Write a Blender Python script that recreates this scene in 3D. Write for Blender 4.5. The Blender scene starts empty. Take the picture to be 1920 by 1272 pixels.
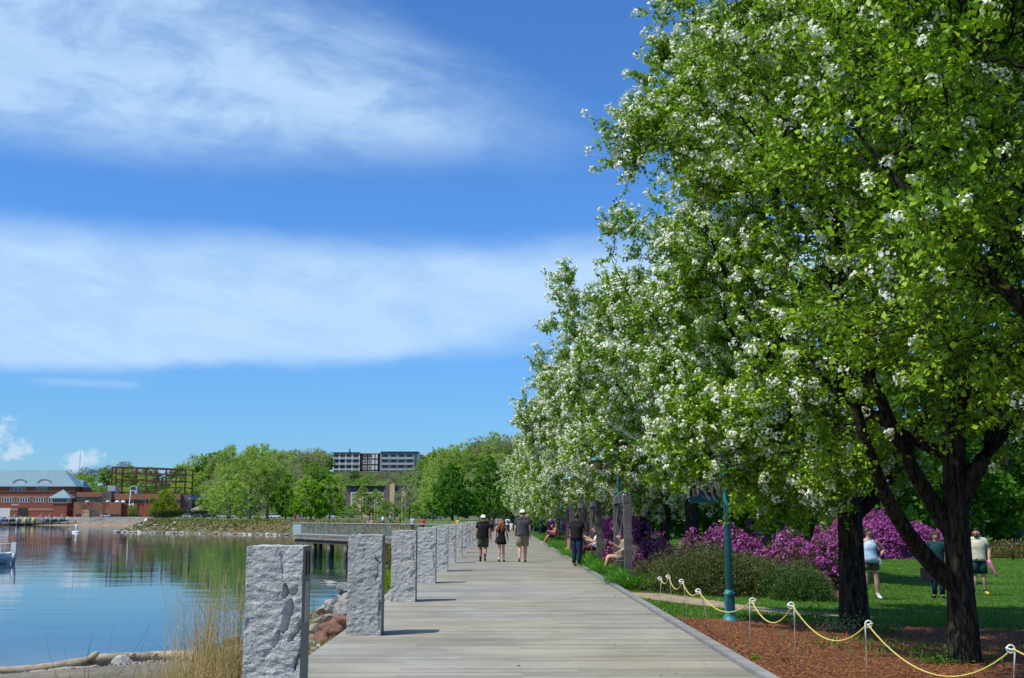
import bpy, math, random
import numpy as np
from mathutils import Vector, Matrix, noise as mnoise

R = math.radians
PI = math.pi
SC = bpy.context.scene
COL = SC.collection

# ------------------------------------------------------------------ camera
F, CX, CY, HOR, VPX = 2100.0, 960.0, 636.0, 972.0, 942.0
EYE = 1.6
pitch = math.atan((HOR - CY) / F)
yaw = -math.atan((CX - VPX) * math.cos(pitch) / F)
cam_data = bpy.data.cameras.new('camera')
cam_data.sensor_width = 36.0
cam_data.lens = F / 1920.0 * 36.0
cam_data.clip_start = 0.1
cam_data.clip_end = 20000.0
cam = bpy.data.objects.new('camera', cam_data)
COL.objects.link(cam)
cam.location = (0, 0, EYE)
cam.rotation_euler = (PI / 2 + pitch, 0, yaw)
SC.camera = cam
CAMR = Matrix.Rotation(yaw, 3, 'Z') @ Matrix.Rotation(PI / 2 + pitch, 3, 'X')

# ------------------------------------------------------------------ sun, sky, exposure
SUN_EL, SUN_AZ = 57.0, 30.0            # shadows run towards +X, turned this much towards +Y
SKY_STRENGTH = 0.075
sd = bpy.data.lights.new('sun', 'SUN')
sd.energy = 4.6
sd.angle = R(0.53)
sd.color = (1.0, 0.95, 0.86)
sun = bpy.data.objects.new('sun', sd)
COL.objects.link(sun)
sv = Vector((math.cos(R(SUN_AZ)) * math.cos(R(SUN_EL)), math.sin(R(SUN_AZ)) * math.cos(R(SUN_EL)), -math.sin(R(SUN_EL))))
sun.rotation_euler = sv.to_track_quat('-Z', 'Y').to_euler()

SC.view_settings.view_transform = 'Standard'
SC.view_settings.look = 'None'
SC.view_settings.exposure = 0.0
SC.view_settings.gamma = 1.0
SC.view_settings.use_curve_mapping = False
SC.render.engine = 'CYCLES'
SC.cycles.max_bounces = 6
SC.cycles.diffuse_bounces = 2
SC.cycles.transmission_bounces = 4
SC.cycles.glossy_bounces = 3
SC.cycles.transparent_max_bounces = 6
SC.cycles.caustics_reflective = False
SC.cycles.caustics_refractive = False

world = bpy.data.worlds.new('World')
SC.world = world
world.use_nodes = True
WN, WL = world.node_tree.nodes, world.node_tree.links
WN.clear()


class G:
    """tiny node-math helper"""
    def __init__(s, nodes, links):
        s.n, s.l = nodes, links

    def put(s, sock, v):
        if isinstance(v, (int, float)):
            sock.default_value = v
        elif isinstance(v, (tuple, list)):
            sock.default_value = v
        else:
            s.l.new(v, sock)

    def m(s, op, a, b=0.0, c=0.0, clamp=False):
        n = s.n.new('ShaderNodeMath')
        n.operation = op
        n.use_clamp = clamp
        s.put(n.inputs[0], a); s.put(n.inputs[1], b); s.put(n.inputs[2], c)
        return n.outputs[0]

    def step(s, v, lo, hi, a=0.0, b=1.0):
        n = s.n.new('ShaderNodeMapRange')
        n.interpolation_type = 'SMOOTHSTEP'
        s.put(n.inputs[0], v)
        n.inputs[1].default_value = lo; n.inputs[2].default_value = hi
        n.inputs[3].default_value = a; n.inputs[4].default_value = b
        return n.outputs[0]

    def noise(s, vec, scale, detail=4.0, rough=0.55, dist=0.0):
        n = s.n.new('ShaderNodeTexNoise')
        s.put(n.inputs['Vector'], vec)
        n.inputs['Scale'].default_value = scale
        n.inputs['Detail'].default_value = detail
        n.inputs['Roughness'].default_value = rough
        n.inputs['Distortion'].default_value = dist
        return n.outputs['Fac']

    def comb(s, x, y, z):
        n = s.n.new('ShaderNodeCombineXYZ')
        s.put(n.inputs[0], x); s.put(n.inputs[1], y); s.put(n.inputs[2], z)
        return n.outputs[0]

    def mix(s, f, a, b, blend='MIX'):
        n = s.n.new('ShaderNodeMix')
        n.data_type = 'RGBA'
        n.blend_type = blend
        s.put(n.inputs[0], f); s.put(n.inputs[6], a); s.put(n.inputs[7], b)
        return n.outputs[2]


g = G(WN, WL)
wout = WN.new('ShaderNodeOutputWorld')
bg = WN.new('ShaderNodeBackground')
bg.inputs['Strength'].default_value = SKY_STRENGTH
WL.new(bg.outputs[0], wout.inputs[0])
sky = WN.new('ShaderNodeTexSky')
sky.sky_type = 'NISHITA'
sky.sun_disc = False
sky.sun_elevation = R(SUN_EL)
sky.sun_rotation = R(270 - SUN_AZ)       # the sun stands at (-cos az, -sin az)
sky.air_density = 1.0
sky.dust_density = 0.25
sky.ozone_density = 1.6
tc = WN.new('ShaderNodeTexCoord')
sp = WN.new('ShaderNodeSeparateXYZ')
WL.new(tc.outputs['Generated'], sp.inputs[0])
dx, dy, dz = sp.outputs
AZ = g.m('MULTIPLY', g.m('ARCTAN2', dx, dy), 180 / PI)          # degrees, 0 = down the walk, + = right
EL = g.m('MULTIPLY', g.m('ARCSINE', dz), 180 / PI)
# high thin cloud: a layer far overhead, streaked
dzc = g.m('MAXIMUM', dz, 0.03)
lay = g.comb(g.m('DIVIDE', dx, dzc), g.m('DIVIDE', dy, dzc), 0.0)
n_big = g.noise(g.comb(g.m('MULTIPLY', AZ, 0.045), g.m('MULTIPLY', EL, 0.12), 3.3), 1.0, 5.0, 0.55, 0.5)
n_str = g.noise(g.comb(g.m('ADD', g.m('MULTIPLY', AZ, 0.10), g.m('MULTIPLY', EL, 0.10)), g.m('ADD', g.m('MULTIPLY', EL, 0.42), g.m('MULTIPLY', AZ, 0.09)), 7.1), 1.0, 7.0, 0.6, 0.8)
n_sof = g.noise(g.comb(g.m('MULTIPLY', AZ, 0.22), g.m('MULTIPLY', EL, 0.45), 9.2), 1.0, 7.0, 0.62, 0.3)
n_fin = g.noise(lay, 2.4, 6.0, 0.65, 1.0)
wob = g.m('MULTIPLY', g.m('SUBTRACT', n_big, 0.5), 3.4)
Ew = g.m('ADD', EL, wob)
# lower band, about 8 to 15.5 degrees up
low_hi = g.step(g.m('ADD', Ew, g.m('MULTIPLY', AZ, -0.01)), 12.7, 14.9, 1.0, 0.0)
low_lo = g.step(g.m('ADD', g.m('SUBTRACT', EL, g.m('MULTIPLY', g.m('MAXIMUM', AZ, -24.0), 0.052)), g.m('MULTIPLY', g.m('SUBTRACT', n_sof, 0.5), 0.9)), 7.7, 8.75)
low_lo2 = g.step(g.m('ADD', Ew, g.m('MULTIPLY', AZ, -0.13)), 8.0, 10.6)
low = g.m('MULTIPLY', g.m('MULTIPLY', low_hi, low_lo), g.step(low_lo2, 0.0, 1.0, 0.35, 1.0))
low = g.m('MULTIPLY', low, g.m('MULTIPLY', g.step(n_str, 0.25, 0.62, 0.82, 1.0), g.step(n_sof, 0.28, 0.6, 0.78, 1.0)))
low_s = g.m('MULTIPLY', g.m('MULTIPLY', g.step(EL, 6.2, 8.4), g.step(EL, 8.4, 10.0, 1.0, 0.0)), g.m('MULTIPLY', g.step(AZ, -22.0, -14.5, 0.62, 0.0), g.step(n_sof, 0.3, 0.6, 0.5, 1.0)))
low = g.m('MAXIMUM', low, low_s)
# upper band, about 17 to 30 degrees, fading to the right
up_lo = g.step(g.m('ADD', Ew, g.m('MULTIPLY', AZ, -0.03)), 16.6, 20.0)
up_hi = g.step(g.m('ADD', g.m('ADD', Ew, g.m('MULTIPLY', AZ, 0.42)), g.m('MULTIPLY', n_str, 5.0)), 19.5, 26.5, 1.0, 0.0)
up_az = g.step(g.m('ADD', AZ, g.m('MULTIPLY', n_big, 10.0)), -5.0, 17.0, 1.0, 0.10)
up = g.m('MULTIPLY', g.m('MULTIPLY', up_lo, up_hi), up_az)
up = g.m('MULTIPLY', up, g.m('MULTIPLY', g.step(n_fin, 0.25, 0.7, 0.80, 1.0), g.step(n_sof, 0.3, 0.62, 0.55, 1.0)))
hi = g.m('MULTIPLY', g.step(EL, 24.0, 31.0), g.step(n_str, 0.5, 0.8, 0.0, 0.4))
wisp = g.m('MULTIPLY', g.m('MULTIPLY', g.step(g.m('ABSOLUTE', g.m('SUBTRACT', EL, 6.4)), 0.0, 0.35, 1.0, 0.0), g.step(AZ, -24.0, -21.5)), g.step(AZ, -18.6, -17.6, 0.3, 0.0))
cir = g.m('MAXIMUM', g.m('MAXIMUM', low, up), g.m('MAXIMUM', hi, wisp))
cir = g.m('MULTIPLY', cir, 0.86, clamp=True)
# small heaped clouds low on the left
cum_n = g.noise(g.comb(g.m('MULTIPLY', AZ, 1.9), g.m('MULTIPLY', EL, 2.3), 1.7), 1.0, 7.0, 0.62)


def puff(az, el, ra, re):
    a = g.m('DIVIDE', g.m('SUBTRACT', g.m('SUBTRACT', AZ, az), g.m('MULTIPLY', g.m('SUBTRACT', EL, el), 0.5)), ra)
    e = g.m('DIVIDE', g.m('SUBTRACT', EL, el), re)
    r = g.m('ADD', g.m('MULTIPLY', a, a), g.m('MULTIPLY', e, e))
    return g.step(g.m('ADD', r, g.m('MULTIPLY', g.m('SUBTRACT', cum_n, 0.5), 4.5)), 0.1, 1.5, 1.0, 0.0)


cum = g.m('MAXIMUM', puff(-20.5, 2.65, 0.85, 0.55), g.m('MAXIMUM', puff(-24.5, 3.3, 0.8, 1.3), puff(-23.3, 3.1, 0.6, 0.5)))
cum = g.m('MULTIPLY', cum, 0.72)
tint = g.mix(g.step(EL, 0.0, 15.0), (0.62, 1.13, 1.78, 1.0), (0.76, 1.44, 2.28, 1.0))
base = g.mix(1.0, sky.outputs[0], tint, 'MULTIPLY')
CL = 0.9 / SKY_STRENGTH
withc = g.mix(cir, base, (CL * 0.62, CL * 0.87, CL * 1.14, 1.0))
withc = g.mix(cum, withc, (CL * 0.72, CL * 0.86, CL * 1.05, 1.0))
WL.new(withc, bg.inputs['Color'])


# ------------------------------------------------------------------ geometry helpers
def U(px, py, Y):
    """the point at depth Y seen at a pixel of the 1920 x 1272 photograph"""
    v = CAMR @ Vector(((px - CX) / F, (CY - py) / F, -1.0))
    t = Y / v.y
    return Vector((v.x * t, Y, EYE + v.z * t))


def GP(px, py, z=0.0):
    v = CAMR @ Vector(((px - CX) / F, (CY - py) / F, -1.0))
    t = (z - EYE) / v.z
    return Vector((v.x * t, v.y * t, z))


def tag(o, label=None, cat=None, group=None, kind=None):
    if label: o['label'] = label
    if cat: o['category'] = cat
    if group: o['group'] = group
    if kind: o['kind'] = kind
    return o


def empty(name, loc=(0, 0, 0), rz=0.0, label=None, cat=None, group=None, scale=None):
    o = bpy.data.objects.new(name, None)
    o.empty_display_size = 0.2
    COL.objects.link(o)
    o.location = loc
    o.rotation_euler = (0, 0, rz)
    if scale is not None:
        o.scale = (scale,) * 3 if isinstance(scale, (int, float)) else scale
    return tag(o, label, cat, group)


def link_mesh(name, me, mat=None, parent=None, loc=None, rot=None, scale=None):
    o = bpy.data.objects.new(name, me)
    if mat is not None and not me.materials:
        me.materials.append(mat)
    COL.objects.link(o)
    if parent is not None: o.parent = parent
    if loc is not None: o.location = loc
    if rot is not None: o.rotation_euler = rot
    if scale is not None: o.scale = scale
    return o


def np_mesh(name, verts, faces, smooth=False):
    """fast mesh from arrays; faces is an (n, k) array"""
    verts = np.asarray(verts, dtype=np.float32)
    faces = np.asarray(faces, dtype=np.int32)
    me = bpy.data.meshes.new(name)
    nf, k = faces.shape
    me.vertices.add(len(verts))
    me.vertices.foreach_set('co', verts.ravel())
    me.loops.add(nf * k)
    me.loops.foreach_set('vertex_index', faces.ravel())
    me.polygons.add(nf)
    me.polygons.foreach_set('loop_start', np.arange(0, nf * k, k, dtype=np.int32))
    if smooth:
        me.polygons.foreach_set('use_smooth', np.ones(nf, dtype=bool))
    me.update(calc_edges=True)
    return me


class MB:
    def __init__(s):
        s.v, s.f, s.sm = [], [], []

    def add(s, vs, fs, smooth=False):
        b = len(s.v)
        s.v.extend([tuple(p) for p in vs])
        s.f.extend([tuple(i + b for i in f) for f in fs])
        s.sm.extend([smooth] * len(fs))
        return s

    def box(s, c, d, rz=0.0, M=None):
        x, y, z = d[0] / 2, d[1] / 2, d[2] / 2
        vs = [Vector((i * x, j * y, k * z)) for k in (-1, 1) for j in (-1, 1) for i in (-1, 1)]
        if M is not None:
            vs = [M @ v for v in vs]
        if rz:
            m = Matrix.Rotation(rz, 3, 'Z')
            vs = [m @ v for v in vs]
        c = Vector(c)
        return s.add([v + c for v in vs], [(0, 2, 3, 1), (4, 5, 7, 6), (0, 1, 5, 4), (2, 6, 7, 3), (0, 4, 6, 2), (1, 3, 7, 5)])

    def bar(s, a, b, w, h=None):
        a, b = Vector(a), Vector(b)
        h = h or w
        d = (b - a).normalized()
        up = Vector((0, 0, 1)) if abs(d.z) < 0.95 else Vector((0, 1, 0))
        x = d.cross(up).normalized(); z = x.cross(d)
        vs = []
        for p in (a, b):
            for i, k in ((-1, -1), (1, -1), (1, 1), (-1, 1)):
                vs.append(p + x * (i * w / 2) + z * (k * h / 2))
        return s.add(vs, [(3, 2, 1, 0), (4, 5, 6, 7), (0, 1, 5, 4), (1, 2, 6, 5), (2, 3, 7, 6), (3, 0, 4, 7)])

    def tube(s, pts, rad, n=8, cap=True):
        pts = [Vector(p) for p in pts]
        if isinstance(rad, (int, float)):
            rad = [rad] * len(pts)
        vs, fs = [], []
        px = None
        for i, p in enumerate(pts):
            d = (pts[min(i + 1, len(pts) - 1)] - pts[max(i - 1, 0)])
            d = d.normalized() if d.length > 1e-9 else Vector((0, 0, 1))
            if px is None:
                ref = Vector((1, 0, 0)) if abs(d.x) < 0.9 else Vector((0, 1, 0))
                px = (ref - d * ref.dot(d)).normalized()
            else:
                q = px - d * px.dot(d)
                px = q.normalized() if q.length > 1e-6 else px
            py = d.cross(px)
            for k in range(n):
                a = 2 * PI * k / n
                vs.append(p + (px * math.cos(a) + py * math.sin(a)) * rad[i])
        for i in range(len(pts) - 1):
            for k in range(n):
                k2 = (k + 1) % n
                fs.append((i * n + k, i * n + k2, (i + 1) * n + k2, (i + 1) * n + k))
        if cap:
            fs.append(tuple(range(n - 1, -1, -1)))
            fs.append(tuple((len(pts) - 1) * n + k for k in range(n)))
        return s.add(vs, fs, n > 5)

    def lathe(s, prof, c=(0, 0, 0), n=12, sx=1.0, sy=1.0):
        vs, fs = [], []
        for r, z in prof:
            for k in range(n):
                a = 2 * PI * k / n
                vs.append((c[0] + r * sx * math.cos(a), c[1] + r * sy * math.sin(a), c[2] + z))
        for i in range(len(prof) - 1):
            for k in range(n):
                k2 = (k + 1) % n
                fs.append((i * n + k, i * n + k2, (i + 1) * n + k2, (i + 1) * n + k))
        fs.append(tuple(range(n - 1, -1, -1)))
        fs.append(tuple((len(prof) - 1) * n + k for k in range(n)))
        return s.add(vs, fs, True)

    def ball(s, c, r, n=10, m=7):
        if isinstance(r, (int, float)): r = (r, r, r)
        prof = [(max(0.02, math.sin(PI * i / m)) , -math.cos(PI * i / m)) for i in range(m + 1)]
        vs, fs = [], []
        for q, z in prof:
            for k in range(n):
                a = 2 * PI * k / n
                vs.append((c[0] + r[0] * q * math.cos(a), c[1] + r[1] * q * math.sin(a), c[2] + r[2] * z))
        for i in range(m):
            for k in range(n):
                k2 = (k + 1) % n
                fs.append((i * n + k, i * n + k2, (i + 1) * n + k2, (i + 1) * n + k))
        return s.add(vs, fs, True)

    def prism(s, poly, z0, z1):
        """poly: counter-clockwise list of (x, y)"""
        n = len(poly)
        vs = [(p[0], p[1], z0) for p in poly] + [(p[0], p[1], z1) for p in poly]
        fs = [tuple(range(n - 1, -1, -1)), tuple(range(n, 2 * n))]
        fs += [(i, (i + 1) % n, n + (i + 1) % n, n + i) for i in range(n)]
        return s.add(vs, fs)

    def mesh(s, name='mesh'):
        me = bpy.data.meshes.new(name)
        me.from_pydata(s.v, [], s.f)
        if any(s.sm):
            me.polygons.foreach_set('use_smooth', s.sm)
        me.update()
        return me

    def build(s, name, mat, parent=None, **k):
        return link_mesh(name, s.mesh(name), mat, parent, **k)


def kids(o):
    return [c for c in bpy.data.objects if c.parent == o]


def copy_tree(o, tree, parent=None):
    """tree: {object: [(child, subtree)]} gathered once"""
    c = o.copy()
    COL.objects.link(c)
    c.parent = parent
    for ch in tree.get(o.name, ()):
        copy_tree(ch, tree, c)
    return c


def tree_of(o):
    t = {}
    allo = list(bpy.data.objects)
    def rec(x):
        ks = [c for c in allo if c.parent == x]
        if ks: t[x.name] = ks
        for k in ks: rec(k)
    rec(o)
    return t


# ------------------------------------------------------------------ materials
MAT = {}


def new_mat(name):
    m = bpy.data.materials.new(name)
    m.use_nodes = True
    n, l = m.node_tree.nodes, m.node_tree.links
    p = n['Principled BSDF']
    MAT[name] = m
    return m, n, l, p, G(n, l)


def plain(name, col, rough=0.6, var=0.15, scale=3.0, bump=0.0, bscale=30.0, metal=0.0, spec=None, rand=0.0, coord='Object'):
    """colour with mottled variation, an optional fine relief, and a per-object shade"""
    m, n, l, p, q = new_mat(name)
    t = n.new('ShaderNodeTexCoord')
    c = t.outputs[coord]
    f = q.noise(c, scale, 5.0, 0.6)
    f = q.step(f, 0.3, 0.7, 1.0 - var, 1.0 + var)
    if rand:
        oi = n.new('ShaderNodeObjectInfo')
        f = q.m('MULTIPLY', f, q.m('ADD', 1.0 - rand, q.m('MULTIPLY', oi.outputs['Random'], 2 * rand)))
    v = n.new('ShaderNodeVectorMath')
    v.operation = 'SCALE'
    v.inputs[0].default_value = col
    l.new(f, v.inputs['Scale'])
    l.new(v.outputs[0], p.inputs['Base Color'])
    p.inputs['Roughness'].default_value = rough
    p.inputs['Metallic'].default_value = metal
    if spec is not None:
        p.inputs['Specular IOR Level'].default_value = spec
    if bump:
        b = n.new('ShaderNodeBump')
        b.inputs['Strength'].default_value = bump
        b.inputs['Distance'].default_value = 0.02
        l.new(q.noise(c, bscale, 5.0, 0.65), b.inputs['Height'])
        l.new(b.outputs[0], p.inputs['Normal'])
    return m


def leafmat(name, dark, light, trans=0.35, rough=0.45, spec=0.3, tint=1.5):
    """each leaf its own shade; light also comes through it"""
    m, n, l, p, q = new_mat(name)
    ge = n.new('ShaderNodeNewGeometry')
    col = q.mix(ge.outputs['Random Per Island'], (*dark, 1), (*light, 1))
    l.new(col, p.inputs['Base Color'])
    p.inputs['Roughness'].default_value = rough
    p.inputs['Specular IOR Level'].default_value = spec
    if trans:
        tr = n.new('ShaderNodeBsdfTranslucent')
        tc_ = q.mix(1.0, col, (tint * 0.88, tint, tint * 0.35, 1.0), 'MULTIPLY')
        l.new(tc_, tr.inputs['Color'])
        mx = n.new('ShaderNodeMixShader')
        mx.inputs[0].default_value = trans
        l.new(p.outputs[0], mx.inputs[1])
        l.new(tr.outputs[0], mx.inputs[2])
        l.new(mx.outputs[0], n['Material Output'].inputs[0])
    return m


leafmat('pear_leaf', (0.075, 0.19, 0.010), (0.37, 0.55, 0.030), 0.26, tint=1.35)
leafmat('blossom', (0.76, 0.77, 0.66), (0.92, 0.92, 0.86), 0.25, 0.7, 0.1, 1.0)
leafmat('maple_leaf', (0.11, 0.26, 0.010), (0.25, 0.44, 0.02), 0.46)
leafmat('deep_leaf', (0.05, 0.16, 0.010), (0.12, 0.29, 0.02), 0.4)
leafmat('pale_leaf', (0.23, 0.34, 0.06), (0.42, 0.52, 0.14), 0.5)
leafmat('hill_leaf', (0.13, 0.24, 0.045), (0.28, 0.42, 0.09), 0.48)
leafmat('dark_leaf', (0.05, 0.14, 0.02), (0.13, 0.26, 0.04), 0.4)
leafmat('grey_leaf', (0.25, 0.28, 0.14), (0.40, 0.41, 0.25), 0.4)
leafmat('bare_twig', (0.12, 0.11, 0.09), (0.20, 0.18, 0.15), 0.0)
leafmat('lime_leaf', (0.16, 0.24, 0.01), (0.28, 0.36, 0.02), 0.45)
leafmat('plum_leaf', (0.08, 0.03, 0.035), (0.14, 0.06, 0.06), 0.2)
leafmat('juniper', (0.045, 0.070, 0.018), (0.14, 0.15, 0.045), 0.2, 0.6)
leafmat('juniper_green', (0.035, 0.08, 0.018), (0.10, 0.17, 0.035), 0.2, 0.6)
leafmat('rhodo_leaf', (0.05, 0.055, 0.02), (0.14, 0.10, 0.04), 0.2)
leafmat('magenta', (0.25, 0.030, 0.25), (0.64, 0.17, 0.54), 0.3, 0.6, 0.1, 1.0)
leafmat('lily_leaf', (0.02, 0.09, 0.010), (0.13, 0.35, 0.03), 0.35, 0.35)
leafmat('grass_blade', (0.045, 0.13, 0.008), (0.13, 0.25, 0.02), 0.3)
leafmat('bank_weed', (0.11, 0.095, 0.03), (0.28, 0.22, 0.09), 0.3, 0.7)
leafmat('straw', (0.40, 0.28, 0.11), (0.72, 0.57, 0.29), 0.25, 0.6)
leafmat('mulch_chip', (0.12, 0.038, 0.011), (0.45, 0.17, 0.05), 0.0, 0.8, 0.2)
leafmat('hedge_leaf', (0.02, 0.045, 0.01), (0.05, 0.09, 0.02), 0.2)
m, n, l, p, q = new_mat('bark')
tc_b = n.new('ShaderNodeTexCoord'); mp_b = n.new('ShaderNodeMapping'); mp_b.inputs['Scale'].default_value = (1, 1, 0.16)
l.new(tc_b.outputs['Object'], mp_b.inputs['Vector'])
fur = q.noise(mp_b.outputs[0], 26.0, 5.0, 0.65, 0.6)
l.new(q.mix(q.step(fur, 0.40, 0.62), (0.012, 0.010, 0.008, 1), (0.070, 0.058, 0.042, 1)), p.inputs['Base Color'])
p.inputs['Roughness'].default_value = 0.95; p.inputs['Specular IOR Level'].default_value = 0.1
bb_ = n.new('ShaderNodeBump'); bb_.inputs['Strength'].default_value = 1.0; bb_.inputs['Distance'].default_value = 0.035
l.new(fur, bb_.inputs['Height']); l.new(bb_.outputs[0], p.inputs['Normal'])
plain('bark_pale', (0.17, 0.15, 0.12), 0.9, 0.4, 2.0)
plain('bark_dark', (0.045, 0.036, 0.028), 0.9, 0.3, 2.0)
plain('white_paint', (0.78, 0.78, 0.76), 0.5, 0.05)
plain('offwhite', (0.66, 0.66, 0.63), 0.5, 0.08)
plain('teal_metal', (0.03, 0.20, 0.20), 0.5, 0.12, 6.0)
plain('teal_pale', (0.16, 0.33, 0.33), 0.5, 0.15, 5.0)
plain('rail_grey', (0.33, 0.38, 0.37), 0.5, 0.15, 5.0)
plain('black_metal', (0.012, 0.012, 0.013), 0.4, 0.1)
plain('steel_rod', (0.22, 0.21, 0.20), 0.6, 0.1, metal=0.3)
plain('weathered_timber', (0.092, 0.085, 0.076), 0.85, 0.35, 4.0, 0.5, 18.0)
plain('pier_timber', (0.20, 0.18, 0.155), 0.9, 0.3, 2.0, 0.4, 10.0, rand=0.15)
plain('pile_wood', (0.13, 0.125, 0.10), 0.9, 0.4, 2.0, 0.5, 8.0)
plain('driftwood', (0.42, 0.34, 0.24), 0.85, 0.3, 3.0, 0.6, 14.0)
plain('driftwood_tan', (0.46, 0.29, 0.13), 0.9, 0.25, 3.0, 0.4, 14.0)
plain('stone_grey', (0.24, 0.235, 0.225), 0.85, 0.3, 4.0, 0.7, 12.0, rand=0.25)
plain('stone_red', (0.18, 0.090, 0.058), 0.85, 0.3, 4.0, 0.7, 12.0, rand=0.2)
plain('stone_tan', (0.30, 0.25, 0.18), 0.85, 0.3, 4.0, 0.7, 12.0, rand=0.2)
plain('stone_pale', (0.42, 0.40, 0.36), 0.85, 0.3, 4.0, 0.6, 12.0, rand=0.2)
plain('skin', (0.55, 0.30, 0.21), 0.5, 0.06, 8.0, spec=0.3)
plain('skin_tan', (0.40, 0.20, 0.13), 0.5, 0.06, 8.0, spec=0.3)
plain('skin_dark', (0.20, 0.10, 0.065), 0.5, 0.06, 8.0, spec=0.3)
plain('hair_dark', (0.012, 0.009, 0.008), 0.5, 0.3, 20.0)
plain('hair_brown', (0.05, 0.025, 0.012), 0.5, 0.3, 20.0)
plain('hair_auburn', (0.20, 0.075, 0.030), 0.45, 0.4, 14.0)
plain('hair_grey', (0.30, 0.28, 0.26), 0.6, 0.3, 20.0)
CLOTH = {'black': (0.010, 0.011, 0.014), 'charcoal': (0.055, 0.06, 0.066), 'olive': (0.060, 0.072, 0.045),
         'khaki': (0.23, 0.19, 0.135), 'white': (0.80, 0.80, 0.80), 'cream': (0.60, 0.54, 0.42), 'navy': (0.012, 0.025, 0.06),
         'darkteal': (0.010, 0.045, 0.055), 'coral': (0.60, 0.12, 0.07), 'paleblue': (0.45, 0.60, 0.78), 'blue': (0.05, 0.09, 0.30),
         'pink': (0.75, 0.22, 0.38), 'red': (0.5, 0.05, 0.04), 'grey': (0.30, 0.30, 0.31), 'brown': (0.13, 0.06, 0.035),
         'yellow': (0.6, 0.5, 0.05), 'floral': (0.28, 0.27, 0.20), 'maroon': (0.09, 0.02, 0.03), 'tan': (0.32, 0.20, 0.11),
         'olivebrown': (0.11, 0.095, 0.07), 'green': (0.03, 0.14, 0.05), 'silver': (0.45, 0.47, 0.5), 'purple': (0.12, 0.1, 0.35)}
for k_, c_ in CLOTH.items():
    plain('cloth_' + k_, c_, 0.85, 0.18, 9.0, 0.5, 14.0, spec=0.2)
plain('car_glass', (0.02, 0.025, 0.03), 0.08, 0.0, spec=0.8)
plain('tyre', (0.015, 0.015, 0.015), 0.8, 0.1)
plain('rubber_dark', (0.02, 0.02, 0.02), 0.7, 0.1)
plain('rope_yellow', (0.62, 0.52, 0.12), 0.7, 0.1, 40.0, 0.4, 60.0)
plain('hull_white', (0.70, 0.72, 0.74), 0.25, 0.05)
plain('hull_white_shaded', (0.50, 0.56, 0.63), 0.3, 0.05)  # white hull sides, their blue-grey shade put into the colour
# ------------------------------------------------------------------ terrain
WZ = -1.7
SHORE = np.array([(-3000, -60), (-200, 2), (-40, 14), (-20, 20.2), (-11, 23.6), (-8.6, 26), (-7.6, 30), (-7.1, 36), (-6.8, 45),
                  (-6.2, 60), (-6.0, 80), (-7, 100), (-10, 130), (-16, 165), (-28, 198), (-42, 222), (-60, 240), (-78, 256),
                  (-89, 268), (-95, 277), (-93, 288), (-90, 310), (-110, 370), (-136, 450), (-160, 505), (-178, 525),
                  (-215, 538), (-262, 552), (-340, 570), (-700, 650), (-3000, 700)], dtype=float)


def shore_dist(X, Y):
    """signed distance to the shoreline, positive on land"""
    X = np.asarray(X, float); Y = np.asarray(Y, float)
    best = np.full(X.shape, 1e9)
    for a, b in zip(SHORE[:-1], SHORE[1:]):
        ab = b - a
        t = np.clip(((X - a[0]) * ab[0] + (Y - a[1]) * ab[1]) / (ab @ ab), 0, 1)
        best = np.minimum(best, np.hypot(X - a[0] - t * ab[0], Y - a[1] - t * ab[1]))
    poly = np.vstack([SHORE, [(-3000, 9000), (9000, 9000), (9000, -3000), (-3000, -3000)]])
    ins = np.zeros(X.shape, bool)
    j = len(poly) - 1
    for i in range(len(poly)):
        xi, yi = poly[i]; xj, yj = poly[j]
        c = ((yi > Y) != (yj > Y))
        if yi != yj:
            ins ^= c & (X < (xj - xi) * (Y - yi) / (yj - yi) + xi)
        j = i
    return np.where(ins, best, -best)


def sst(t):
    t = np.clip(t, 0, 1)
    return t * t * (3 - 2 * t)


def hill(X, Y):
    a = X / np.maximum(Y, 1.0)              # image column, right = larger
    near = 30.0 * sst((Y - 500) / 260) * sst((a + 0.30) / 0.06)
    near *= 1.0 + 0.25 * sst((a + 0.06) / 0.05)
    far = 34.0 * sst((Y - 800) / 300) * (1 - sst((a + 0.30) / 0.06)) * (0.62 + 0.38 * sst((a + 0.42) / 0.1))
    return near + far


def height(X, Y):
    X = np.asarray(X, float); Y = np.asarray(Y, float)
    d = shore_dist(X, Y)
    bw = np.interp(Y, [0, 20, 34, 90, 200, 300, 500, 540], [13, 12, 4.9, 4.9, 9, 9, 9, 24])
    right = -0.06 - 0.037 * np.clip(X - 2.75, 0, 11.3)
    zp = np.where(X > 2.70, right, np.where(X > -2.32, -0.34, -0.22))
    far = np.interp(Y, [150, 230, 330, 480, 3000], [0, 0.95, 1.3, 2.2, 4.0])
    f = sst((Y - 150) / 60)
    lift = sst((X - 60) / 60) * 0
    zp = zp * (1 - f) + far * f + hill(X, Y) + lift
    return np.where(d > 0, WZ - 0.02 + (zp - WZ + 0.02) * sst(d / bw), WZ - 0.02 - np.minimum(3.0, -d * 0.22))


def H1(x, y):
    return float(height(np.array([x]), np.array([y]))[0])


def lines(*segs):
    out = []
    for a, b, s in segs:
        out += list(np.arange(a, b, s))
    return np.array(out)


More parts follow.
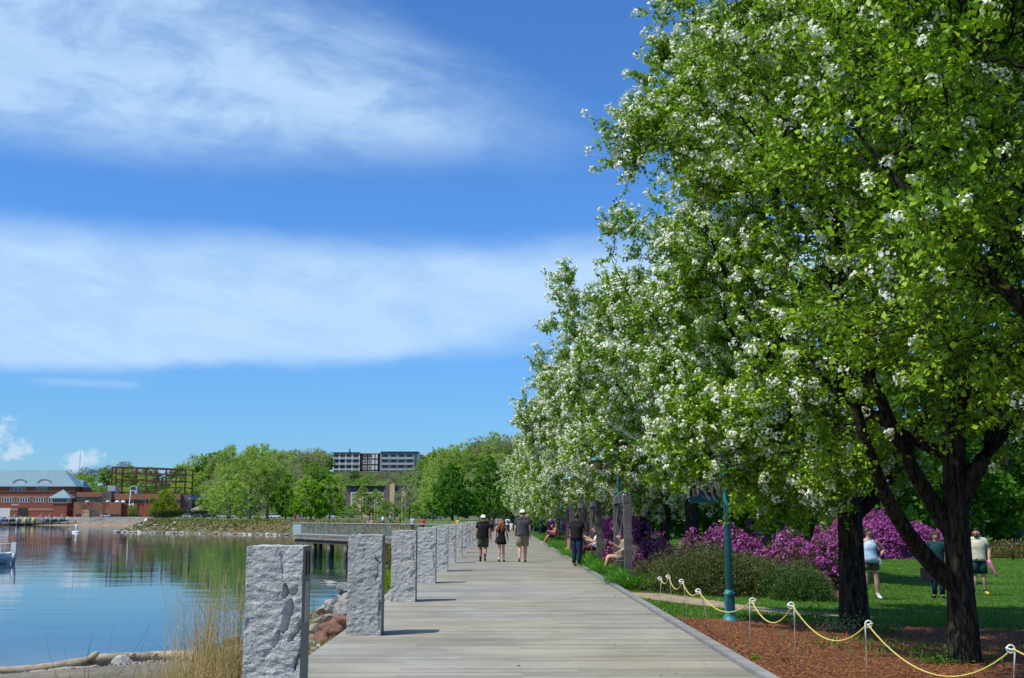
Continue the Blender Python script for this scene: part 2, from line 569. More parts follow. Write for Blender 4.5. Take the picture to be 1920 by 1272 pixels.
gx = lines((-3000, -500, 250), (-500, -120, 8), (-120, -20, 4.0), (-20, -2.6, 0.45), (-2.6, -2.2, 0.13), (-2.2, 2.6, 0.8), (2.6, 3.0, 0.1), (3.0, 22, 0.8), (22, 120, 5), (120, 500, 30), (500, 3100, 260))
gy = lines((-60, 6, 6), (6, 44, 0.6), (44, 120, 2.0), (120, 330, 4.5), (330, 500, 12), (500, 620, 5), (620, 700, 12), (700, 1300, 14), (1300, 6000, 300))
XX, YY = np.meshgrid(gx, gy)
ZZ = height(XX, YY)
DD = shore_dist(XX, YY)
V = np.stack([XX.ravel(), YY.ravel(), ZZ.ravel()], 1)
nx_, ny_ = len(gx), len(gy)
ii = np.arange((ny_ - 1) * (nx_ - 1))
r_, c_ = ii // (nx_ - 1), ii % (nx_ - 1)
q0 = r_ * nx_ + c_
me = np_mesh('ground', V, np.stack([q0, q0 + 1, q0 + 1 + nx_, q0 + nx_], 1), True)
lawn = np.array([0.050, 0.120, 0.012]); bankc = np.array([0.15, 0.125, 0.07]); mud = np.array([0.10, 0.085, 0.05]); sand = np.array([0.30, 0.21, 0.13]); grav = np.array([0.20, 0.185, 0.16]); woods = np.array([0.06, 0.075, 0.03]); drygr = np.array([0.11, 0.13, 0.035])
Dn = DD.ravel(); Xn, Yn = XX.ravel(), YY.ravel()
bwn = np.interp(Yn, [0, 20, 34, 90, 200, 300, 500, 540], [13, 12, 4.9, 4.9, 9, 9, 9, 24])
C4 = np.ones((len(V), 4)); base_ = np.tile(lawn, (len(V), 1))


def blend(m, c):
    global base_
    m = np.clip(m, 0, 1)[:, None]
    base_ = base_ * (1 - m) + c * m


blend(sst((Yn - 150) / 50) * 0.55, drygr)
blend(sst((Yn - 300) / 40) * (Yn < 520) * 0.5, grav)
blend(sst((Yn - 500) / 60), woods)
blend((Xn < 2.6) * (Yn < 150) * 1.0, np.array([0.12, 0.11, 0.06]))
blend(1 - sst((Dn / bwn - 0.75) / 0.3), bankc)
blend((1 - sst((Dn - 0.2) / 1.5)) * (Yn < 505), mud)
blend((Yn < 30) * (Xn < -2.4) * (1 - sst((Dn - 9) / 6)) * 0.95, np.array([0.26, 0.235, 0.19]))
blend((Yn > 500) * (Xn < -150) * (1 - sst((Dn - 3) / 4)), sand)
blend((Yn > 500) * (Xn < -150) * sst((Dn - 4) / 5) * (Yn < 760), grav)
C4[:, :3] = base_
at = me.color_attributes.new('soil', 'FLOAT_COLOR', 'POINT')
at.data.foreach_set('color', C4.astype(np.float32).ravel())
m, n, l, p, q = new_mat('ground_soil')
a_ = n.new('ShaderNodeAttribute'); a_.attribute_name = 'soil'
ge = n.new('ShaderNodeNewGeometry')
f1 = q.step(q.noise(ge.outputs['Position'], 0.35, 6.0, 0.65), 0.3, 0.7, 0.72, 1.3)
f2 = q.step(q.noise(ge.outputs['Position'], 9.0, 5.0, 0.7), 0.3, 0.7, 0.7, 1.35)
vm = n.new('ShaderNodeVectorMath'); vm.operation = 'SCALE'
l.new(a_.outputs['Color'], vm.inputs[0]); l.new(q.m('MULTIPLY', f1, f2), vm.inputs['Scale'])
l.new(vm.outputs[0], p.inputs['Base Color'])
p.inputs['Roughness'].default_value = 0.95
p.inputs['Specular IOR Level'].default_value = 0.1
b_ = n.new('ShaderNodeBump'); b_.inputs['Strength'].default_value = 0.8; b_.inputs['Distance'].default_value = 0.04
l.new(q.noise(ge.outputs['Position'], 14.0, 6.0, 0.7), b_.inputs['Height']); l.new(b_.outputs[0], p.inputs['Normal'])
ground = link_mesh('ground', me, MAT['ground_soil'])
tag(ground, kind='structure')

# ------------------------------------------------------------------ water
m, n, l, p, q = new_mat('lake_water')
ge = n.new('ShaderNodeNewGeometry')
mp = n.new('ShaderNodeMapping'); mp.inputs['Scale'].default_value = (0.35, 1.0, 1.0)
l.new(ge.outputs['Position'], mp.inputs['Vector'])
p.inputs['Base Color'].default_value = (0.012, 0.04, 0.055, 1)
sepw = n.new('ShaderNodeSeparateXYZ'); l.new(ge.outputs['Position'], sepw.inputs[0])
# the sandy bottom shows through the shallows by the near beach
shal = q.m('ADD', q.m('MULTIPLY', sepw.outputs[0], 0.30), sepw.outputs[1])
shal = q.m('ADD', shal, q.m('MULTIPLY', q.noise(mp.outputs[0], 0.5, 3.0), 5.0))
l.new(q.mix(q.step(shal, 20.0, 33.0, 0.85, 0.0), (0.012, 0.04, 0.055, 1), (0.13, 0.11, 0.065, 1)), p.inputs['Base Color'])
p.inputs['Roughness'].default_value = 0.03
p.inputs['IOR'].default_value = 1.333
w1 = q.noise(mp.outputs[0], 1.1, 3.0, 0.5, 0.3)
w2 = q.noise(mp.outputs[0], 0.22, 2.0, 0.5, 0.2)
patch = q.step(q.noise(ge.outputs['Position'], 0.03, 3.0), 0.38, 0.62, 0.25, 1.0)
hw = q.m('ADD', q.m('MULTIPLY', q.m('MULTIPLY', w1, patch), 0.5), q.m('MULTIPLY', w2, 1.2))
b_ = n.new('ShaderNodeBump'); b_.inputs['Strength'].default_value = 0.20; b_.inputs['Distance'].default_value = 0.10
l.new(hw, b_.inputs['Height']); l.new(b_.outputs[0], p.inputs['Normal'])
wat = MB().add([(-3500, -300, WZ), (300, -300, WZ), (300, 3500, WZ), (-3500, 3500, WZ)], [(0, 1, 2, 3)]).build('lake_water', MAT['lake_water'])
tag(wat, kind='structure')


# ------------------------------------------------------------------ sheets on the ground
def sheet(name, A, B, mat, dz=0.006, n=10):
    """a strip between two polylines of equal length, laid on the ground"""
    A, B = np.array(A, float), np.array(B, float)
    t = np.linspace(0, 1, n)[None, :, None]
    P = A[:, None, :] * (1 - t) + B[:, None, :] * t
    z = height(P[..., 0], P[..., 1]) + dz
    V = np.concatenate([P, z[..., None]], 2).reshape(-1, 3)
    k = len(A)
    F_ = [(i * n + j, i * n + j + 1, (i + 1) * n + j + 1, (i + 1) * n + j) for i in range(k - 1) for j in range(n - 1)]
    o = link_mesh(name, np_mesh(name, V, F_, True), mat)
    # faces up
    if o.data.polygons[0].normal.z < 0:
        o.data.flip_normals()
    return tag(o, kind='structure')


def dense(P, k=4):
    P = np.array(P, float)
    out = []
    for a, b in zip(P[:-1], P[1:]):
        for i in range(k):
            out.append(a + (b - a) * i / k)
    out.append(P[-1])
    return out


plain('mulch', (0.16, 0.055, 0.019), 0.95, 0.55, 26.0, 1.0, 60.0, coord='Object')
plain('path_dirt', (0.33, 0.25, 0.16), 0.95, 0.25, 4.0, 0.6, 50.0)
rng = np.random.default_rng(5)
ys = np.arange(0, 19.6, 0.8)
sheet('mulch_bed', [(2.79, y) for y in ys] + [(2.79, 19.4), (2.79, 19.6)], [(17, y) for y in ys] + [(17, 19.4), (17, 19.6)], MAT['mulch'], 0.006, 24)
yb = np.arange(26.6, 90, 2.0)
sheet('planting_bed_mulch', [(2.79, y) for y in yb], [(9.3 - 0.8 * math.sin(y * 0.3), y) for y in yb], MAT['mulch'], 0.006, 8)
UP_ = [(2.79, 25.9), (3.6, 26.0), (4.15, 25.0), (4.6, 23.8), (5.0, 22.8), (5.9, 22.0), (6.9, 21.3)]
LO_ = [(2.79, 24.2), (3.0, 23.9), (3.4, 23.2), (4.0, 22.4), (4.7, 21.6), (5.8, 20.9), (6.9, 21.1)]
sheet('dirt_path', dense(LO_), dense(UP_), MAT['path_dirt'], 0.008, 5)

# ------------------------------------------------------------------ boardwalk
m, n, l, p, q = new_mat('deck_wood')
ge = n.new('ShaderNodeNewGeometry'); oi = n.new('ShaderNodeObjectInfo'); tcn = n.new('ShaderNodeTexCoord')
mp = n.new('ShaderNodeMapping'); mp.inputs['Scale'].default_value = (0.5, 14.0, 14.0)
l.new(ge.outputs['Position'], mp.inputs['Vector'])
rn = q.m('FRACT', q.m('ADD', ge.outputs['Random Per Island'], oi.outputs['Random']))
grain = q.step(q.noise(mp.outputs[0], 2.2, 6.0, 0.7), 0.25, 0.75, 0.82, 1.14)
stain = q.step(q.noise(ge.outputs['Position'], 0.55, 5.0, 0.65), 0.3, 0.7, 0.80, 1.13)
sc_ = q.m('MULTIPLY', q.m('MULTIPLY', grain, stain), q.step(rn, 0.0, 1.0, 0.84, 1.13))
warm = q.mix(q.step(q.noise(ge.outputs['Position'], 0.22, 3.0), 0.35, 0.65), (0.29, 0.28, 0.245, 1), (0.325, 0.295, 0.225, 1))
vm = n.new('ShaderNodeVectorMath'); vm.operation = 'SCALE'
l.new(warm, vm.inputs[0]); l.new(sc_, vm.inputs['Scale']); l.new(vm.outputs[0], p.inputs['Base Color'])
p.inputs['Roughness'].default_value = 0.75
p.inputs['Specular IOR Level'].default_value = 0.25
b_ = n.new('ShaderNodeBump'); b_.inputs['Strength'].default_value = 0.25; b_.inputs['Distance'].default_value = 0.01
l.new(q.noise(mp.outputs[0], 4.0, 4.0, 0.7), b_.inputs['Height']); l.new(b_.outputs[0], p.inputs['Normal'])
plain('deck_edge', (0.235, 0.235, 0.225), 0.8, 0.2, 2.0, 0.2, 12.0, rand=0.12)
plain('beam_wood', (0.10, 0.09, 0.08), 0.9, 0.2)

XL, XR, DECK_END = -2.28, 2.60, 172.0
bw_ = MB()
for x in (-2.22, -1.2, 0, 1.2, 2.68):
    bw_.box((x, DECK_END / 2, -0.19), (0.10, DECK_END, 0.28))
board = bw_.build('boardwalk', MAT['beam_wood'])
tag(board, kind='structure')
PW, PG = 0.14, 0.008
pm = {}
random.seed(11)


def plank_mesh(L):
    L = round(L, 1)
    if L not in pm:
        x = MB(); e = 0.004; h = 0.032; w = (PW - PG) / 2; a = L / 2
        vs = [(-a, -w, -h), (a, -w, -h), (a, w, -h), (-a, w, -h), (-a, -w, -e), (a, -w, -e), (a, w, -e), (-a, w, -e),
              (-a + e, -w + e, 0), (a - e, -w + e, 0), (a - e, w - e, 0), (-a + e, w - e, 0)]
        x.add(vs, [(0, 1, 5, 4), (1, 2, 6, 5), (2, 3, 7, 6), (3, 0, 4, 7), (4, 5, 9, 8), (5, 6, 10, 9), (6, 7, 11, 10), (7, 4, 8, 11), (8, 9, 10, 11), (3, 2, 1, 0)])
        pm[L] = x.mesh('plank')
        pm[L].materials.append(MAT['deck_wood'])
    return pm[L], L


y = 7.0
for r in range(150):
    cut = random.choice([-1.1, -0.5, 0.2, 0.8, 1.4])
    for a, b in ((XL, cut), (cut, XR)):
        me, L = plank_mesh(b - a - 0.01)
        o = link_mesh('plank', me, None, board, ((a + b) / 2 + random.uniform(-.004, .004), y, random.uniform(-0.002, 0.002)))
    y += PW
rest = MB()
while y < DECK_END:
    cut = random.choice([-1.1, -0.5, 0.2, 0.8, 1.4])
    for a, b in ((XL, cut), (cut, XR)):
        zz = random.uniform(-0.003, 0.002)
        rest.box(((a + b) / 2, y, -0.016 + zz), (b - a - 0.008, PW - PG, 0.032))
    y += PW
o = rest.build('far_planks', MAT['deck_wood'], board)
o['kind'] = 'stuff'
eb = MB().box((0, 0, 0), (0.135, 2.99, 0.09)).mesh('edge_board')
eb.materials.append(MAT['deck_edge'])
for i in range(55):
    link_mesh('edge_board', eb, None, board, (2.69, 6 + 3.0 * i, -0.012 + random.uniform(-.003, .003)))

# ------------------------------------------------------------------ granite pillars
m, n, l, p, q = new_mat('granite')
tcn = n.new('ShaderNodeTexCoord'); oi = n.new('ShaderNodeObjectInfo')
O_ = tcn.outputs['Object']
sp1 = q.step(q.noise(O_, 120.0, 2.0, 0.6), 0.35, 0.68, 0.60, 1.38)
sp2 = q.step(q.noise(O_, 6.0, 5.0, 0.65), 0.3, 0.7, 0.84, 1.14)
tin = q.step(oi.outputs['Random'], 0.0, 1.0, 0.90, 1.08)
vm = n.new('ShaderNodeVectorMath'); vm.operation = 'SCALE'
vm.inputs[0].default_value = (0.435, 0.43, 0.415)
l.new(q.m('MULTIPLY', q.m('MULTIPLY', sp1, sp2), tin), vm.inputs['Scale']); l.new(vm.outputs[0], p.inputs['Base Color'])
p.inputs['Roughness'].default_value = 0.7
p.inputs['Specular IOR Level'].default_value = 0.35
b_ = n.new('ShaderNodeBump'); b_.inputs['Strength'].default_value = 0.75; b_.inputs['Distance'].default_value = 0.009
mpb = n.new('ShaderNodeMapping'); mpb.inputs['Rotation'].default_value = (0, R(28), 0); mpb.inputs['Scale'].default_value = (1, 1, 2.2)
l.new(O_, mpb.inputs['Vector'])
l.new(q.noise(mpb.outputs[0], 34.0, 6.0, 0.7, 0.4), b_.inputs['Height']); l.new(b_.outputs[0], p.inputs['Normal'])
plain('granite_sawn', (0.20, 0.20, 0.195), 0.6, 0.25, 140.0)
plain('plaque_grey', (0.30, 0.29, 0.28), 0.4, 0.05)
plain('plaque_bronze', (0.035, 0.030, 0.025), 0.35, 0.2)


def fb(x, z, s, seed, o=4):
    return mnoise.fractal(Vector((x * s, z * s, seed)), 1.0, 2.0, o)


def pillar_mesh(seed, w, t, h, nx, nz, chips):
    """rough split faces in front, behind and to the left; the right face sawn flat"""
    rnd = random.Random(seed)
    ny = max(3, nx // 4)
    per = []                                   # (x, y, nx, ny, rough)
    for i in range(nx): per.append((-w / 2 + w * i / nx, -t / 2, 0, -1, 1.0, i / nx))
    for i in range(ny): per.append((w / 2, -t / 2 + t * i / ny, 1, 0, 0.0, 0))
    for i in range(nx // 2): per.append((w / 2 - w * i / (nx // 2), t / 2, 0, 1, 0.6, 0))
    for i in range(ny): per.append((-w / 2, t / 2 - t * i / ny, -1, 0, 0.5, 0))
    vs, fs = [], []
    m_ = len(per)
    for k in range(nz + 1):
        z = h * k / nz
        for (x, y, ax, ay, rf, u) in per:
            d = 0.0
            if ay == -1 and rf:
                d = 0.009 * fb(x, z, 4, seed) + 0.0075 * fb(x * 0.7 + z * 0.5, z - x * 0.3, 17, seed + 9, 5)
                r = fb(x, z, 7, seed + 4, 3)
                d -= 0.006 * max(0.0, r - 0.3) * 3
                for (cx_, cz_, rx, rz, an, dep) in chips:
                    jx = x - cx_ + 0.022 * fb(x, z, 9, seed + 2, 4)
                    jz = z - cz_ + 0.05 * fb(x, z, 7, seed + 3, 4)
                    a = jx * math.cos(an) + jz * math.sin(an); b = -jx * math.sin(an) + jz * math.cos(an)
                    rr = (a / rx) ** 2 + (b / rz) ** 2
                    if rr < 1:
                        lx = math.sqrt(1 - (b / rz) ** 2) * rx
                        d -= dep * (a + lx) / (2 * lx) * (1.0 if rr < 0.9 else (1 - rr) * 10)
                if u < 0.02: d *= 0.5
            elif rf:
                d = rf * (0.018 * fb(y * 1.3 + x, z, 4, seed + 20) + 0.007 * fb(x + y, z, 17, seed + 30))
            vs.append((x + ax * d, y + ay * d, z))
    for k in range(nz):
        for i in range(m_):
            j = (i + 1) % m_
            fs.append((k * m_ + i, k * m_ + j, (k + 1) * m_ + j, (k + 1) * m_ + i))
    # rough top: rings shrinking to the middle
    base = nz * m_
    rings = 6
    for k in range(1, rings + 1):
        s = 1 - k / rings
        b = len(vs)
        for i in range(m_):
            x, y, z = vs[base + i]
            x, y = x * s, y * s
            vs.append((x, y, h + 0.012 * fb(x, y, 9, seed + 40) * (1 if k else 0) + 0.006 * (1 - s)))
        prev = base if k == 1 else b - m_
        for i in range(m_):
            j = (i + 1) % m_
            fs.append((prev + i, prev + j, b + j, b + i))
    me = bpy.data.meshes.new('granite_pillar')
    me.from_pydata(vs, [], fs)
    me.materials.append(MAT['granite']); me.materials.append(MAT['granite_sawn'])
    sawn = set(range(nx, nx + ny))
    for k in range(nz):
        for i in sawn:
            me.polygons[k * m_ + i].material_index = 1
    me.update()
    return me


CH1 = [(0.10, 0.98, 0.028, 0.075, 0.1, 0.05), (0.16, 0.99, 0.035, 0.06, -0.5, 0.02), (0.115, 0.78, 0.042, 0.135, -0.25, 0.06),
       (0.185, 0.66, 0.03, 0.10, -0.6, 0.05), (0.03, 0.60, 0.028, 0.095, -0.3, 0.04), (0.215, 0.46, 0.022, 0.10, -0.3, 0.06),
       (0.05, 1.2, 0.012, 0.12, 0.15, 0.015), (0.20, 0.2, 0.04, 0.12, -0.3, 0.05)]
CH2 = [(0.175, 1.02, 0.012, 0.10, 0.3, 0.04), (0.165, 0.82, 0.010, 0.10, -0.2, 0.035), (0.22, 0.5, 0.03, 0.20, 0.0, 0.03),
       (0.02, 0.62, 0.07, 0.012, 0.5, -0.012), (0.22, 0.25, 0.03, 0.2, 0.0, 0.03)]
CH3 = [(0.2, 0.9, 0.02, 0.25, 0.05, 0.03), (0.1, 0.15, 0.18, 0.12, 0.2, 0.02), (0.18, 0.55, 0.05, 0.08, -0.5, 0.03)]
CH4 = [(0.16, 0.9, 0.05, 0.10, -0.6, 0.05), (0.2, 0.55, 0.03, 0.22, 0.1, 0.03), (0.1, 1.2, 0.08, 0.05, -0.5, 0.03)]
W_, T_, HP = 0.475, 0.42, 1.365
pmesh = [pillar_mesh(3, W_, T_, HP, 76, 196, CH1), pillar_mesh(14, W_, T_, HP, 50, 130, CH2),
         pillar_mesh(25, W_, T_, HP, 36, 90, CH3), pillar_mesh(36, W_, T_, HP, 36, 90, CH4)]
PORD = ['nearest the camera, with deep chips and a plaque on its side', 'second from the camera, with a long crack down its face',
        'third from the camera along the boardwalk edge', 'fourth from the camera along the boardwalk edge',
        'fifth from the camera along the boardwalk edge', 'sixth from the camera along the boardwalk edge',
        'seventh from the camera along the boardwalk edge', 'eighth from the camera along the boardwalk edge',
        'ninth from the camera along the boardwalk edge', 'tenth from the camera along the boardwalk edge',
        'eleventh from the camera along the boardwalk edge', 'twelfth and farthest of the pillars along the boardwalk edge']
PILL = []
for i in range(12):
    yy = 9.62 + 6.28 * i if i else 9.62
    me = pmesh[i] if i < 2 else pmesh[2 + i % 2] if i < 5 else pmesh[1 + (i * 7) % 3]
    t = empty('granite_pillar', (-1.915 + random.uniform(-.015, .015), yy + T_ / 2, 0.0), 0, 'rough grey granite pillar ' + PORD[i], 'pillar', 'granite pillars along the boardwalk')
    s_ = link_mesh('stone_block', me, None, t)
    if i > 1:
        s_.scale = (1, 1, 1 + random.uniform(-0.015, 0.02))
    PILL.append(t)
t = PILL[0]
fr = MB()
xs = W_ / 2
for dy, dz, sy, szz in ((0, 0.095, 0.16, 0.012), (0, -0.095, 0.16, 0.012), (-0.074, 0, 0.012, 0.178), (0.074, 0, 0.012, 0.178)):
    fr.box((xs + 0.006, 0.02 + dy, 1.215 + dz), (0.012, sy, szz))
pf = fr.build('plaque_frame', MAT['plaque_bronze'], t)
MB().box((xs + 0.003, 0.02, 1.215), (0.006, 0.136, 0.178)).build('plaque_face', MAT['plaque_bronze'], pf)
MB().box((xs + 0.005, 0.0, 0.90), (0.010, 0.22, 0.34)).build('plaque', MAT['plaque_grey'], t)
# ------------------------------------------------------------------ foliage helpers
def unit(v):
    return v / np.maximum(np.linalg.norm(v, axis=-1, keepdims=True), 1e-9)


def leaf_mesh(name, P, D, L, W, rg, flat=0.0, fold=0.18, tri=False):
    """P leaf bases, D growth directions, L lengths, W widths; each leaf is two triangles folded on its midrib"""
    n = len(P)
    D = unit(D)
    rnd = rg.normal(size=(n, 3))
    rnd[:, 2] += flat
    S = unit(np.cross(D, unit(rnd)))
    N = np.cross(S, D)
    L = np.broadcast_to(np.asarray(L, float), (n,))[:, None]; W = np.broadcast_to(np.asarray(W, float), (n,))[:, None]
    if tri:                                   # small or distant leaves: one face each
        mid = P + D * L * 0.25
        v = np.stack([mid + S * W * 0.55, P + D * L, mid - S * W * 0.55 - D * L * 0.18], 1).reshape(-1, 3)
        return np_mesh(name, v, np.arange(n * 3).reshape(-1, 3))
    mid = P + D * L * 0.45
    v = np.stack([P, mid + S * W * 0.5 + N * W * fold, P + D * L, mid - S * W * 0.5 + N * W * fold], 1).reshape(-1, 3)
    b = np.arange(n)[:, None] * 4
    f = np.concatenate([b + np.array([[0, 1, 2]]), b + np.array([[0, 2, 3]])], 1).reshape(-1, 3)
    return np_mesh(name, v, f)


def blossom_mesh(name, C, rad, k, size, rg, out=None):
    """clusters at C: k little cupped flowers on a dome"""
    n = len(C)
    d = unit(rg.normal(size=(n, k, 3)) + np.array([0, 0, 0.35]))
    if out is not None:
        d = unit(d + out[:, None, :] * 0.6)
    P = (C[:, None, :] + d * rad * rg.uniform(0.6, 1.1, (n, k, 1))).reshape(-1, 3)
    d = unit(d.reshape(-1, 3) + rg.normal(size=(n * k, 3)) * 0.35)
    a = unit(np.cross(d, rg.normal(size=(n * k, 3))))
    b = np.cross(d, a)
    s = size * rg.uniform(0.75, 1.25, (n * k, 1))
    ang = [0, 1.5708, 3.1416, 4.7124]
    ring = [P + (a * math.cos(t) + b * math.sin(t)) * s * 0.5 + d * s * 0.12 for t in ang]
    v = np.stack(ring, 1).reshape(-1, 3)
    q = np.arange(n * k)[:, None] * 4
    f = np.concatenate([q + np.array([[0, 1, 2]]), q + np.array([[0, 2, 3]])], 1).reshape(-1, 3)
    return np_mesh(name, v, f)


def tubes_np(segs, n=4):
    """segs: list of (points (k,3), radii (k,)); all with the same k"""
    P = np.array([s[0] for s in segs], float); r = np.array([s[1] for s in segs], float)
    m_, k, _ = P.shape
    T = np.gradient(P, axis=1)
    T = unit(T)
    ref = np.where(np.abs(T[..., 2:3]) < 0.9, np.array([0, 0, 1.0]), np.array([1.0, 0, 0]))
    A = unit(np.cross(T, ref)); B = np.cross(T, A)
    ang = np.arange(n) * 2 * PI / n
    V = P[:, :, None, :] + (A[:, :, None, :] * np.cos(ang)[None, None, :, None] + B[:, :, None, :] * np.sin(ang)[None, None, :, None]) * r[:, :, None, None]
    V = V.reshape(-1, 3)
    f = []
    for j in range(k - 1):
        for a in range(n):
            b = (a + 1) % n
            f.append((j * n + a, j * n + b, (j + 1) * n + b, (j + 1) * n + a))
    f = np.array(f)[None] + (np.arange(m_) * k * n)[:, None, None]
    return V, f.reshape(-1, 4)


def join_np(name, parts, mat, smooth=True):
    vs, fs, o = [], [], 0
    for v, f in parts:
        vs.append(v); fs.append(f + o); o += len(v)
    me = np_mesh(name, np.concatenate(vs), np.concatenate(fs), smooth)
    me.materials.append(MAT[mat])
    return me


def bez(a, b, c, k):
    t = np.linspace(0, 1, k)[:, None]
    return (1 - t) ** 2 * a + 2 * t * (1 - t) * b + t * t * c


def tree_parts(seed, H, Rr, z0, nclump, ntwig, nleaf, leaf, mat_leaf, mat_bark='bark', nfl=0, flmat='blossom', flsize=0.03, flrad=0.06, flk=12,
               trunk_r=0.24, nlimb=14, prof=None, fork=None, limbs=(), twl=0.55, shell=0.28, ymax=0.62, clear=None, lean=(0, 0), trunkk=12, fl_share=0.5, straight=False, bough=0, extra=None, fine=False, bloom=None):
    """meshes for one tree standing at the origin: wood, leaves, blossom (or None)"""
    rg = np.random.default_rng(seed)
    prof = prof or [(0, 0.45), (0.12, 0.8), (0.35, 1.0), (0.6, 0.92), (0.8, 0.66), (0.93, 0.36), (1.0, 0.08)]
    pz, pr = zip(*prof)
    hz = H - z0
    def shell_r(t): return np.interp(t, pz, pr) * Rr
    top = H * 0.86
    k = trunkk
    tz = np.linspace(0, 1, k)
    jit = np.cumsum(rg.normal(size=(k, 2)) * 0.05 * min(1, Rr / 4), axis=0)
    jit -= jit[0]
    jit *= np.clip((np.linspace(0, 1, k) - 0.15) / 0.3, 0, 1)[:, None] if straight else 1
    TP = np.stack([jit[:, 0] + lean[0] * tz, jit[:, 1] + lean[1] * tz, tz * top], 1)
    TR = trunk_r * (1 - tz) ** 0.75 * 0.9 + trunk_r * 0.08
    TR[0] *= 1.15
    V0, f0 = tubes_np([(TP, TR)], 12)
    woods_ = [(V0, f0)]
    nodes = [TP[3:]]
    nrad = [TR[3:]]
    lk = 9
    segs = []
    for i in range(nlimb):
        t = (i + 0.5) / nlimb
        zs = z0 * 0.9 + (hz * ymax) * t ** 1.1
        az = i * 2.39996 + rg.uniform(-0.3, 0.3)
        a = np.array([np.interp(zs, TP[:, 2], TP[:, 0]), np.interp(zs, TP[:, 2], TP[:, 1]), zs])
        rs = float(np.interp(zs, TP[:, 2], TR))
        te = min(0.93, (zs - z0) / hz + rg.uniform(0.22, 0.38))
        re = shell_r(te) * rg.uniform(0.72, 0.9)
        c = np.array([re * math.cos(az), re * math.sin(az), z0 + te * hz])
        b = a * 0.5 + c * 0.5 + np.array([0.10 * re * math.cos(az), 0.10 * re * math.sin(az), -0.10 * hz * rg.uniform(0.3, 1)])
        P = bez(a, b, c, lk) + rg.normal(size=(lk, 3)) * 0.05 * (Rr / 4) * np.linspace(0, 1, lk)[:, None]
        r0 = rs * rg.uniform(0.42, 0.6)
        rr = r0 * (1 - np.linspace(0, 1, lk)) ** 0.8 * 0.88 + 0.012
        segs.append((P, rr)); nodes.append(P[1:]); nrad.append(rr[1:])
    woods_.append(tubes_np(segs, 7))
    for pts, ra, rb in limbs:
        pts = np.array(pts, float)
        kk = 12
        s = np.linspace(0, len(pts) - 1, kk)
        P = np.stack([np.interp(s, range(len(pts)), pts[:, d]) for d in range(3)], 1)
        P[1:-1] = (P[:-2] + P[1:-1] * 2 + P[2:]) / 4
        P[1:-1] = (P[:-2] + P[1:-1] * 2 + P[2:]) / 4
        rr = np.linspace(ra, rb, kk)
        woods_.append(tubes_np([(P, rr)], 10)); nodes.append(P[2:]); nrad.append(rr[2:])
    NP_ = np.concatenate(nodes); NR = np.concatenate(nrad)
    # clumps fill the crown, most of them near its surface
    def heights(n_):
        t = rg.uniform(0.0, 1.0, n_ * 5)
        keep = rg.uniform(0, 1, n_ * 5) < (shell_r(t) / Rr) ** (1.3 + 1.2 * straight)
        return t[keep][:n_]
    nbough = max(8, nclump // bough) if bough else nclump
    t = heights(nbough)
    nbough = len(t)
    u = rg.uniform(0, 1, nbough) ** shell
    lump = 1 + (0.06 if bough else 0.16) * np.sin(t * 9 + seed) * np.cos(t * 5)
    az = rg.uniform(0, 2 * PI, nbough)
    bul = 1 + (0.07 if bough else 0.14) * np.sin(3 * az + seed + 6 * t) + (0.06 if bough else 0.10) * np.sin(5 * az - 11 * t + seed * 2)
    rad = shell_r(t) * u * lump * bul
    C = np.stack([rad * np.cos(az), rad * np.sin(az), z0 + t * hz + rg.normal(size=nbough) * 0.12], 1)
    if bough:
        kb = rg.integers(0, nbough, nclump)
        sp_ = rg.uniform(0.6, 1.25, nbough)[kb][:, None]
        C = C[kb] + np.clip(rg.normal(size=(nclump, 3)), -1.7, 1.7) * np.array([0.40, 0.40, 0.30]) * (Rr / 4) * sp_
    tt_c = np.clip((C[:, 2] - z0) / hz, 0, 1)
    rc_ = np.hypot(C[:, 0], C[:, 1]) + 1e-6
    C[:, :2] *= np.minimum(1.0, (shell_r(tt_c) * 1.12 + 0.15) / rc_)[:, None]
    C[:, 2] = np.minimum(C[:, 2], H + 0.1)
    if extra is not None:
        n_e, lo_e, hi_e = extra
        C = np.concatenate([C, rg.uniform(lo_e, hi_e, (n_e, 3))])
    nclump = len(C)
    if clear is not None:
        C = C[clear(C)]
        nclump = len(C)
    # second-order branches: from the nearest inner node to the clump
    order = np.argsort(np.hypot(C[:, 0], C[:, 1]) + 0.35 * C[:, 2])
    pool = np.zeros((len(NP_) + nclump * 3, 3)); prad = np.zeros(len(pool))
    pool[:len(NP_)] = NP_; prad[:len(NP_)] = NR
    m2 = len(NP_)
    segs = []
    ax = np.array([0, 0, z0 + hz * 0.2])
    for i in order:
        dv = C[i] - pool[:m2]
        dd = np.linalg.norm(dv, axis=1)
        grow = unit(C[i] - ax)
        ang_ = 1 - (dv @ grow) / np.maximum(dd, 1e-6)
        j = (dd * (1 + 0.9 * ang_)).argmin()
        A = pool[j]; L_ = dd[j]
        ra = min(prad[j] * 0.75, 0.010 + 0.018 * L_) + 0.002
        mid = (A + C[i]) / 2 + rg.normal(size=3) * 0.20 * L_ + np.array([0, 0, 0.10 * L_])
        P = bez(A, mid, C[i], 6) + rg.normal(size=(6, 3)) * 0.03 * L_ * np.array([0, 1, 1, 1, 1, 0])[:, None]
        rr = np.linspace(ra, 0.4 * ra + 0.003, 6)
        segs.append((P, rr))
        pool[m2:m2 + 3] = P[[2, 4, 5]]; prad[m2:m2 + 3] = rr[[2, 4, 5]]; m2 += 3
    woods_.append(tubes_np(segs, 4))
    outd = unit(C - np.array([0, 0, z0 + hz * 0.3]))
    # twigs
    nt = nclump * ntwig
    base = np.repeat(C, ntwig, 0) + rg.normal(size=(nt, 3)) * 0.06
    td = unit(rg.normal(size=(nt, 3)) + np.repeat(outd, ntwig, 0) * 0.75 + np.array([0, 0, 0.30]))
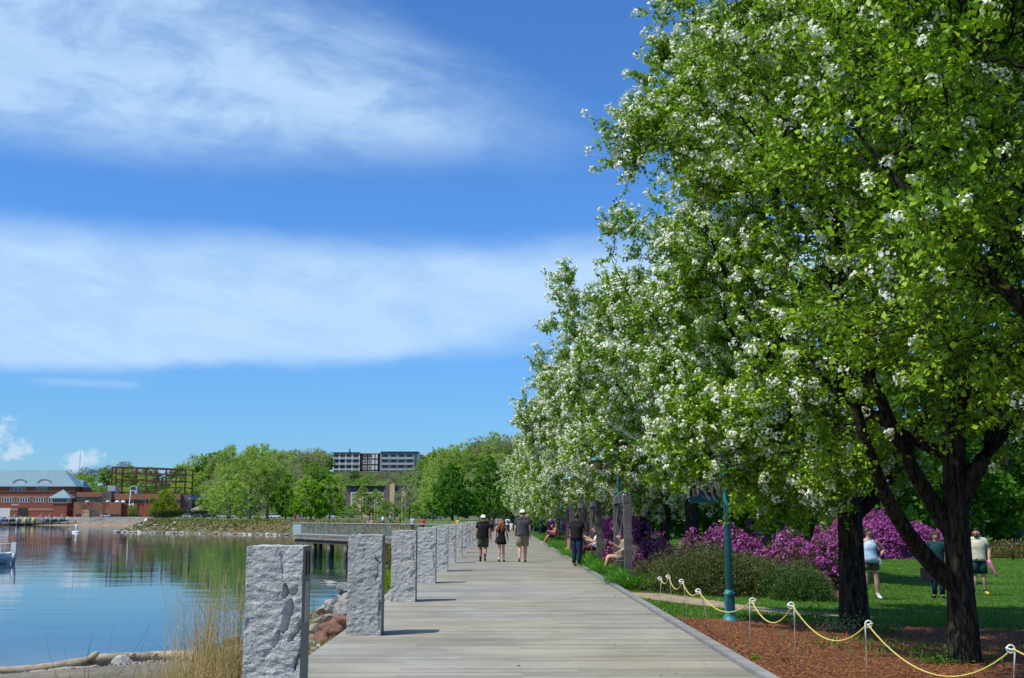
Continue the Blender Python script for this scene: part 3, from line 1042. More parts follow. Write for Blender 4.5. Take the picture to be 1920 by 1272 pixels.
    tl = twl * rg.uniform(0.5, 1.3, (nt, 1))
    tip = base + td * tl
    midp = (base + tip) / 2 + rg.normal(size=(nt, 3)) * 0.04 * twl
    wr = 0.006 * max(1, leaf / 0.08)
    TW = np.stack([np.repeat(C, ntwig, 0), midp, tip], 1)
    if leaf > 0.105: TW = TW[::2][:, ::2]
    wrs = (wr, wr * 0.7, wr * 0.35) if leaf <= 0.105 else (wr, wr * .35)
    woods_.append(tubes_np([(w_, wrs) for w_ in TW], 3))
    # leaves along the twigs
    nl = nt * nleaf
    s = rg.uniform(0.15, 1.05, (nt, nleaf, 1))
    P = base[:, None, :] * (1 - s) + tip[:, None, :] * s + rg.normal(size=(nt, nleaf, 3)) * 0.07 * twl
    Dd = td[:, None, :] * 0.6 + rg.normal(size=(nt, nleaf, 3)) * 0.8 + np.array([0, 0, -0.05])
    L = leaf * rg.uniform(0.6, 1.2, nl)
    lm = leaf_mesh('crown', P.reshape(-1, 3), Dd.reshape(-1, 3), L, L * (0.85 if fine else 0.74), rg, 1.1, tri=fine)
    lm.materials.append(MAT[mat_leaf])
    wm = join_np('trunk', woods_, mat_bark)
    fm = None
    if nfl:
        outer = np.repeat(np.clip(np.hypot(C[:, 0], C[:, 1]) / np.maximum(shell_r(np.clip((C[:, 2] - z0) / hz, 0, 1)), 0.3), 0, 1.2), ntwig)
        cw = rg.uniform(0.15, 1.0, nclump) ** 1.4
        if bloom is not None:
            cw = cw * (0.35 + 0.65 * np.clip(unit(C - np.array([0, 0, z0 + hz * 0.4])) @ np.array(bloom) + 0.45, 0, 1))
        w = rg.uniform(0, 1, nt) < fl_share * (0.15 + 0.85 * outer ** 2) * np.repeat(cw, ntwig)
        idx = np.nonzero(w)[0]
        rg.shuffle(idx)
        idx = idx[:nfl]
        fm = blossom_mesh('blossoms', tip[idx] + td[idx] * 0.03, flrad, flk, flsize, rg, td[idx])
        fm.materials.append(MAT[flmat])
    return wm, lm, fm


def plant_tree(name, meshes, loc, rz, label, cat='tree', group=None, s=1.0):
    t = empty(name, loc, rz, label, cat, group, s)
    link_mesh('trunk', meshes[0], None, t)
    cr = link_mesh('crown', meshes[1], None, t)
    if meshes[2] is not None:
        link_mesh('blossoms', meshes[2], None, cr)
    return t


# ------------------------------------------------------------------ the row of flowering pear trees on the right
ZG = lambda x, y: H1(x, y) - 0.02
PX = 5.78
# tree B (trunk at pixel 1790) has a low limb that leaves to the left and forward
low = U(1742, 1058, 14.3); mid = U(1690, 985, 14.2); hi_ = U(1655, 925, 14.0); end = U(1610, 800, 13.6); end2 = U(1590, 690, 13.4)
zb = ZG(PX, 14.4)
tb = Vector((PX, 14.4, zb))
limbB = [((0, 0, (low.z - zb) * 0.75)), tuple(low - tb), tuple(mid - tb), tuple(hi_ - tb), tuple(end - tb), tuple(end2 - tb)]
LIMX = [1100, 1285, 1330, 1540, 1585, 1615, 1690, 1760, 1800, 1885, 1930, 2100]
LIMY = [900, 985, 975, 985, 960, 925, 915, 925, 870, 870, 915, 900]


def lifted(x0, y0, z0_, rr=0.30, thin=None):
    """the lowest boughs were pruned: nothing hangs below this underside"""
    iv = CAMR.transposed()
    M = np.array([list(r) for r in iv])
    def f(C):
        P = (C + np.array([x0, y0, z0_ - EYE])) @ M.T
        px = CX - F * P[:, 0] / P[:, 2]; py = CY + F * P[:, 1] / P[:, 2]
        ok = py + rr * F / -P[:, 2] < np.interp(px, LIMX, LIMY)
        ok &= ~((np.abs(px - 1357) < 30) & (py > 790) & (py < 955))          # the gap the lamp post stands in
        if thin:
            low_in = (C[:, 2] < thin[0]) & (C[:, 1] < 1.0) & (C[:, 0] > thin[1])
            ok &= ~low_in | (np.random.default_rng(9).uniform(0, 1, len(C)) > thin[2])
        return ok
    return f

mB = tree_parts(101, 10.8, 3.9, 2.3, 860, 7, 22, 0.074, 'pear_leaf', nfl=1800, fl_share=1.6, flrad=0.085, flsize=0.040, flk=24, extra=(46, (-1.6, -1.5, 2.5), (-.1, -.6, 4.7)), shell=0.38, clear=lifted(5.78, 14.4, -0.15, thin=(5.6, -9, 0.62)), bloom=(-.6, -.3, .7), twl=0.48, trunk_r=0.185, nlimb=13, straight=True, bough=9, prof=[(0, .42), (.15, .56), (.35, .72), (.6, 1.0), (.8, .92), (.93, .5), (1, .12)], limbs=[(limbB, 0.13, 0.05), ([(0, 0, 1.5), (-0.5, 0.1, 2.4), (-1.0, 0, 3.6), (-1.6, -0.3, 5)], 0.12, 0.04), ([(0, 0, 1.9), (0.5, -0.1, 2.8), (1.0, 0.2, 4.2)], 0.12, 0.05)])
mA = tree_parts(206, 12.3, 3.5, 1.75, 1250, 7, 38, 0.078, 'pear_leaf', fine=True, nfl=4400, fl_share=3.6, flrad=0.085, flsize=0.044, flk=19, extra=(12, (-2.9, -1.7, 2.6), (-2.2, -.5, 4.0)), shell=0.36, twl=0.46, clear=lifted(5.8, 18.9, -0.15, thin=(6.4, -0.8, 0.66)), bloom=(-.75, -.2, .6), bough=9, prof=[(0, .66), (.12, .78), (.35, .84), (.53, .90), (.66, 1.0), (.82, .72), (.93, .42), (1, .1)], trunk_r=0.235, nlimb=15, straight=True, limbs=[([(0, 0, 1.7), (-0.35, 0, 2.6), (-0.9, -.2, 4.0), (-1.3, -.4, 6.0)], 0.15, 0.06), ([(0, 0, 1.9), (0.30, 0, 2.8), (0.45, 0.1, 4.0), (0.9, 0.2, 6.0)], 0.16, 0.06)])
mC = tree_parts(303, 9.8, 3.2, 2.6, 620, 7, 21, 0.076, 'pear_leaf', clear=lifted(5.95, 9.7, -0.15), nfl=620, fl_share=0.8, flsize=0.034, flrad=0.075, flk=26, bloom=(-.6, -.3, .7), shell=0.36, trunk_r=0.22, nlimb=13, bough=8)
mM = [tree_parts(404 + i, 11.4, 4.5, 2.5, 720, 6, 24, 0.100, 'pear_leaf', fine=True, nfl=4000, fl_share=6.0, flsize=0.065, flrad=0.12, flk=16, shell=0.34, bough=6, trunk_r=0.24, nlimb=12, twl=0.5) for i in range(2)]
mF = [tree_parts(504 + i, 11.0, 4.7, 1.9, 400, 6, 19, 0.14, 'pear_leaf', nfl=2600, fl_share=8.0, fine=True, bough=5, flsize=0.075, flrad=0.14, flk=9, trunk_r=0.22, nlimb=10, twl=0.55) for i in range(2)]
GRP = 'row of white flowering pear trees beside the boardwalk'
plant_tree('pear_tree', mC, (5.95, 9.7, ZG(5.95, 9.7)), 0.7, 'flowering pear tree with large bright leaves at the top right corner', group=GRP)
plant_tree('pear_tree', mB, (PX, 14.4, zb), 0.0, 'flowering pear tree in the mulch with a low side limb leaning over the lawn', group=GRP)
plant_tree('pear_tree', mA, (5.80, 18.9, ZG(5.80, 18.9)), 0.0, 'tall flowering pear tree whose dark trunk stands next to the woman in shorts', group=GRP)
row = [(6.1, 36.5, 0, 1.08), (5.9, 42.0, 1, 0.98), (6.0, 48.0, 0, 1.03), (6.3, 55.0, 1, 1.02), (6.2, 62.5, 0, 1.05), (6.0, 70.0, 2, 1.0), (5.8, 78.0, 3, 1.04), (5.6, 87.0, 2, 1.02), (5.3, 97.0, 3, 1.05), (5.0, 108.0, 2, 1.03), (5.0, 120.0, 3, 1.0), (4.8, 134.0, 2, 1.0)]
WHO = ['behind the first wooden swing frame', 'behind the second wooden swing frame', 'behind the standing person in black', 'behind the third teal lamp post', 'sixth in the row, just past the swing frames', 'seventh in the row from the camera', 'eighth in the row from the camera', 'ninth in the row from the camera', 'tenth in the row from the camera', 'eleventh in the row from the camera', 'twelfth in the row, near the far end', 'last in the row at the far end of the boardwalk']
for i, (x, y, k, s) in enumerate(row):
    plant_tree('pear_tree', (mM + mF)[k], (x, y, ZG(x, y)), i * 1.9 + 0.4, 'white blossoming pear tree ' + WHO[i], group=GRP, s=s)
# ------------------------------------------------------------------ shrubs, beds and grass
def mound(name, label, cat, cen, rx, ry, h, seed, n, L, W, mat, group=None, nfl=0, flmat='magenta', flsize=0.05, flk=7, flrad=0.06, up=0.7, stems=14, lumps=9, stem_mat='bark_dark', tri=False):
    """a shrub: woody stems from the ground and leaves through a lumpy dome"""
    rg = np.random.default_rng(seed)
    t = empty(name, cen, 0, label, cat, group)
    lc = np.stack([rg.uniform(-0.62, 0.62, lumps) * rx, rg.uniform(-0.62, 0.62, lumps) * ry, np.zeros(lumps)], 1)
    lr = rg.uniform(0.34, 0.6, lumps)
    hh = rg.uniform(0.72, 1.0, lumps) * h * (1 - 0.35 * np.hypot(lc[:, 0] / rx, lc[:, 1] / ry))
    k = rg.integers(0, lumps, n)
    d = unit(rg.normal(size=(n, 3))); d[:, 2] = np.abs(d[:, 2])
    u = rg.uniform(0, 1, (n, 1)) ** 0.22
    bump = 1 + 0.10 * np.sin(d[:, 0:1] * 9 + k[:, None]) * np.sin(d[:, 2:3] * 8)
    P = lc[k] + d * u * bump * np.stack([lr[k] * rx, lr[k] * ry, hh[k]], 1)
    D = d * 0.8 + rg.normal(size=(n, 3)) * 0.5 + np.array([0, 0, up])
    me = leaf_mesh('foliage', P, D, L * rg.uniform(0.6, 1.3, n), W * rg.uniform(0.7, 1.2, n), rg, tri=tri)
    me.materials.append(MAT[mat])
    fo = link_mesh('foliage', me, None, t)
    if nfl:
        kk = rg.integers(0, lumps, nfl)
        d2 = unit(rg.normal(size=(nfl, 3))); d2[:, 2] = np.abs(d2[:, 2])
        Q = lc[kk] + d2 * (1.0 + rg.normal(size=(nfl, 1)) * 0.05) * np.stack([lr[kk] * rx, lr[kk] * ry, hh[kk]], 1)
        keep = np.ones(nfl, bool)
        fm = blossom_mesh('blossoms', Q[keep], flrad, flk, flsize, rg, d2[keep])
        fm.materials.append(MAT[flmat])
        link_mesh('blossoms', fm, None, fo)
    sg = []
    for i in range(stems):
        j = i % lumps
        b = np.array([lc[j, 0] * 0.3, lc[j, 1] * 0.3, -0.05]) + rg.normal(size=3) * 0.05
        e = lc[j] + np.array([rg.normal() * 0.2 * rx, rg.normal() * 0.2 * ry, hh[j] * 0.8])
        sg.append((bez(b, (b + e) / 2 + rg.normal(size=3) * 0.12, e, 5), np.linspace(0.022, 0.005, 5)))
    sm = np_mesh('stems', *tubes_np(sg, 5)); sm.materials.append(MAT[stem_mat])
    link_mesh('stems', sm, None, t)
    return t


GS = 'low evergreen shrubs in the planting bed'
mound('juniper_shrub', 'broad olive juniper shrub behind the teal lamp post', 'shrub', (5.1, 27.0, ZG(5.1, 27)), 1.9, 1.5, 1.35, 1, 52000, 0.06, 0.028, 'juniper', GS, lumps=20, up=.2, tri=True)
mound('juniper_shrub', 'low brownish juniper shrub beside the tall grass clump', 'shrub', (3.75, 27.6, ZG(3.75, 27.6)), 0.75, 0.9, 0.75, 2, 16000, 0.06, 0.026, 'juniper', GS, lumps=9, up=.25, tri=True)
mound('juniper_shrub', 'greener low shrub next to the tall dark pear trunk', 'shrub', (6.7, 25.9, ZG(6.7, 26)), 0.95, 1.1, 0.85, 3, 28000, 0.06, 0.026, 'juniper_green', GS, lumps=11, up=.25, tri=True)
mound('juniper_shrub', 'olive juniper shrub at the back right of the planting bed', 'shrub', (6.9, 28.8, ZG(7.2, 29)), 1.3, 1.2, 1.05, 4, 20000, 0.06, 0.028, 'juniper', GS, lumps=9, up=.25, tri=True)
mound('juniper_shrub', 'low shrub at the foot of the far lamp posts', 'shrub', (4.3, 72, -0.1), 1.2, 5, 0.9, 5, 5000, 0.14, 0.05, 'juniper_green', GS, stems=6)
mound('juniper_shrub', 'brownish low shrub between the first and second swing frames', 'shrub', (4.6, 40.5, -0.1), 0.8, 1.8, 0.6, 6, 5000, 0.1, 0.03, 'juniper', GS, stems=6)
GR = 'magenta flowering rhododendron shrubs'
RH = [('magenta rhododendron behind the broad olive juniper', 6.3, 33.0, 1.3, 1.3, 2.05, 2200, 760),
      ('magenta rhododendron left of the tall dark pear trunk, flowers thinning', 8.1, 31.0, 1.5, 1.4, 1.75, 4600, 900),
      ('dark rhododendron between the juniper and the tall pear trunk', 7.3, 34.5, 1.3, 1.2, 2.0, 3800, 170),
      ('small magenta rhododendron right of the first swing frame', 4.75, 36.0, 0.75, 1.0, 1.5, 1800, 330),
      ('magenta rhododendron seen through the first swing frame', 5.2, 47.5, 1.2, 2.4, 2.5, 2400, 900),
      ('magenta rhododendron behind the second swing frame', 5.2, 57.0, 1.2, 2.4, 2.2, 2200, 700),
      ('magenta rhododendron behind the third teal lamp post', 5.3, 76.0, 1.9, 3.4, 2.5, 2200, 900),
      ('farthest magenta rhododendron along the boardwalk', 4.4, 88.0, 1.1, 4.0, 2.1, 1600, 500),
      ('large magenta rhododendron across the lawn, behind the woman in shorts', 19.6, 60.0, 2.2, 1.6, 2.6, 3600, 1500),
      ('faded pink rhododendron at the far edge of the lawn', 22.6, 62.0, 1.9, 1.5, 2.2, 3600, 900),
      ('tall magenta rhododendron at the lawn edge, hidden by a leaning limb', 17.4, 58.0, 1.4, 1.4, 2.7, 2600, 900)]
for i, (lb, x, y, rx, ry, h, n_, nf) in enumerate(RH):
    fsz = 0.055 if y < 40 else 0.085
    mound('rhododendron', lb, 'shrub', (x, y, ZG(x, y)), rx, ry, h, 40 + i, n_ * 2, 0.12, 0.045, 'rhodo_leaf', GR, nfl=nf * 2, flsize=fsz * 1.08, flrad=0.08 if y < 40 else 0.13, flk=5, up=0.3, stems=9)


def blades(name, P, D, L, W, rg, mat, segs=3, droop=0.5):
    """arching grass-like blades, each a tapering strip"""
    n = len(P)
    D = unit(D)
    side = unit(np.cross(D, np.array([0, 0, 1.0]) + rg.normal(size=(n, 3)) * 0.15))
    hor = D.copy(); hor[:, 2] = 0
    hor = unit(hor + 1e-6)
    L = np.broadcast_to(np.asarray(L, float), (n,))[:, None]; W = np.broadcast_to(np.asarray(W, float), (n,))[:, None]
    rows = []
    for i in range(segs + 1):
        t = i / segs
        c = P + D * L * t + hor * L * droop * t * t * 0.6 - np.array([0, 0, 1.0]) * L * droop * t ** 2.4 * 0.7
        w = W * (1 - t ** 1.6) * 0.5 + 0.0008
        rows += [c - side * w, c + side * w]
    v = np.stack(rows, 1).reshape(-1, 3)
    b = np.arange(n)[:, None] * (2 * (segs + 1))
    f = np.concatenate([b + np.array([[2 * i, 2 * i + 1, 2 * i + 3, 2 * i + 2]]) for i in range(segs)], 1).reshape(-1, 4)
    me = np_mesh(name, v, f)
    me.materials.append(MAT[mat])
    return me


def lily(label, cx, cy, rx, ry, n, L, seed):
    rg = np.random.default_rng(seed)
    nc = max(6, n // 26)
    a = rg.uniform(0, 2 * PI, nc); rr = np.sqrt(rg.uniform(0, 1, nc))
    cc = np.stack([rr * np.cos(a) * rx, rr * np.sin(a) * ry, np.zeros(nc)], 1)
    k = rg.integers(0, nc, n)
    P = cc[k] + rg.normal(size=(n, 3)) * np.array([0.05, 0.05, 0])
    D = rg.normal(size=(n, 3)) * 0.42 + np.array([0, 0, 1.0])
    me = blades('daylily_clump', P, D, L * rg.uniform(0.6, 1.15, n), 0.024 * rg.uniform(0.7, 1.2, n), rg, 'lily_leaf', 4, 0.62)
    o = link_mesh('daylily_clump', me, None, None, (cx, cy, ZG(cx, cy) + 0.01))
    tag(o, label, 'plant', 'clumps of arching green daylily leaves')


lily('arching green daylily leaves in front of the juniper, nearest clump', 3.35, 28.6, 0.62, 1.9, 2600, 0.66, 1)
lily('green daylily leaves beside the legs of the first swing sitter', 3.15, 34.6, 0.38, 1.5, 1500, 0.55, 2)
lily('green daylily leaves at the feet of the standing person in black', 3.05, 39.3, 0.32, 2.0, 1300, 0.55, 3)
lily('long strip of daylily leaves left of the standing person in black', 3.2, 49.5, 0.42, 7.0, 2800, 0.7, 4)
lily('daylily leaves at the base of the third teal lamp post', 3.2, 63.5, 0.5, 4.5, 1500, 0.8, 5)
lily('farthest patch of daylily leaves with pale tips', 3.5, 82, 0.7, 5.0, 1300, 0.9, 6)

# mown grass: blades over the nearer lawn and the strip by the walk
rg = np.random.default_rng(77)


def grass(name, n, fx, fy, L, W, seed, mat='grass_blade', ok=None, segs=1, droop=0.3):
    rg = np.random.default_rng(seed)
    X, Y = fx(rg, n), fy(rg, n)
    if ok is not None:
        k = ok(X, Y)
        X, Y = X[k], Y[k]
    n = len(X)
    P = np.stack([X, Y, height(X, Y) + 0.0], 1)
    D = rg.normal(size=(n, 3)) * 0.35 + np.array([0, 0, 1.0])
    me = blades(name, P, D, L * rg.uniform(0.5, 1.2, n), W * rg.uniform(0.7, 1.2, n), rg, mat, segs, droop)
    o = link_mesh(name, me)
    return tag(o, kind='stuff')


def pathY(X, pts):
    a = np.array(pts)
    return np.interp(X, a[:, 0], a[:, 1])


def strip_ok(X, Y):
    below = Y < pathY(X, LO_) + 0.06 * np.sin(X * 21)
    m = 19.5 + 0.12 * np.sin(X * 5) + 0.08 * np.sin(X * 13) - 0.9 * sst((X - 4.4) / 0.8) * 0
    return below & (Y > m) & (X > 2.80 + 0.03 * np.sin(Y * 9))


def lawn_ok(X, Y):
    a = (Y > pathY(X, UP_) + 0.05 * np.sin(X * 17))
    bed = (Y > 26.6) & (X < 9.3 - 0.8 * np.sin(Y * 0.3))
    jun = ((X - 5.1) / 1.7) ** 2 + ((Y - 27.0) / 1.3) ** 2 < 1
    return a & ~bed & ~jun & (X > 2.85)


grass('lawn_grass', 22000, lambda r, n: r.uniform(2.8, 11, n), lambda r, n: r.uniform(19.3, 24.2, n), 0.075, 0.010, 1, ok=strip_ok)
grass('lawn_grass', 44000, lambda r, n: r.uniform(3.2, 16, n), lambda r, n: r.uniform(21.4, 34, n), 0.06, 0.012, 2, ok=lawn_ok)
grass('lawn_grass', 34000, lambda r, n: r.uniform(10, 27, n), lambda r, n: 33 + 27 * r.uniform(0, 1, n), 0.07, 0.022, 3, ok=lambda X, Y: (X > Y * 0.30))
grass('mulch_edge_weeds', 420, lambda r, n: 5.3 + r.normal(size=n) * 0.9, lambda r, n: 15.6 + r.normal(size=n) * 0.8, 0.13, 0.02, 4, mat='dark_leaf', ok=lambda X, Y: (X < 9) & (Y < 19), segs=2)

# bark chips on the mulch
n = 32000
Y = 9.0 + 10.4 * rg.uniform(0, 1, n) ** 1.1
X = 2.85 + rg.uniform(0, 1, n) * (Y * 0.48 - 2.4)
P = np.stack([X, Y, height(X, Y) + 0.010 + rg.uniform(0, 0.012, n)], 1)
D = rg.normal(size=(n, 3)); D[:, 2] *= 0.25
me = leaf_mesh('mulch_chips', P, D, rg.uniform(0.02, 0.07, n), rg.uniform(0.006, 0.018, n), rg, 3.0, 0.05)
me.materials.append(MAT['mulch_chip'])
tag(link_mesh('mulch_chips', me), kind='stuff')
n = 9000
Y = rg.uniform(26.6, 60, n); X = rg.uniform(2.82, 9, n)
P = np.stack([X, Y, height(X, Y) + 0.012], 1); D = rg.normal(size=(n, 3)); D[:, 2] *= 0.25
me = leaf_mesh('bed_chips', P, D, rg.uniform(0.04, 0.09, n), rg.uniform(0.015, 0.03, n), rg, 3.0, 0.05)
me.materials.append(MAT['mulch_chip'])
tag(link_mesh('bed_chips', me), kind='stuff')
n = 170
Y = rg.uniform(10, 40, n); X = 2.6 - np.abs(rg.normal(size=n)) * 1.1
P = np.stack([X, Y, np.full(n, 0.006)], 1); D = rg.normal(size=(n, 3)); D[:, 2] *= 0.1
me = leaf_mesh('fallen_leaves', P, D, rg.uniform(0.02, 0.05, n), rg.uniform(0.012, 0.03, n), rg, 4.0, 0.15)
me.materials.append(MAT['mulch_chip'])
tag(link_mesh('fallen_leaves', me), kind='stuff')
# fallen twigs and little weeds in the mulch
for i, (px, py, Y_) in enumerate([(1300, 1165, 0), (1545, 1215, 0), (1700, 1245, 0), (1360, 1200, 0)]):
    c = GP(px, py, -0.12)
    a = random.uniform(0, PI)
    pts = [c + Vector((math.cos(a + .3 * j) * .11 * j, math.sin(a + .2 * j) * .11 * j, 0.012 + .012 * (j % 2))) for j in range(5)]
    o = MB().tube(pts, [0.006, 0.006, 0.005, 0.004, 0.003], 5).build('fallen_twig', MAT['bark_dark'])
    tag(o, ['thin dark twig in the mulch near the lamp post', 'thin dark twig in the mulch below the rope', 'thin dark twig in the mulch at the lower right', 'short dark twig in the mulch by the tilted rope stake'][i], 'twig', 'fallen twigs on the mulch')
for i, (px, py, s, mt, lb) in enumerate([(1416, 1246, 0.05, 'lime_leaf', 'tiny bright green weed at the edge board beside a rope stake'), (1520, 1150, 0.30, 'dark_leaf', 'leafy weed patch in the mulch left of the middle rope stake'), (1660, 1180, 0.22, 'dark_leaf', 'leafy weed in the mulch in front of the two pear trunks'), (1740, 1160, 0.25, 'dark_leaf', 'upright weed against the right pear trunk'), (1570, 1178, 0.3, 'grey_leaf', 'pale leafy weed patch under the sagging rope'), (1760, 1240, 0.22, 'dark_leaf', 'low weed in the shade at the lower right')]):
    c = GP(px, py, -0.12)
    r2 = np.random.default_rng(300 + i)
    k = 60 if s < 0.1 else 260
    P = r2.normal(size=(k, 3)) * np.array([s, s, 0.0]) * 0.6 + np.array([0, 0, 0.01]); P[:, 2] = np.abs(r2.normal(size=k)) * s * 0.35
    me = leaf_mesh('weed_plant', P, r2.normal(size=(k, 3)) + np.array([0, 0, .8]), r2.uniform(0.03, 0.06, k), 0.025, r2)
    me.materials.append(MAT[mt])
    o = link_mesh('weed_plant', me, None, None, (c.x, c.y, ZG(c.x, c.y) + 0.02))
    tag(o, lb, 'weed', 'weeds growing in the mulch')


# ------------------------------------------------------------------ the near shore: bank, rocks, driftwood, dry stalks
def rock_mesh(seed, sub=2, flat=0.75, rough=0.03):
    import bmesh
    r = random.Random(seed)
    bm = bmesh.new()
    bmesh.ops.create_icosphere(bm, subdivisions=sub, radius=1.0)
    pl = []
    for i in range(18):
        v = Vector((r.gauss(0, 1), r.gauss(0, 1), r.gauss(0, 1))).normalized()
        pl.append((v, r.uniform(0.55, 0.92)))
    for v in bm.verts:
        d = v.co.normalized()
        k = min([1.05] + [h / d.dot(p) for p, h in pl if d.dot(p) > 0.05])
        k += rough * 1.6 * mnoise.fractal(d * 3 + Vector((seed, 0, 0)), 1.0, 2.0, 3)
        v.co = Vector((d.x * k, d.y * k * 0.85, d.z * k * flat))
    me = bpy.data.meshes.new('rock')
    bm.to_mesh(me); bm.free()
    return me


RM = {}
for mt in ('stone_grey', 'stone_red', 'stone_tan', 'stone_pale'):
    RM[mt] = []
    for s in range(3):
        m_ = rock_mesh(hash(mt) % 1 + s + len(RM) * 7, 3); m_.materials.append(MAT[mt]); RM[mt].append(m_)
bank = tag(empty('riprap_bank', (0, 0, 0)), kind='structure')
random.seed(21)


def put_rock(x, y, s, mt, z=None, par=None, up=0.25):
    z = H1(x, y) if z is None else z
    return link_mesh('rock', random.choice(RM[mt]), None, par or bank, (x, y, z + s * up), (random.uniform(-.35, .35), random.uniform(-.35, .35), random.uniform(0, 6.3)), (s, s * random.uniform(0.75, 1.1), s * random.uniform(0.7, 1.0)))


# the slope seen between the first two pillars, hand placed: pixel, size, colour
for px, py, z, s, mt in [(600, 1200, -0.45, .33, 'stone_red'), (640, 1165, -0.5, .42, 'stone_red'), (622, 1178, -0.5, .30, 'stone_red'), (585, 1212, -0.5, .22, 'stone_pale'),
                         (598, 1222, -0.35, .17, 'stone_pale'), (610, 1165, -0.75, .42, 'stone_tan'), (590, 1180, -.7, .26, 'stone_tan'), (650, 1145, -.55, .45, 'stone_grey'), (630, 1135, -0.8, .45, 'stone_grey'),
                         (610, 1140, -1.0, .30, 'stone_tan'), (655, 1118, -.9, .5, 'stone_tan'), (648, 1100, -1.2, .5, 'stone_grey'), (732, 1120, -0.3, .26, 'stone_grey'), (742, 1108, -.35, .32, 'stone_grey'), (738, 1090, -.5, .36, 'stone_tan'), (745, 1078, -.5, .4, 'stone_red'), (730, 1100, -.5, .30, 'stone_grey')]:
    p_ = GP(px, py, z)
    put_rock(p_.x, p_.y, s, mt, z=z - s * .35)
for i in range(120):
    y = random.uniform(18, 75)
    sx = np.interp(y, [14, 20, 24, 26, 30, 36, 60, 80], [-17, -14, -9.5, -8.4, -7.6, -7.1, -6.2, -6.0])
    x = random.uniform(sx - 0.3, -2.7)
    if y < 24 and x < -4.5: continue
    put_rock(x, y, random.uniform(0.14, 0.42), random.choice(['stone_grey', 'stone_grey', 'stone_tan', 'stone_red']), up=0.1)
# tall shrubby weeds on the bank
GB = 'weeds on the shore bank'
mound('bank_bush', 'green leafy bush between the second and third granite pillars', 'bush', (-3.7, 33.5, -0.75), 0.6, 1.6, 1.35, 61, 5200, 0.09, 0.035, 'lime_leaf', GB, stems=8)
mound('bank_bush', 'yellow-green bush at the landward end of the pier', 'bush', (-6.2, 62, -0.9), 2.0, 5, 1.5, 62, 6000, 0.13, 0.05, 'bank_weed', GB, stems=8)
mound('bank_bush', 'small leafy plant growing out of the shore rocks', 'bush', (-6.0, 34.5, -1.45), 0.45, 0.5, 0.8, 63, 900, 0.06, 0.03, 'lime_leaf', GB, stems=7)


def stalks(name, label, base, n, hgt, spread, lean, seed, r0=0.004, mat='straw', side=5, cat='dry weed', group=None, bend=0.3):
    rg = np.random.default_rng(seed)
    sg = []
    for i in range(n):
        b = np.array([rg.normal() * spread[0], rg.normal() * spread[1], 0.0])
        h = hgt * (0.28 + 0.72 * rg.uniform(0, 1) ** 1.9)
        d = np.array([rg.normal() * lean, rg.normal() * lean, 1.0])
        e = b + d * h
        m2 = b + d * h * 0.5 + rg.normal(size=3) * bend * 0.14 * h
        P = bez(b, m2, e, 6)
        r = r0 * rg.uniform(0.5, 1.1)
        sg.append((P, np.linspace(r, r * 0.3, 6)))
        for k in range(rg.integers(0, side)):
            t = rg.integers(1, 5)
            q = P[t]
            f = q + unit(d + rg.normal(size=3) * 0.5)[...] * h * rg.uniform(0.10, 0.32)
            sg.append((bez(q, (q + f) / 2 + rg.normal(size=3) * 0.03, f, 6), np.linspace(r * 0.6, r * 0.2, 6)))
    me = np_mesh(name, *tubes_np(sg, 3)); me.materials.append(MAT[mat])
    o = link_mesh(name, me, None, None, base)
    return tag(o, label, cat, group)


GD = 'dry stalks on the bank in front'
z_ = H1(-3.1, 11.6)
stalks('dry_stalks', 'dense clump of tall straw-coloured stalks beside the nearest granite pillar', (-2.92, 11.9, z_), 300, 1.32, (0.20, 0.35), 0.12, 1, 0.0045, group=GD)
stalks('dry_stalks', 'tallest branching straw stalks against the nearest granite pillar', (-2.72, 12.0, z_), 34, 1.62, (0.10, 0.15), 0.07, 2, 0.006, group=GD)
stalks('dry_stalks', 'thin pale stalks rising in front of the green reflection', (-3.35, 12.6, H1(-3.3, 12.6)), 90, 1.45, (0.16, 0.25), 0.10, 3, 0.004, group=GD)
stalks('dry_stalks', 'low tan grass tangle at the bottom beside the nearest pillar', (-3.0, 11.3, H1(-3, 11.3)), 420, 0.55, (0.28, 0.30), 0.35, 4, 0.0045, group=GD)
stalks('bare_twigs', 'thin dark leafless twigs fanning up in front of the driftwood', (-3.75, 10.6, H1(-3.7, 10.6) - 0.1), 26, 1.0, (0.10, 0.15), 0.42, 5, 0.004, 'bark_dark', 2, 'twigs', GD)
stalks('bare_twigs', 'few dark twigs at the far left bottom edge', (-4.75, 10.4, H1(-4.7, 10.4) - 0.1), 9, 0.7, (0.12, 0.12), 0.45, 6, 0.004, 'bark_dark', 2, 'twigs', GD)
mound('weed_clump', 'green weeds at the foot of the dry stalks', 'weed', (-3.0, 11.25, H1(-3, 11.3) - 0.05), 0.45, 0.35, 0.22, 64, 1600, 0.07, 0.012, 'lime_leaf', None, stems=3)
mound('dry_bush', 'tan tangled bush behind the low grass tangle', 'bush', (-3.0, 12.6, H1(-3, 12.6) - 0.05), 0.42, 0.5, 0.62, 65, 5200, 0.09, 0.008, 'straw', None, stems=20, stem_mat='straw')
# bank grass as stuff
grass('bank_grass', 14000, lambda r, n: -2.5 - np.abs(r.normal(size=n)) * 1.5, lambda r, n: 9 + 90 * r.uniform(0, 1, n) ** 1.5, 0.24, 0.014, 9, mat='bank_weed', ok=lambda X, Y: (shore_dist(X, Y) > 0.9) & ~((Y < 26) & (X < -3.6)), segs=2, droop=0.6)
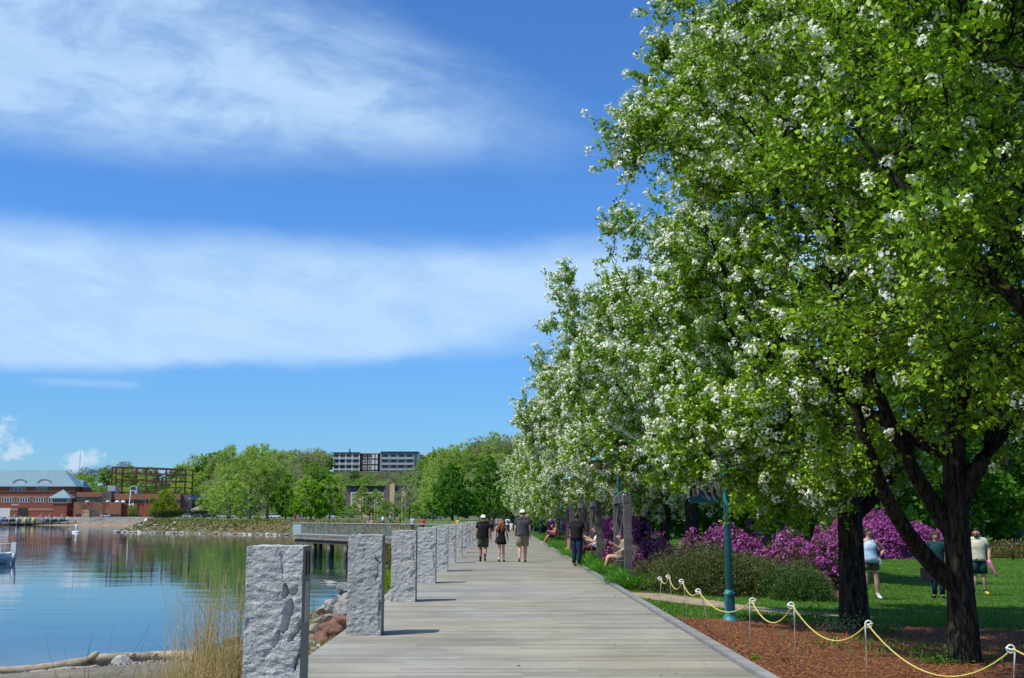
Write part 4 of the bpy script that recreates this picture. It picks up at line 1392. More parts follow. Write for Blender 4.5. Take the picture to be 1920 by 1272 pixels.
# gravel on the beach
n = 16000
rg = np.random.default_rng(31)
X = rg.uniform(-11, -2.7, n); Y = rg.uniform(16, 27, n)
k = (shore_dist(X, Y) > -0.1)
X, Y = X[k], Y[k]; n = len(X)
P = np.stack([X, Y, height(X, Y) + 0.004], 1); D = rg.normal(size=(n, 3)); D[:, 2] *= 0.3
me = leaf_mesh('beach_gravel', P, D, rg.uniform(0.02, 0.07, n), rg.uniform(0.02, 0.06, n), rg, 3.0, 0.3)
me.materials.append(MAT['stone_grey'])
tag(link_mesh('beach_gravel', me), kind='stuff')


def log(name, label, pts, rad, mat, knots=()):
    P = [Vector(p) for p in pts]
    t = empty(name, P[0], 0, label, 'driftwood')
    mb = MB()
    kk = 22
    fine, fr = [], []
    for i in range(kk):
        s = i / (kk - 1) * (len(P) - 1)
        a = min(int(s), len(P) - 2); f = s - a
        v = P[a].lerp(P[a + 1], f) - P[0]
        v += Vector((0, 0, 1)) * 0.02 * mnoise.noise(v * 1.7) + Vector((0, 1, 0)) * 0.05 * mnoise.noise(v * 1.3 + Vector((3, 0, 0)))
        fine.append(v); fr.append((rad[a] * (1 - f) + rad[a + 1] * f) * (1 + 0.22 * mnoise.noise(v * 2.3) + 0.12 * mnoise.noise(v * 7)))
    mb.tube(fine, fr, 12)
    mb.build('log', MAT[mat], t)
    for (a, b, ra, rb) in knots:
        a, b = Vector(a) - P[0], Vector(b) - P[0]
        MB().tube([a, a.lerp(b, 0.5) + Vector((0.02, 0, 0.02)), b], [ra, (ra + rb) / 2, rb], 8).build('branch_stub', MAT[mat], t)
    return t


def W(px, py, z=WZ): return GP(px, py, z)


random.seed(71)
for i in range(60):
    p_ = GP(random.uniform(150, 440), random.uniform(1240, 1272), -1.5)
    put_rock(p_.x, p_.y, random.uniform(.04, .12), random.choice(['stone_grey', 'stone_grey', 'stone_tan']), up=.3)
z1 = WZ + 0.12
a, b, c_, d_ = W(-40, 1262, z1), W(90, 1254, z1), W(180, 1240, z1 + .05), W(430, 1228, z1 + .05)
log('driftwood_log', 'long bleached driftwood log lying along the waterline', [a, b, c_, W(300, 1232, z1), d_], [0.09, 0.12, 0.15, 0.13, 0.11], 'driftwood',
    [(W(168, 1238, z1 + .1), W(181, 1226, z1 + .28), 0.09, 0.06), (W(250, 1232, z1 + .1), W(247, 1228, z1 + .22), 0.07, 0.04), (W(288, 1232, z1 + .1), W(293, 1226, z1 + .25), 0.06, 0.03)])
e0, e1 = W(115, 1252, z1 + .10), W(205, 1246, z1 + .12)
log('driftwood_log', 'short grey driftwood branch with a blunt end on top of the long log', [e0 - Vector((0, .7, 0)), e1 - Vector((0, .7, 0))], [0.055, 0.10], 'driftwood')
log('driftwood_log', 'tan rotting driftwood log at the lower left corner', [W(-40, 1290, WZ + .1), W(60, 1278, WZ + .15), W(190, 1270, WZ + .15)], [0.20, 0.22, 0.13], 'driftwood_tan')
for i, (px, py, s, mt, lb) in enumerate([(231, 1262, .30, 'stone_pale', 'large pale grey boulder beside the driftwood log'), (194, 1256, .15, 'stone_pale', 'small pale stone between the boulder and the log end'), (262, 1250, .24, 'stone_grey', 'dark grey stone behind the large pale boulder'), (208, 1272, .16, 'stone_grey', 'dark stone at the bottom edge by the tan log'), (350, 1262, .2, 'stone_grey', 'grey stone half hidden by the dry stalks')]):
    p_ = GP(px, py, -1.45)
    o = link_mesh('boulder', RM[mt][i % 3], None, None, (p_.x, p_.y, H1(p_.x, p_.y) + s * 0.4), (0.2, 0.1, i * 1.3), (s, s * 0.9, s * 1.1))
    tag(o, lb, 'rock', 'stones by the driftwood')
for i, (px, py, z, s) in enumerate([(621, 1094, -1.7, .22), (604, 1094, -1.7, .10), (611, 1090, -1.7, .08)]):
    p_ = GP(px, py, z)
    tag(link_mesh('boulder', RM['stone_pale'][i], None, None, (p_.x, p_.y, z + .03), (0, 0, i), (s * 1.5, s, s * .6)), ['pale flat stone breaking the water in the shade of the pier', 'small pale stone in the water left of the flat one', 'tiny pale stone in the water near the pier'][i], 'rock', 'stones in the water')
# ------------------------------------------------------------------ teal lamp posts
def lamp_post(x, y, label, banner=False, z=None):
    z = ZG(x, y) if z is None else z
    t = empty('lamp_post', (x, y, z), 0, label, 'lamp post', 'teal lamp posts along the boardwalk')
    H_ = 3.95 - z
    MB().tube([(0, 0, 0.1), (0, 0, 1.5), (0, 0, H_ - .1), (0, 0, H_)], [0.064, 0.060, 0.047, 0.042], 16).build('pole', MAT['teal_metal'], t)
    b = MB()
    b.lathe([(0.145, 0), (0.145, 0.02), (0.12, 0.05), (0.098, 0.10), (0.090, 0.13), (0.088, 0.44), (0.095, 0.45), (0.095, 0.48), (0.08, 0.49), (0.066, 0.53)], (0, 0, 0), 20)
    bs = b.build('base', MAT['teal_metal'], t)
    for s in (-0.045, 0.0, 0.045):
        MB().box((s, -0.096, 0.42), (0.022, 0.02, 0.02)).build('vent_slot', MAT['rubber_dark'], bs)
    a = MB()
    a.tube([(0, 0, H_ - .08), (-0.2, 0, H_ - .02), (-0.45, 0, H_ - .02), (-0.62, 0, H_ - .08), (-0.66, 0, H_ - .22)], 0.022, 8)
    a.tube([(0, 0, H_ - .45), (-0.25, 0, H_ - .30), (-0.45, 0, H_ - .04)], 0.014, 6)
    a.build('arm', MAT['teal_metal'], t)
    h = MB()
    h.lathe([(0.05, 0), (0.09, -0.03), (0.10, -0.12), (0.14, -0.16), (0.30, -0.24), (0.305, -0.26), (0.28, -0.262)], (-0.66, 0, H_ - .2), 18)
    hd = h.build('lamp_head', MAT['teal_metal'], t)
    MB().lathe([(0.15, 0), (0.15, -0.16), (0.08, -0.20)], (-0.66, 0, H_ - .455), 14).build('lantern_glass', MAT['lantern_glass'], hd)
    return t


plain('lantern_glass', (0.30, 0.20, 0.06), 0.25, 0.05)
LB = ['nearest teal lamp post, standing in the mulch bed', 'teal lamp post behind the first wooden swing frame', 'teal lamp post behind the standing person in black',
      'teal lamp post beside the far swing sitters', 'thin teal lamp post in the distance left of the magenta shrubs', 'farthest teal lamp post at the end of the boardwalk']
LX = [(3.83, 19.3), (3.85, 37.4), (3.85, 55.4), (3.85, 74.2), (3.9, 119), (3.9, 142)]
for i, (x, y) in enumerate(LX):
    lamp_post(x, y, LB[i])
# the banner hanging beside the first post
bt = empty('banner', (3.83, 19.3, 0), 0, 'dark and blue vertical cloth banner hanging beside the nearest lamp post', 'banner')
x0, x1 = -0.62, -0.17
zt, zbm = 3.06, 1.87
zt2 = (zt + zbm) / 2
MB().bar((-0.07, 0, zt), (x0, 0, zt), 0.03).build('rod', MAT['teal_metal'], bt)
MB().bar((-0.07, 0, zbm), (x0, 0, zbm), 0.03).build('rod', MAT['teal_metal'], bt)


def flat(name, poly, mat, par, dy):
    mb = MB()
    n = len(poly)
    mb.add([(p[0], dy, p[1]) for p in poly] + [(p[0], dy + 0.002, p[1]) for p in poly], [tuple(range(n)), tuple(range(2 * n - 1, n - 1, -1))] + [(i, n + i, n + (i + 1) % n, (i + 1) % n) for i in range(n)])
    return mb.build(name, mat, par)


plain('banner_dark', (0.02, 0.022, 0.03), 0.8); plain('banner_blue', (0.02, 0.12, 0.22), 0.8); plain('banner_navy', (0.015, 0.03, 0.13), 0.8)
plain('banner_grey', (0.15, 0.18, 0.19), 0.8); plain('banner_light', (0.30, 0.45, 0.58), 0.8); plain('banner_pale', (0.42, 0.38, 0.33), 0.8); plain('banner_lilac', (0.20, 0.19, 0.33), 0.8); plain('banner_red', (0.35, 0.06, 0.04), 0.8)
cl = flat('cloth', [(x0, zbm), (x1, zbm), (x1, zt), (x0, zt)], MAT['banner_dark'], bt, 0.0)
flat('blue_panel', [(x0, zbm), (x1, zbm), (x1, zbm + .10), (x0, zbm + .10)], MAT['banner_blue'], cl, -0.006)
flat('navy_panel', [(x0 + .15, zbm + .10), (x1, zbm + .10), (x1, zbm + .24), (x0 + .15, zbm + .24)], MAT['banner_navy'], cl, -0.006)
flat('grey_panel', [(x0 + .13, zbm + .245), (x1, zbm + .245), (x1, zbm + .36), (x0 + .13, zbm + .36)], MAT['banner_grey'], cl, -0.006)
flat('pale_panel', [(x0 + .04, zbm + .10), (x0 + .14, zbm + .10), (x0 + .14, zbm + .24), (x0 + .04, zbm + .24)], MAT['banner_pale'], cl, -0.006)
flat('light_stripe', [(x0 + .30, zbm + .03), (x0 + .36, zbm + .03), (x0 + .22, zbm + .30), (x0 + .16, zbm + .30)], MAT['banner_light'], cl, -0.010)
flat('light_stripe', [(x0 + .40, zbm + .03), (x0 + .44, zbm + .03), (x0 + .33, zbm + .33), (x0 + .28, zbm + .33)], MAT['banner_light'], cl, -0.010)
flat('lilac_panel', [(x1 - .11, zt - .30), (x1, zt - .30), (x1, zt - .12), (x1 - .11, zt - .12)], MAT['banner_lilac'], cl, -0.006)
ring = MB()
ring.tube([(x0 + .34 + .055 * math.cos(a_ * PI / 8), -0.014, zbm + .16 + .055 * math.sin(a_ * PI / 8)) for a_ in range(17)], 0.006, 5)
ring.build('ring_mark', MAT['banner_red'], cl)


def text(body, loc, size, mat, par, rot=(PI / 2, 0, 0), name='lettering'):
    c = bpy.data.curves.new(name, 'FONT')
    c.body = body; c.size = size; c.extrude = 0.001
    c.align_x = 'CENTER'; c.align_y = 'CENTER'
    c.materials.append(mat)
    o = bpy.data.objects.new(name, c)
    COL.objects.link(o)
    me = bpy.data.meshes.new_from_object(o)
    bpy.data.objects.remove(o)
    return link_mesh(name, me, None, par, loc, rot)


for i, ch in enumerate('SHI'):
    text(ch, (x0 + .09, -0.010, zt - .18 - .115 * i), 0.13, MAT['offwhite'], cl, (PI / 2, 0, 0))
text('E', (x0 + .09, -0.012, zbm + .20), 0.09, MAT['banner_dark'], cl, (PI / 2, 0, 0))
text('E', (x0 + .09, -0.012, zbm + .135), 0.09, MAT['banner_dark'], cl, (PI / 2, 0, 0))


# ------------------------------------------------------------------ timber swing frames
def swing_frame(y, label, near_len=3.0, x=3.66, with_bench=True):
    t = empty('swing_frame', (x, y, ZG(x, y)), 0, label, 'swing', 'timber swing frames facing the water')
    L = near_len
    Hh = 2.38
    for dy in (0, L):
        MB().box((0, dy, Hh / 2 - 0.1), (0.215, 0.215, Hh + .2 - .215)).build('post', MAT['weathered_timber'], t)
    MB().box((0, L / 2, Hh - 0.1075 + .002), (0.22, L + 0.235, 0.215)).build('beam', MAT['weathered_timber'], t)
    for dy in (0.107, L - 0.107):
        s = 1 if dy < L / 2 else -1
        MB().bar((0, dy + s * 0.01, Hh - 0.75), (0, dy + s * 0.55, Hh - 0.24), 0.08).build('brace', MAT['weathered_timber'], t)
    if with_bench:
        bt = empty('swing_bench', (0, 0, 0)); bt.parent = t
        for k in range(5):
            MB().box((-0.22 + 0.1 * k, L / 2, 0.46), (0.088, 1.7, 0.03)).build('slat', MAT['weathered_timber'], bt)
        for k in range(4):
            MB().box((0.27 + 0.025 * k, L / 2, 0.56 + 0.1 * k), (0.025, 1.7, 0.085)).build('slat', MAT['weathered_timber'], bt)
        for dy in (L / 2 - .82, L / 2 + .82):
            MB().box((0.0, dy, 0.435), (0.56, 0.05, 0.02)).bar((0.24, dy, .44), (0.36, dy, .92), 0.04).build('bench_bracket', MAT['weathered_timber'], bt)
            MB().tube([(-0.26, dy, 0.46), (0.0, dy, Hh - .21)], 0.008, 5).tube([(0.3, dy, 0.7), (0.0, dy, Hh - .21)], 0.008, 5).build('chain', MAT['steel_rod'], bt)
    return t


SWL = ['first timber swing frame, nearest the camera, with a person in floral shorts', 'second timber swing frame, where a person in sunglasses sits', 'third timber swing frame behind the standing person in black', 'fourth timber swing frame, partly behind a lamp post', 'fifth and farthest timber swing frame with a bare pale post']
for i, (yy, L) in enumerate([(33.2, 3.0), (43.0, 3.0), (50.5, 3.0), (60.0, 3.0), (73.5, 3.2)]):
    swing_frame(yy, SWL[i], L)

# ------------------------------------------------------------------ rope barrier
SPK = [((1242, 1080), (1233, 1148)), ((1256, 1076), (1261, 1158)), ((1281, 1084), (1291, 1180)), ((1311, 1102), (1338, 1206)), ((1406, 1118), (1406, 1243)), ((1489, 1126), (1492, 1268)), ((1622, 1160), (1627, 1292)), ((1904, 1205), (1896, 1345))]
WSPK = ['farthest rope stake with a yellow knot by the olive juniper', 'second farthest rope stake, upright in front of the juniper', 'third farthest rope stake in front of the juniper', 'tilted rope stake just left of the teal lamp post', 'rope stake between the lamp post and the weed at the edge board', 'rope stake in the middle of the mulch edge, loop facing left', 'rope stake with a large white loop below the woman in shorts', 'nearest rope stake at the lower right corner']
loops = []
for i, ((tx, ty), (bx, by)) in enumerate(SPK):
    b = GP(bx, by, -0.09)
    b.z = H1(b.x, b.y)
    tp = U(tx, ty, b.y)
    t = empty('rope_stake', b, 0, WSPK[i], 'stake', 'white-topped stakes carrying the yellow rope')
    d = (tp - b)
    L = d.length
    dn = d.normalized()
    MB().tube([(0, 0, -0.05), d * (1 - .24 / L)], 0.0045, 6).build('rod', MAT['steel_rod'], t)
    sgn = -1 if i in (0, 1, 2, 3, 5, 7) else 1
    c = MB()
    r = 0.034
    pts = [d * (1 - .26 / L), d * (1 - .08 / L)]
    top = d * (1 - .08 / L)
    for k in range(13):
        a = PI + 2 * PI * k / 12 * 0.93
        pts.append(top + Vector((sgn * -1 * (-r - r * math.cos(a) - 0 * r) + 0, 0.008 * k / 12, r * 0.9 + r * math.sin(-a) - r * .2)))
    pts.append(pts[-1] + Vector((sgn * 0.075, -0.01, 0.025)))
    c.tube(pts, [0.0078] * len(pts), 8)
    c.build('loop_handle', MAT['white_paint'], t)
    loops.append(b + d * (1 - .055 / L) + Vector((sgn * 0.02, 0, 0)))
loops.append(loops[-1] + Vector((1.3, -1.7, -0.1)))
rp = MB()
pts = []
sags = [0.10, 0.16, 0.12, 0.20, 0.22, 0.26, 0.36, 0.2]
for i in range(len(loops) - 1):
    a, b = loops[i], loops[i + 1]
    for k in range(16):
        s = k / 16
        p = a.lerp(b, s); p.z -= 4 * sags[i] * s * (1 - s)
        pts.append(p)
pts.append(loops[-1])
o = rp.tube(pts, 0.0075, 7).build('yellow_rope', MAT['rope_yellow'])
tag(o, 'sagging yellow rope strung between the white-topped stakes', 'rope')

# ------------------------------------------------------------------ pier with railing
pier = empty('pier', (-12.9, 92, 0), 0, 'wooden fishing pier on round piles with a pale green railing', 'pier')
PO = Vector((-12.9, 92, 0))
TIP, KNEE, LAND = Vector((-18.9, 101, 0.15)), Vector((-7.75, 80, 0.15)), Vector((-2.35, 76.5, 0.05))
B1, B2, B3 = Vector((-16.0, 106, .15)), Vector((-8.0, 93.5, .15)), Vector((-2.35, 90.5, .05))


def rel(v): return v - PO


u = (KNEE - TIP); Lp = Vector((u.x, u.y, 0)).length; ud = Vector((u.x, u.y, 0)).normalized()
nd = Vector((-ud.y, ud.x, 0))            # towards the far side
if nd.y < 0: nd = -nd
dk = empty('deck', (0, 0, 0)); dk.parent = pier
wdt = 6.0
ang = math.atan2(ud.y, ud.x)
nb = 130
bmd = MB().box((0, 0, 0), (Lp / nb - 0.012, wdt, 0.045)).mesh('deck_board'); bmd.materials.append(MAT['pier_timber'])
for k in range(nb):
    c = TIP + ud * (Lp * (k + .5) / nb) + nd * (wdt / 2)
    link_mesh('deck_board', bmd, None, dk, rel(c) + Vector((0, 0, -.022 + random.uniform(-.004, .004))), (0, 0, ang))
# landing that joins the pier to the walk
ld = MB().prism([tuple(rel(p)[:2]) for p in (KNEE, LAND, B3, KNEE + nd * wdt)], 0.02, 0.149)
ld.build('landing', MAT['pier_timber'], pier)
fm_ = MB()
for off in (0.10, wdt / 2, wdt - .1):
    fm_.bar(rel(TIP + ud * 0.9 + nd * off) + Vector((0, 0, -.19)), rel(KNEE + nd * off) + Vector((0, 0, -.19)), 0.14, 0.26)
fm_.build('side_beam', MAT['pier_timber'], pier)
for off in (0.35, wdt - .4):
    MB().bar(rel(TIP + ud * 1.0 + nd * off) + Vector((0, 0, -.47)), rel(KNEE + nd * off) + Vector((0, 0, -.47)), 0.3, 0.28).build('pile_beam', MAT['beam_wood'], pier)
for k, s in enumerate([1.2, 2.6, 5.6, 9.6, 13.5, 17.5]):
    for off in (0.38, 2.0, wdt - .4):
        c = rel(TIP + ud * s + nd * off)
        MB().tube([(c.x, c.y, -2.6), (c.x, c.y, -1.0), (c.x, c.y, -.60)], [0.21, 0.20, 0.19], 12).build('pile', MAT['pile_wood'], pier)
# closed crib wall in the shade under the shoreward half
crib = MB()
for j in range(6):
    zz = -2.3 + j * .30
    a = rel(TIP + ud * 13.2 + nd * 1.2); b = rel(KNEE + nd * 1.2)
    crib.bar((a.x, a.y, zz), (b.x, b.y, zz), 0.25, 0.285)
    a2 = rel(TIP + ud * 13.2 + nd * (wdt - .3))
    crib.bar((a.x, a.y, zz), (a2.x, a2.y, zz), 0.25, 0.285)
crib.build('crib_wall', MAT['beam_wood'], pier)


def railing(pts, label, name='pier_railing', h=1.08, panel_first=False):
    t = empty(name, pts[0], 0, label, 'railing')
    o0 = Vector(pts[0])
    pm_ = MB().box((0, 0, h / 2), (0.11, 0.11, h + .06)).mesh('railing_post'); pm_.materials.append(MAT['teal_pale'])
    bal = MB().box((0, 0, 0), (0.026, 0.026, h - .22)).mesh('baluster'); bal.materials.append(MAT['rail_grey'])
    for i, p in enumerate(pts):
        link_mesh('railing_post', pm_, None, t, Vector(p) - o0 + Vector((0, 0, .03)))
    for i in range(len(pts) - 1):
        a, b = Vector(pts[i]) - o0, Vector(pts[i + 1]) - o0
        d = (b - a); L = d.length; dn = d.normalized()
        a2, b2 = a + dn * .056, b - dn * .056
        MB().bar(a2 + Vector((0, 0, h - .02)), b2 + Vector((0, 0, h - .02)), 0.13, 0.05).build('top_rail', MAT['rail_grey'], t)
        MB().bar(a2 + Vector((0, 0, .12)), b2 + Vector((0, 0, .12)), 0.05, 0.09).build('bottom_rail', MAT['rail_grey'], t)
        if panel_first and i == 0:
            MB().bar(a2 + Vector((0, 0, h / 2 + .06)), b2 + Vector((0, 0, h / 2 + .06)), 0.03, h - .22).build('mesh_panel', MAT['rail_grey'], t)
            continue
        nbal = int(L / 0.21)
        for k in range(1, nbal):
            c = a.lerp(b, k / nbal)
            link_mesh('baluster', bal, None, t, c + Vector((0, 0, h / 2 + .055)), (0, 0, math.atan2(dn.y, dn.x)))
    return t


rt = [TIP + ud * 0.75 + nd * .08 + Vector((0, 0, 0.001))]
for s in (3.2, 9.3, 15.6, 22.9):
    rt.append(TIP + ud * s + nd * .08)
rt.append(Vector((-5.2, 78.4, .15)))
rt.append(Vector((-2.5, 76.8, .1)))
railing(rt, 'pale green wooden railing with balusters along the near side of the pier', panel_first=True)
fr_ = [TIP + ud * 22.9 + nd * (wdt - .1), Vector((-2.6, 90.0, .1))]
railing(fr_, 'pale railing along the far side of the pier, seen above the pillars')

# ------------------------------------------------------------------ boat at the left edge
bo = empty('motor_sailboat', (-38.6, 84, WZ), R(180), 'white sailboat stern with an outboard engine, cut by the left edge', 'boat')
# local +X is the stern direction rotated: the stern points to the right of the picture
hull = MB()
st = [(-6.0, 0.05, 0.95), (-4.5, 0.75, 0.80), (-2.5, 1.15, 0.70), (0, 1.25, 0.68), (1.6, 1.1, 0.72), (2.3, 0.95, 0.76)]
vs, fs = [], []
for (x, w, hz_) in st:
    for (a, b) in ((-1, 1), (-0.95, 0.55), (-0.7, 0.05), (0, -0.25), (0.7, 0.05), (0.95, 0.55), (1, 1)):
        vs.append((x - (0.12 if x > 2 and b < .5 else 0), a * w, b * hz_ if b > 0 else b))
for i in range(len(st) - 1):
    for k in range(6):
        fs.append((i * 7 + k, (i + 1) * 7 + k, (i + 1) * 7 + k + 1, i * 7 + k + 1))
fs.append(tuple(range(35, 42)))
hull.add(vs, fs)
hu = hull.build('hull', MAT['hull_white_shaded'], bo)
dkv = [(x, s * w, hz_ + .005) for (x, w, hz_) in st for s in (-1, 1)]
MB().add(dkv, [(2 * i, 2 * i + 1, 2 * i + 3, 2 * i + 2) for i in range(5)]).build('deck', MAT['hull_white'], bo)
tr_ = MB()
for s in (-1, 1):
    for i in range(5):
        a, b = st[i], st[i + 1]
        tr_.bar((a[0], s * a[1], a[2] + .02), (b[0], s * b[1], b[2] + .02), 0.06, 0.12)
tr_.build('gunwale', MAT['hull_white'], bo)
MB().prism([(-3.6, -.6), (0.2, -.8), (0.2, .8), (-3.6, .6)], 0.70, 1.15).build('cabin', MAT['hull_white'], bo)
MB().tube([(-2, 0, 1.1), (-2, 0, 9.0)], 0.06, 8).build('mast', MAT['offwhite'], bo)
MB().tube([(-2, 0, 1.7), (1.2, 0, 1.95)], 0.05, 8).build('boom', MAT['offwhite'], bo)
sr = MB()
for s in (-1, 1):
    for x in (0.5, 1.4, 2.2):
        sr.tube([(x, s * .95, .72), (x, s * .95, 1.45)], 0.015, 5)
    sr.tube([(0.5, s * .95, 1.45), (2.2, s * .95, 1.45)], 0.015, 5)
    sr.tube([(0.5, s * .95, 1.1), (2.2, s * .95, 1.1)], 0.01, 5)
sr.tube([(2.2, -.95, 1.45), (2.2, .95, 1.45)], 0.015, 5)
sr.build('stern_rail', MAT['offwhite'], bo)
ob = empty('outboard_engine', (2.45, 0.1, .1)); ob.parent = bo
MB().box((0.12, 0, 1.05), (0.34, 0.36, 0.78)).build('cowling', MAT['white_paint'], ob)
MB().tube([(0.15, 0, .66), (0.15, 0, .3), (0.10, 0, -.4)], [0.20, 0.14, 0.10], 10).build('shaft', MAT['hull_white_shaded'], ob)
bo.rotation_euler = (0, 0, R(8))
sit = []

# channel buoy and a gull
t = empty('marker_buoy', W(143, 999), 0, 'slim white marker buoy floating in the harbour', 'buoy')
MB().lathe([(0.9, -0.2), (1.0, 0.05), (0.95, 0.25), (0.3, 0.35)], (0, 0, 0), 12).build('float', MAT['white_paint'], t)
MB().lathe([(0.28, 0.3), (0.26, 1.2), (0.30, 1.75), (0.12, 1.9)], (0, 0, 0), 10).build('column', MAT['white_paint'], t)
t = empty('gull', W(31, 983), 0.4, 'white gull resting on the water near the left edge', 'bird')
MB().ball((0, 0, 0.35), (1.2, .5, .42), 10, 6).ball((-.95, 0, .8), .3, 8, 5).build('body', MAT['white_paint'], t)
MB().add([(0.2, -.45, .6), (1.6, -.2, .55), (0.5, 0.0, .80), (0.2, .45, .6), (1.6, .2, .55)], [(0, 1, 2), (3, 2, 4)]).build('wing', MAT['cloth_grey'], t)
MB().lathe([(0.08, 0), (0.01, .25)], (-1.25, 0, .75), 6).build('beak', MAT['cloth_yellow'], t)
t = empty('gull', KNEE.lerp(TIP, .27) + Vector((0, 0, 0.0)), 2.0, 'white gull standing at the edge of the pier', 'bird')
MB().ball((0, 0, 0.19), (.2, .09, .085), 10, 6).ball((-.17, 0, .28), .055, 8, 5).build('body', MAT['white_paint'], t)
MB().tube([(0, .02, 0), (0, .02, .15)], .008, 4).tube([(0, -.02, 0), (0, -.02, .15)], .008, 4).build('leg', MAT['cloth_yellow'], t)
MB().lathe([(0.018, 0), (0.004, .05)], (-.235, 0, .275), 6).build('beak', MAT['cloth_yellow'], t)
# ------------------------------------------------------------------ people
def skin_obj(name, pts, edges, mat, parent, sub=2):
    """pts: {key: ((x,y,z), r or (rx,ry))}; one continuous surface grown over the joints"""
    keys = list(pts)
    me = bpy.data.meshes.new(name)
    me.from_pydata([pts[k][0] for k in keys], [(keys.index(a), keys.index(b)) for a, b in edges], [])
    me.materials.append(mat)
    o = link_mesh(name, me, None, parent)
    sm = o.modifiers.new('Skin', 'SKIN')
    sm.use_smooth_shade = True
    sk = me.skin_vertices[0].data
    # every separate chain needs a root of its own
    adj = {i: [] for i in range(len(keys))}
    for a, b in edges:
        adj[keys.index(a)].append(keys.index(b)); adj[keys.index(b)].append(keys.index(a))
    seen = set()
    for i, k in enumerate(keys):
        r = pts[k][1]
        sk[i].radius = (r, r) if isinstance(r, (int, float)) else r
        sk[i].use_root = i not in seen
        if i not in seen:
            st_ = [i]
            while st_:
                j = st_.pop()
                if j in seen: continue
                seen.add(j); st_ += adj[j]
    ss = o.modifiers.new('Subsurf', 'SUBSURF')
    ss.levels = sub; ss.render_levels = sub
    return o


def lerp3(a, b, t): return tuple(a[i] + (b[i] - a[i]) * t for i in range(3))


def mat_of(c): return MAT['cloth_' + c]


BASE = dict(pel=(0, 0, .95), spi=(0, .0, 1.12), che=(0, .01, 1.32), nec=(0, 0, 1.475), hea=(0, .02, 1.60), top=(0, .01, 1.69),
            shL=(-.19, 0, 1.415), elL=(-.24, -.02, 1.14), wrL=(-.235, .03, .89), shR=(.19, 0, 1.415), elR=(.24, -.02, 1.14), wrR=(.235, .03, .89),
            hiL=(-.09, 0, .92), knL=(-.10, .02, .50), anL=(-.10, -.02, .09), toL=(-.115, .14, .035),
            hiR=(.09, 0, .92), knR=(.10, .02, .50), anR=(.10, -.02, .09), toR=(.115, .14, .035))
SPREAD = [('hand holds', 0)]


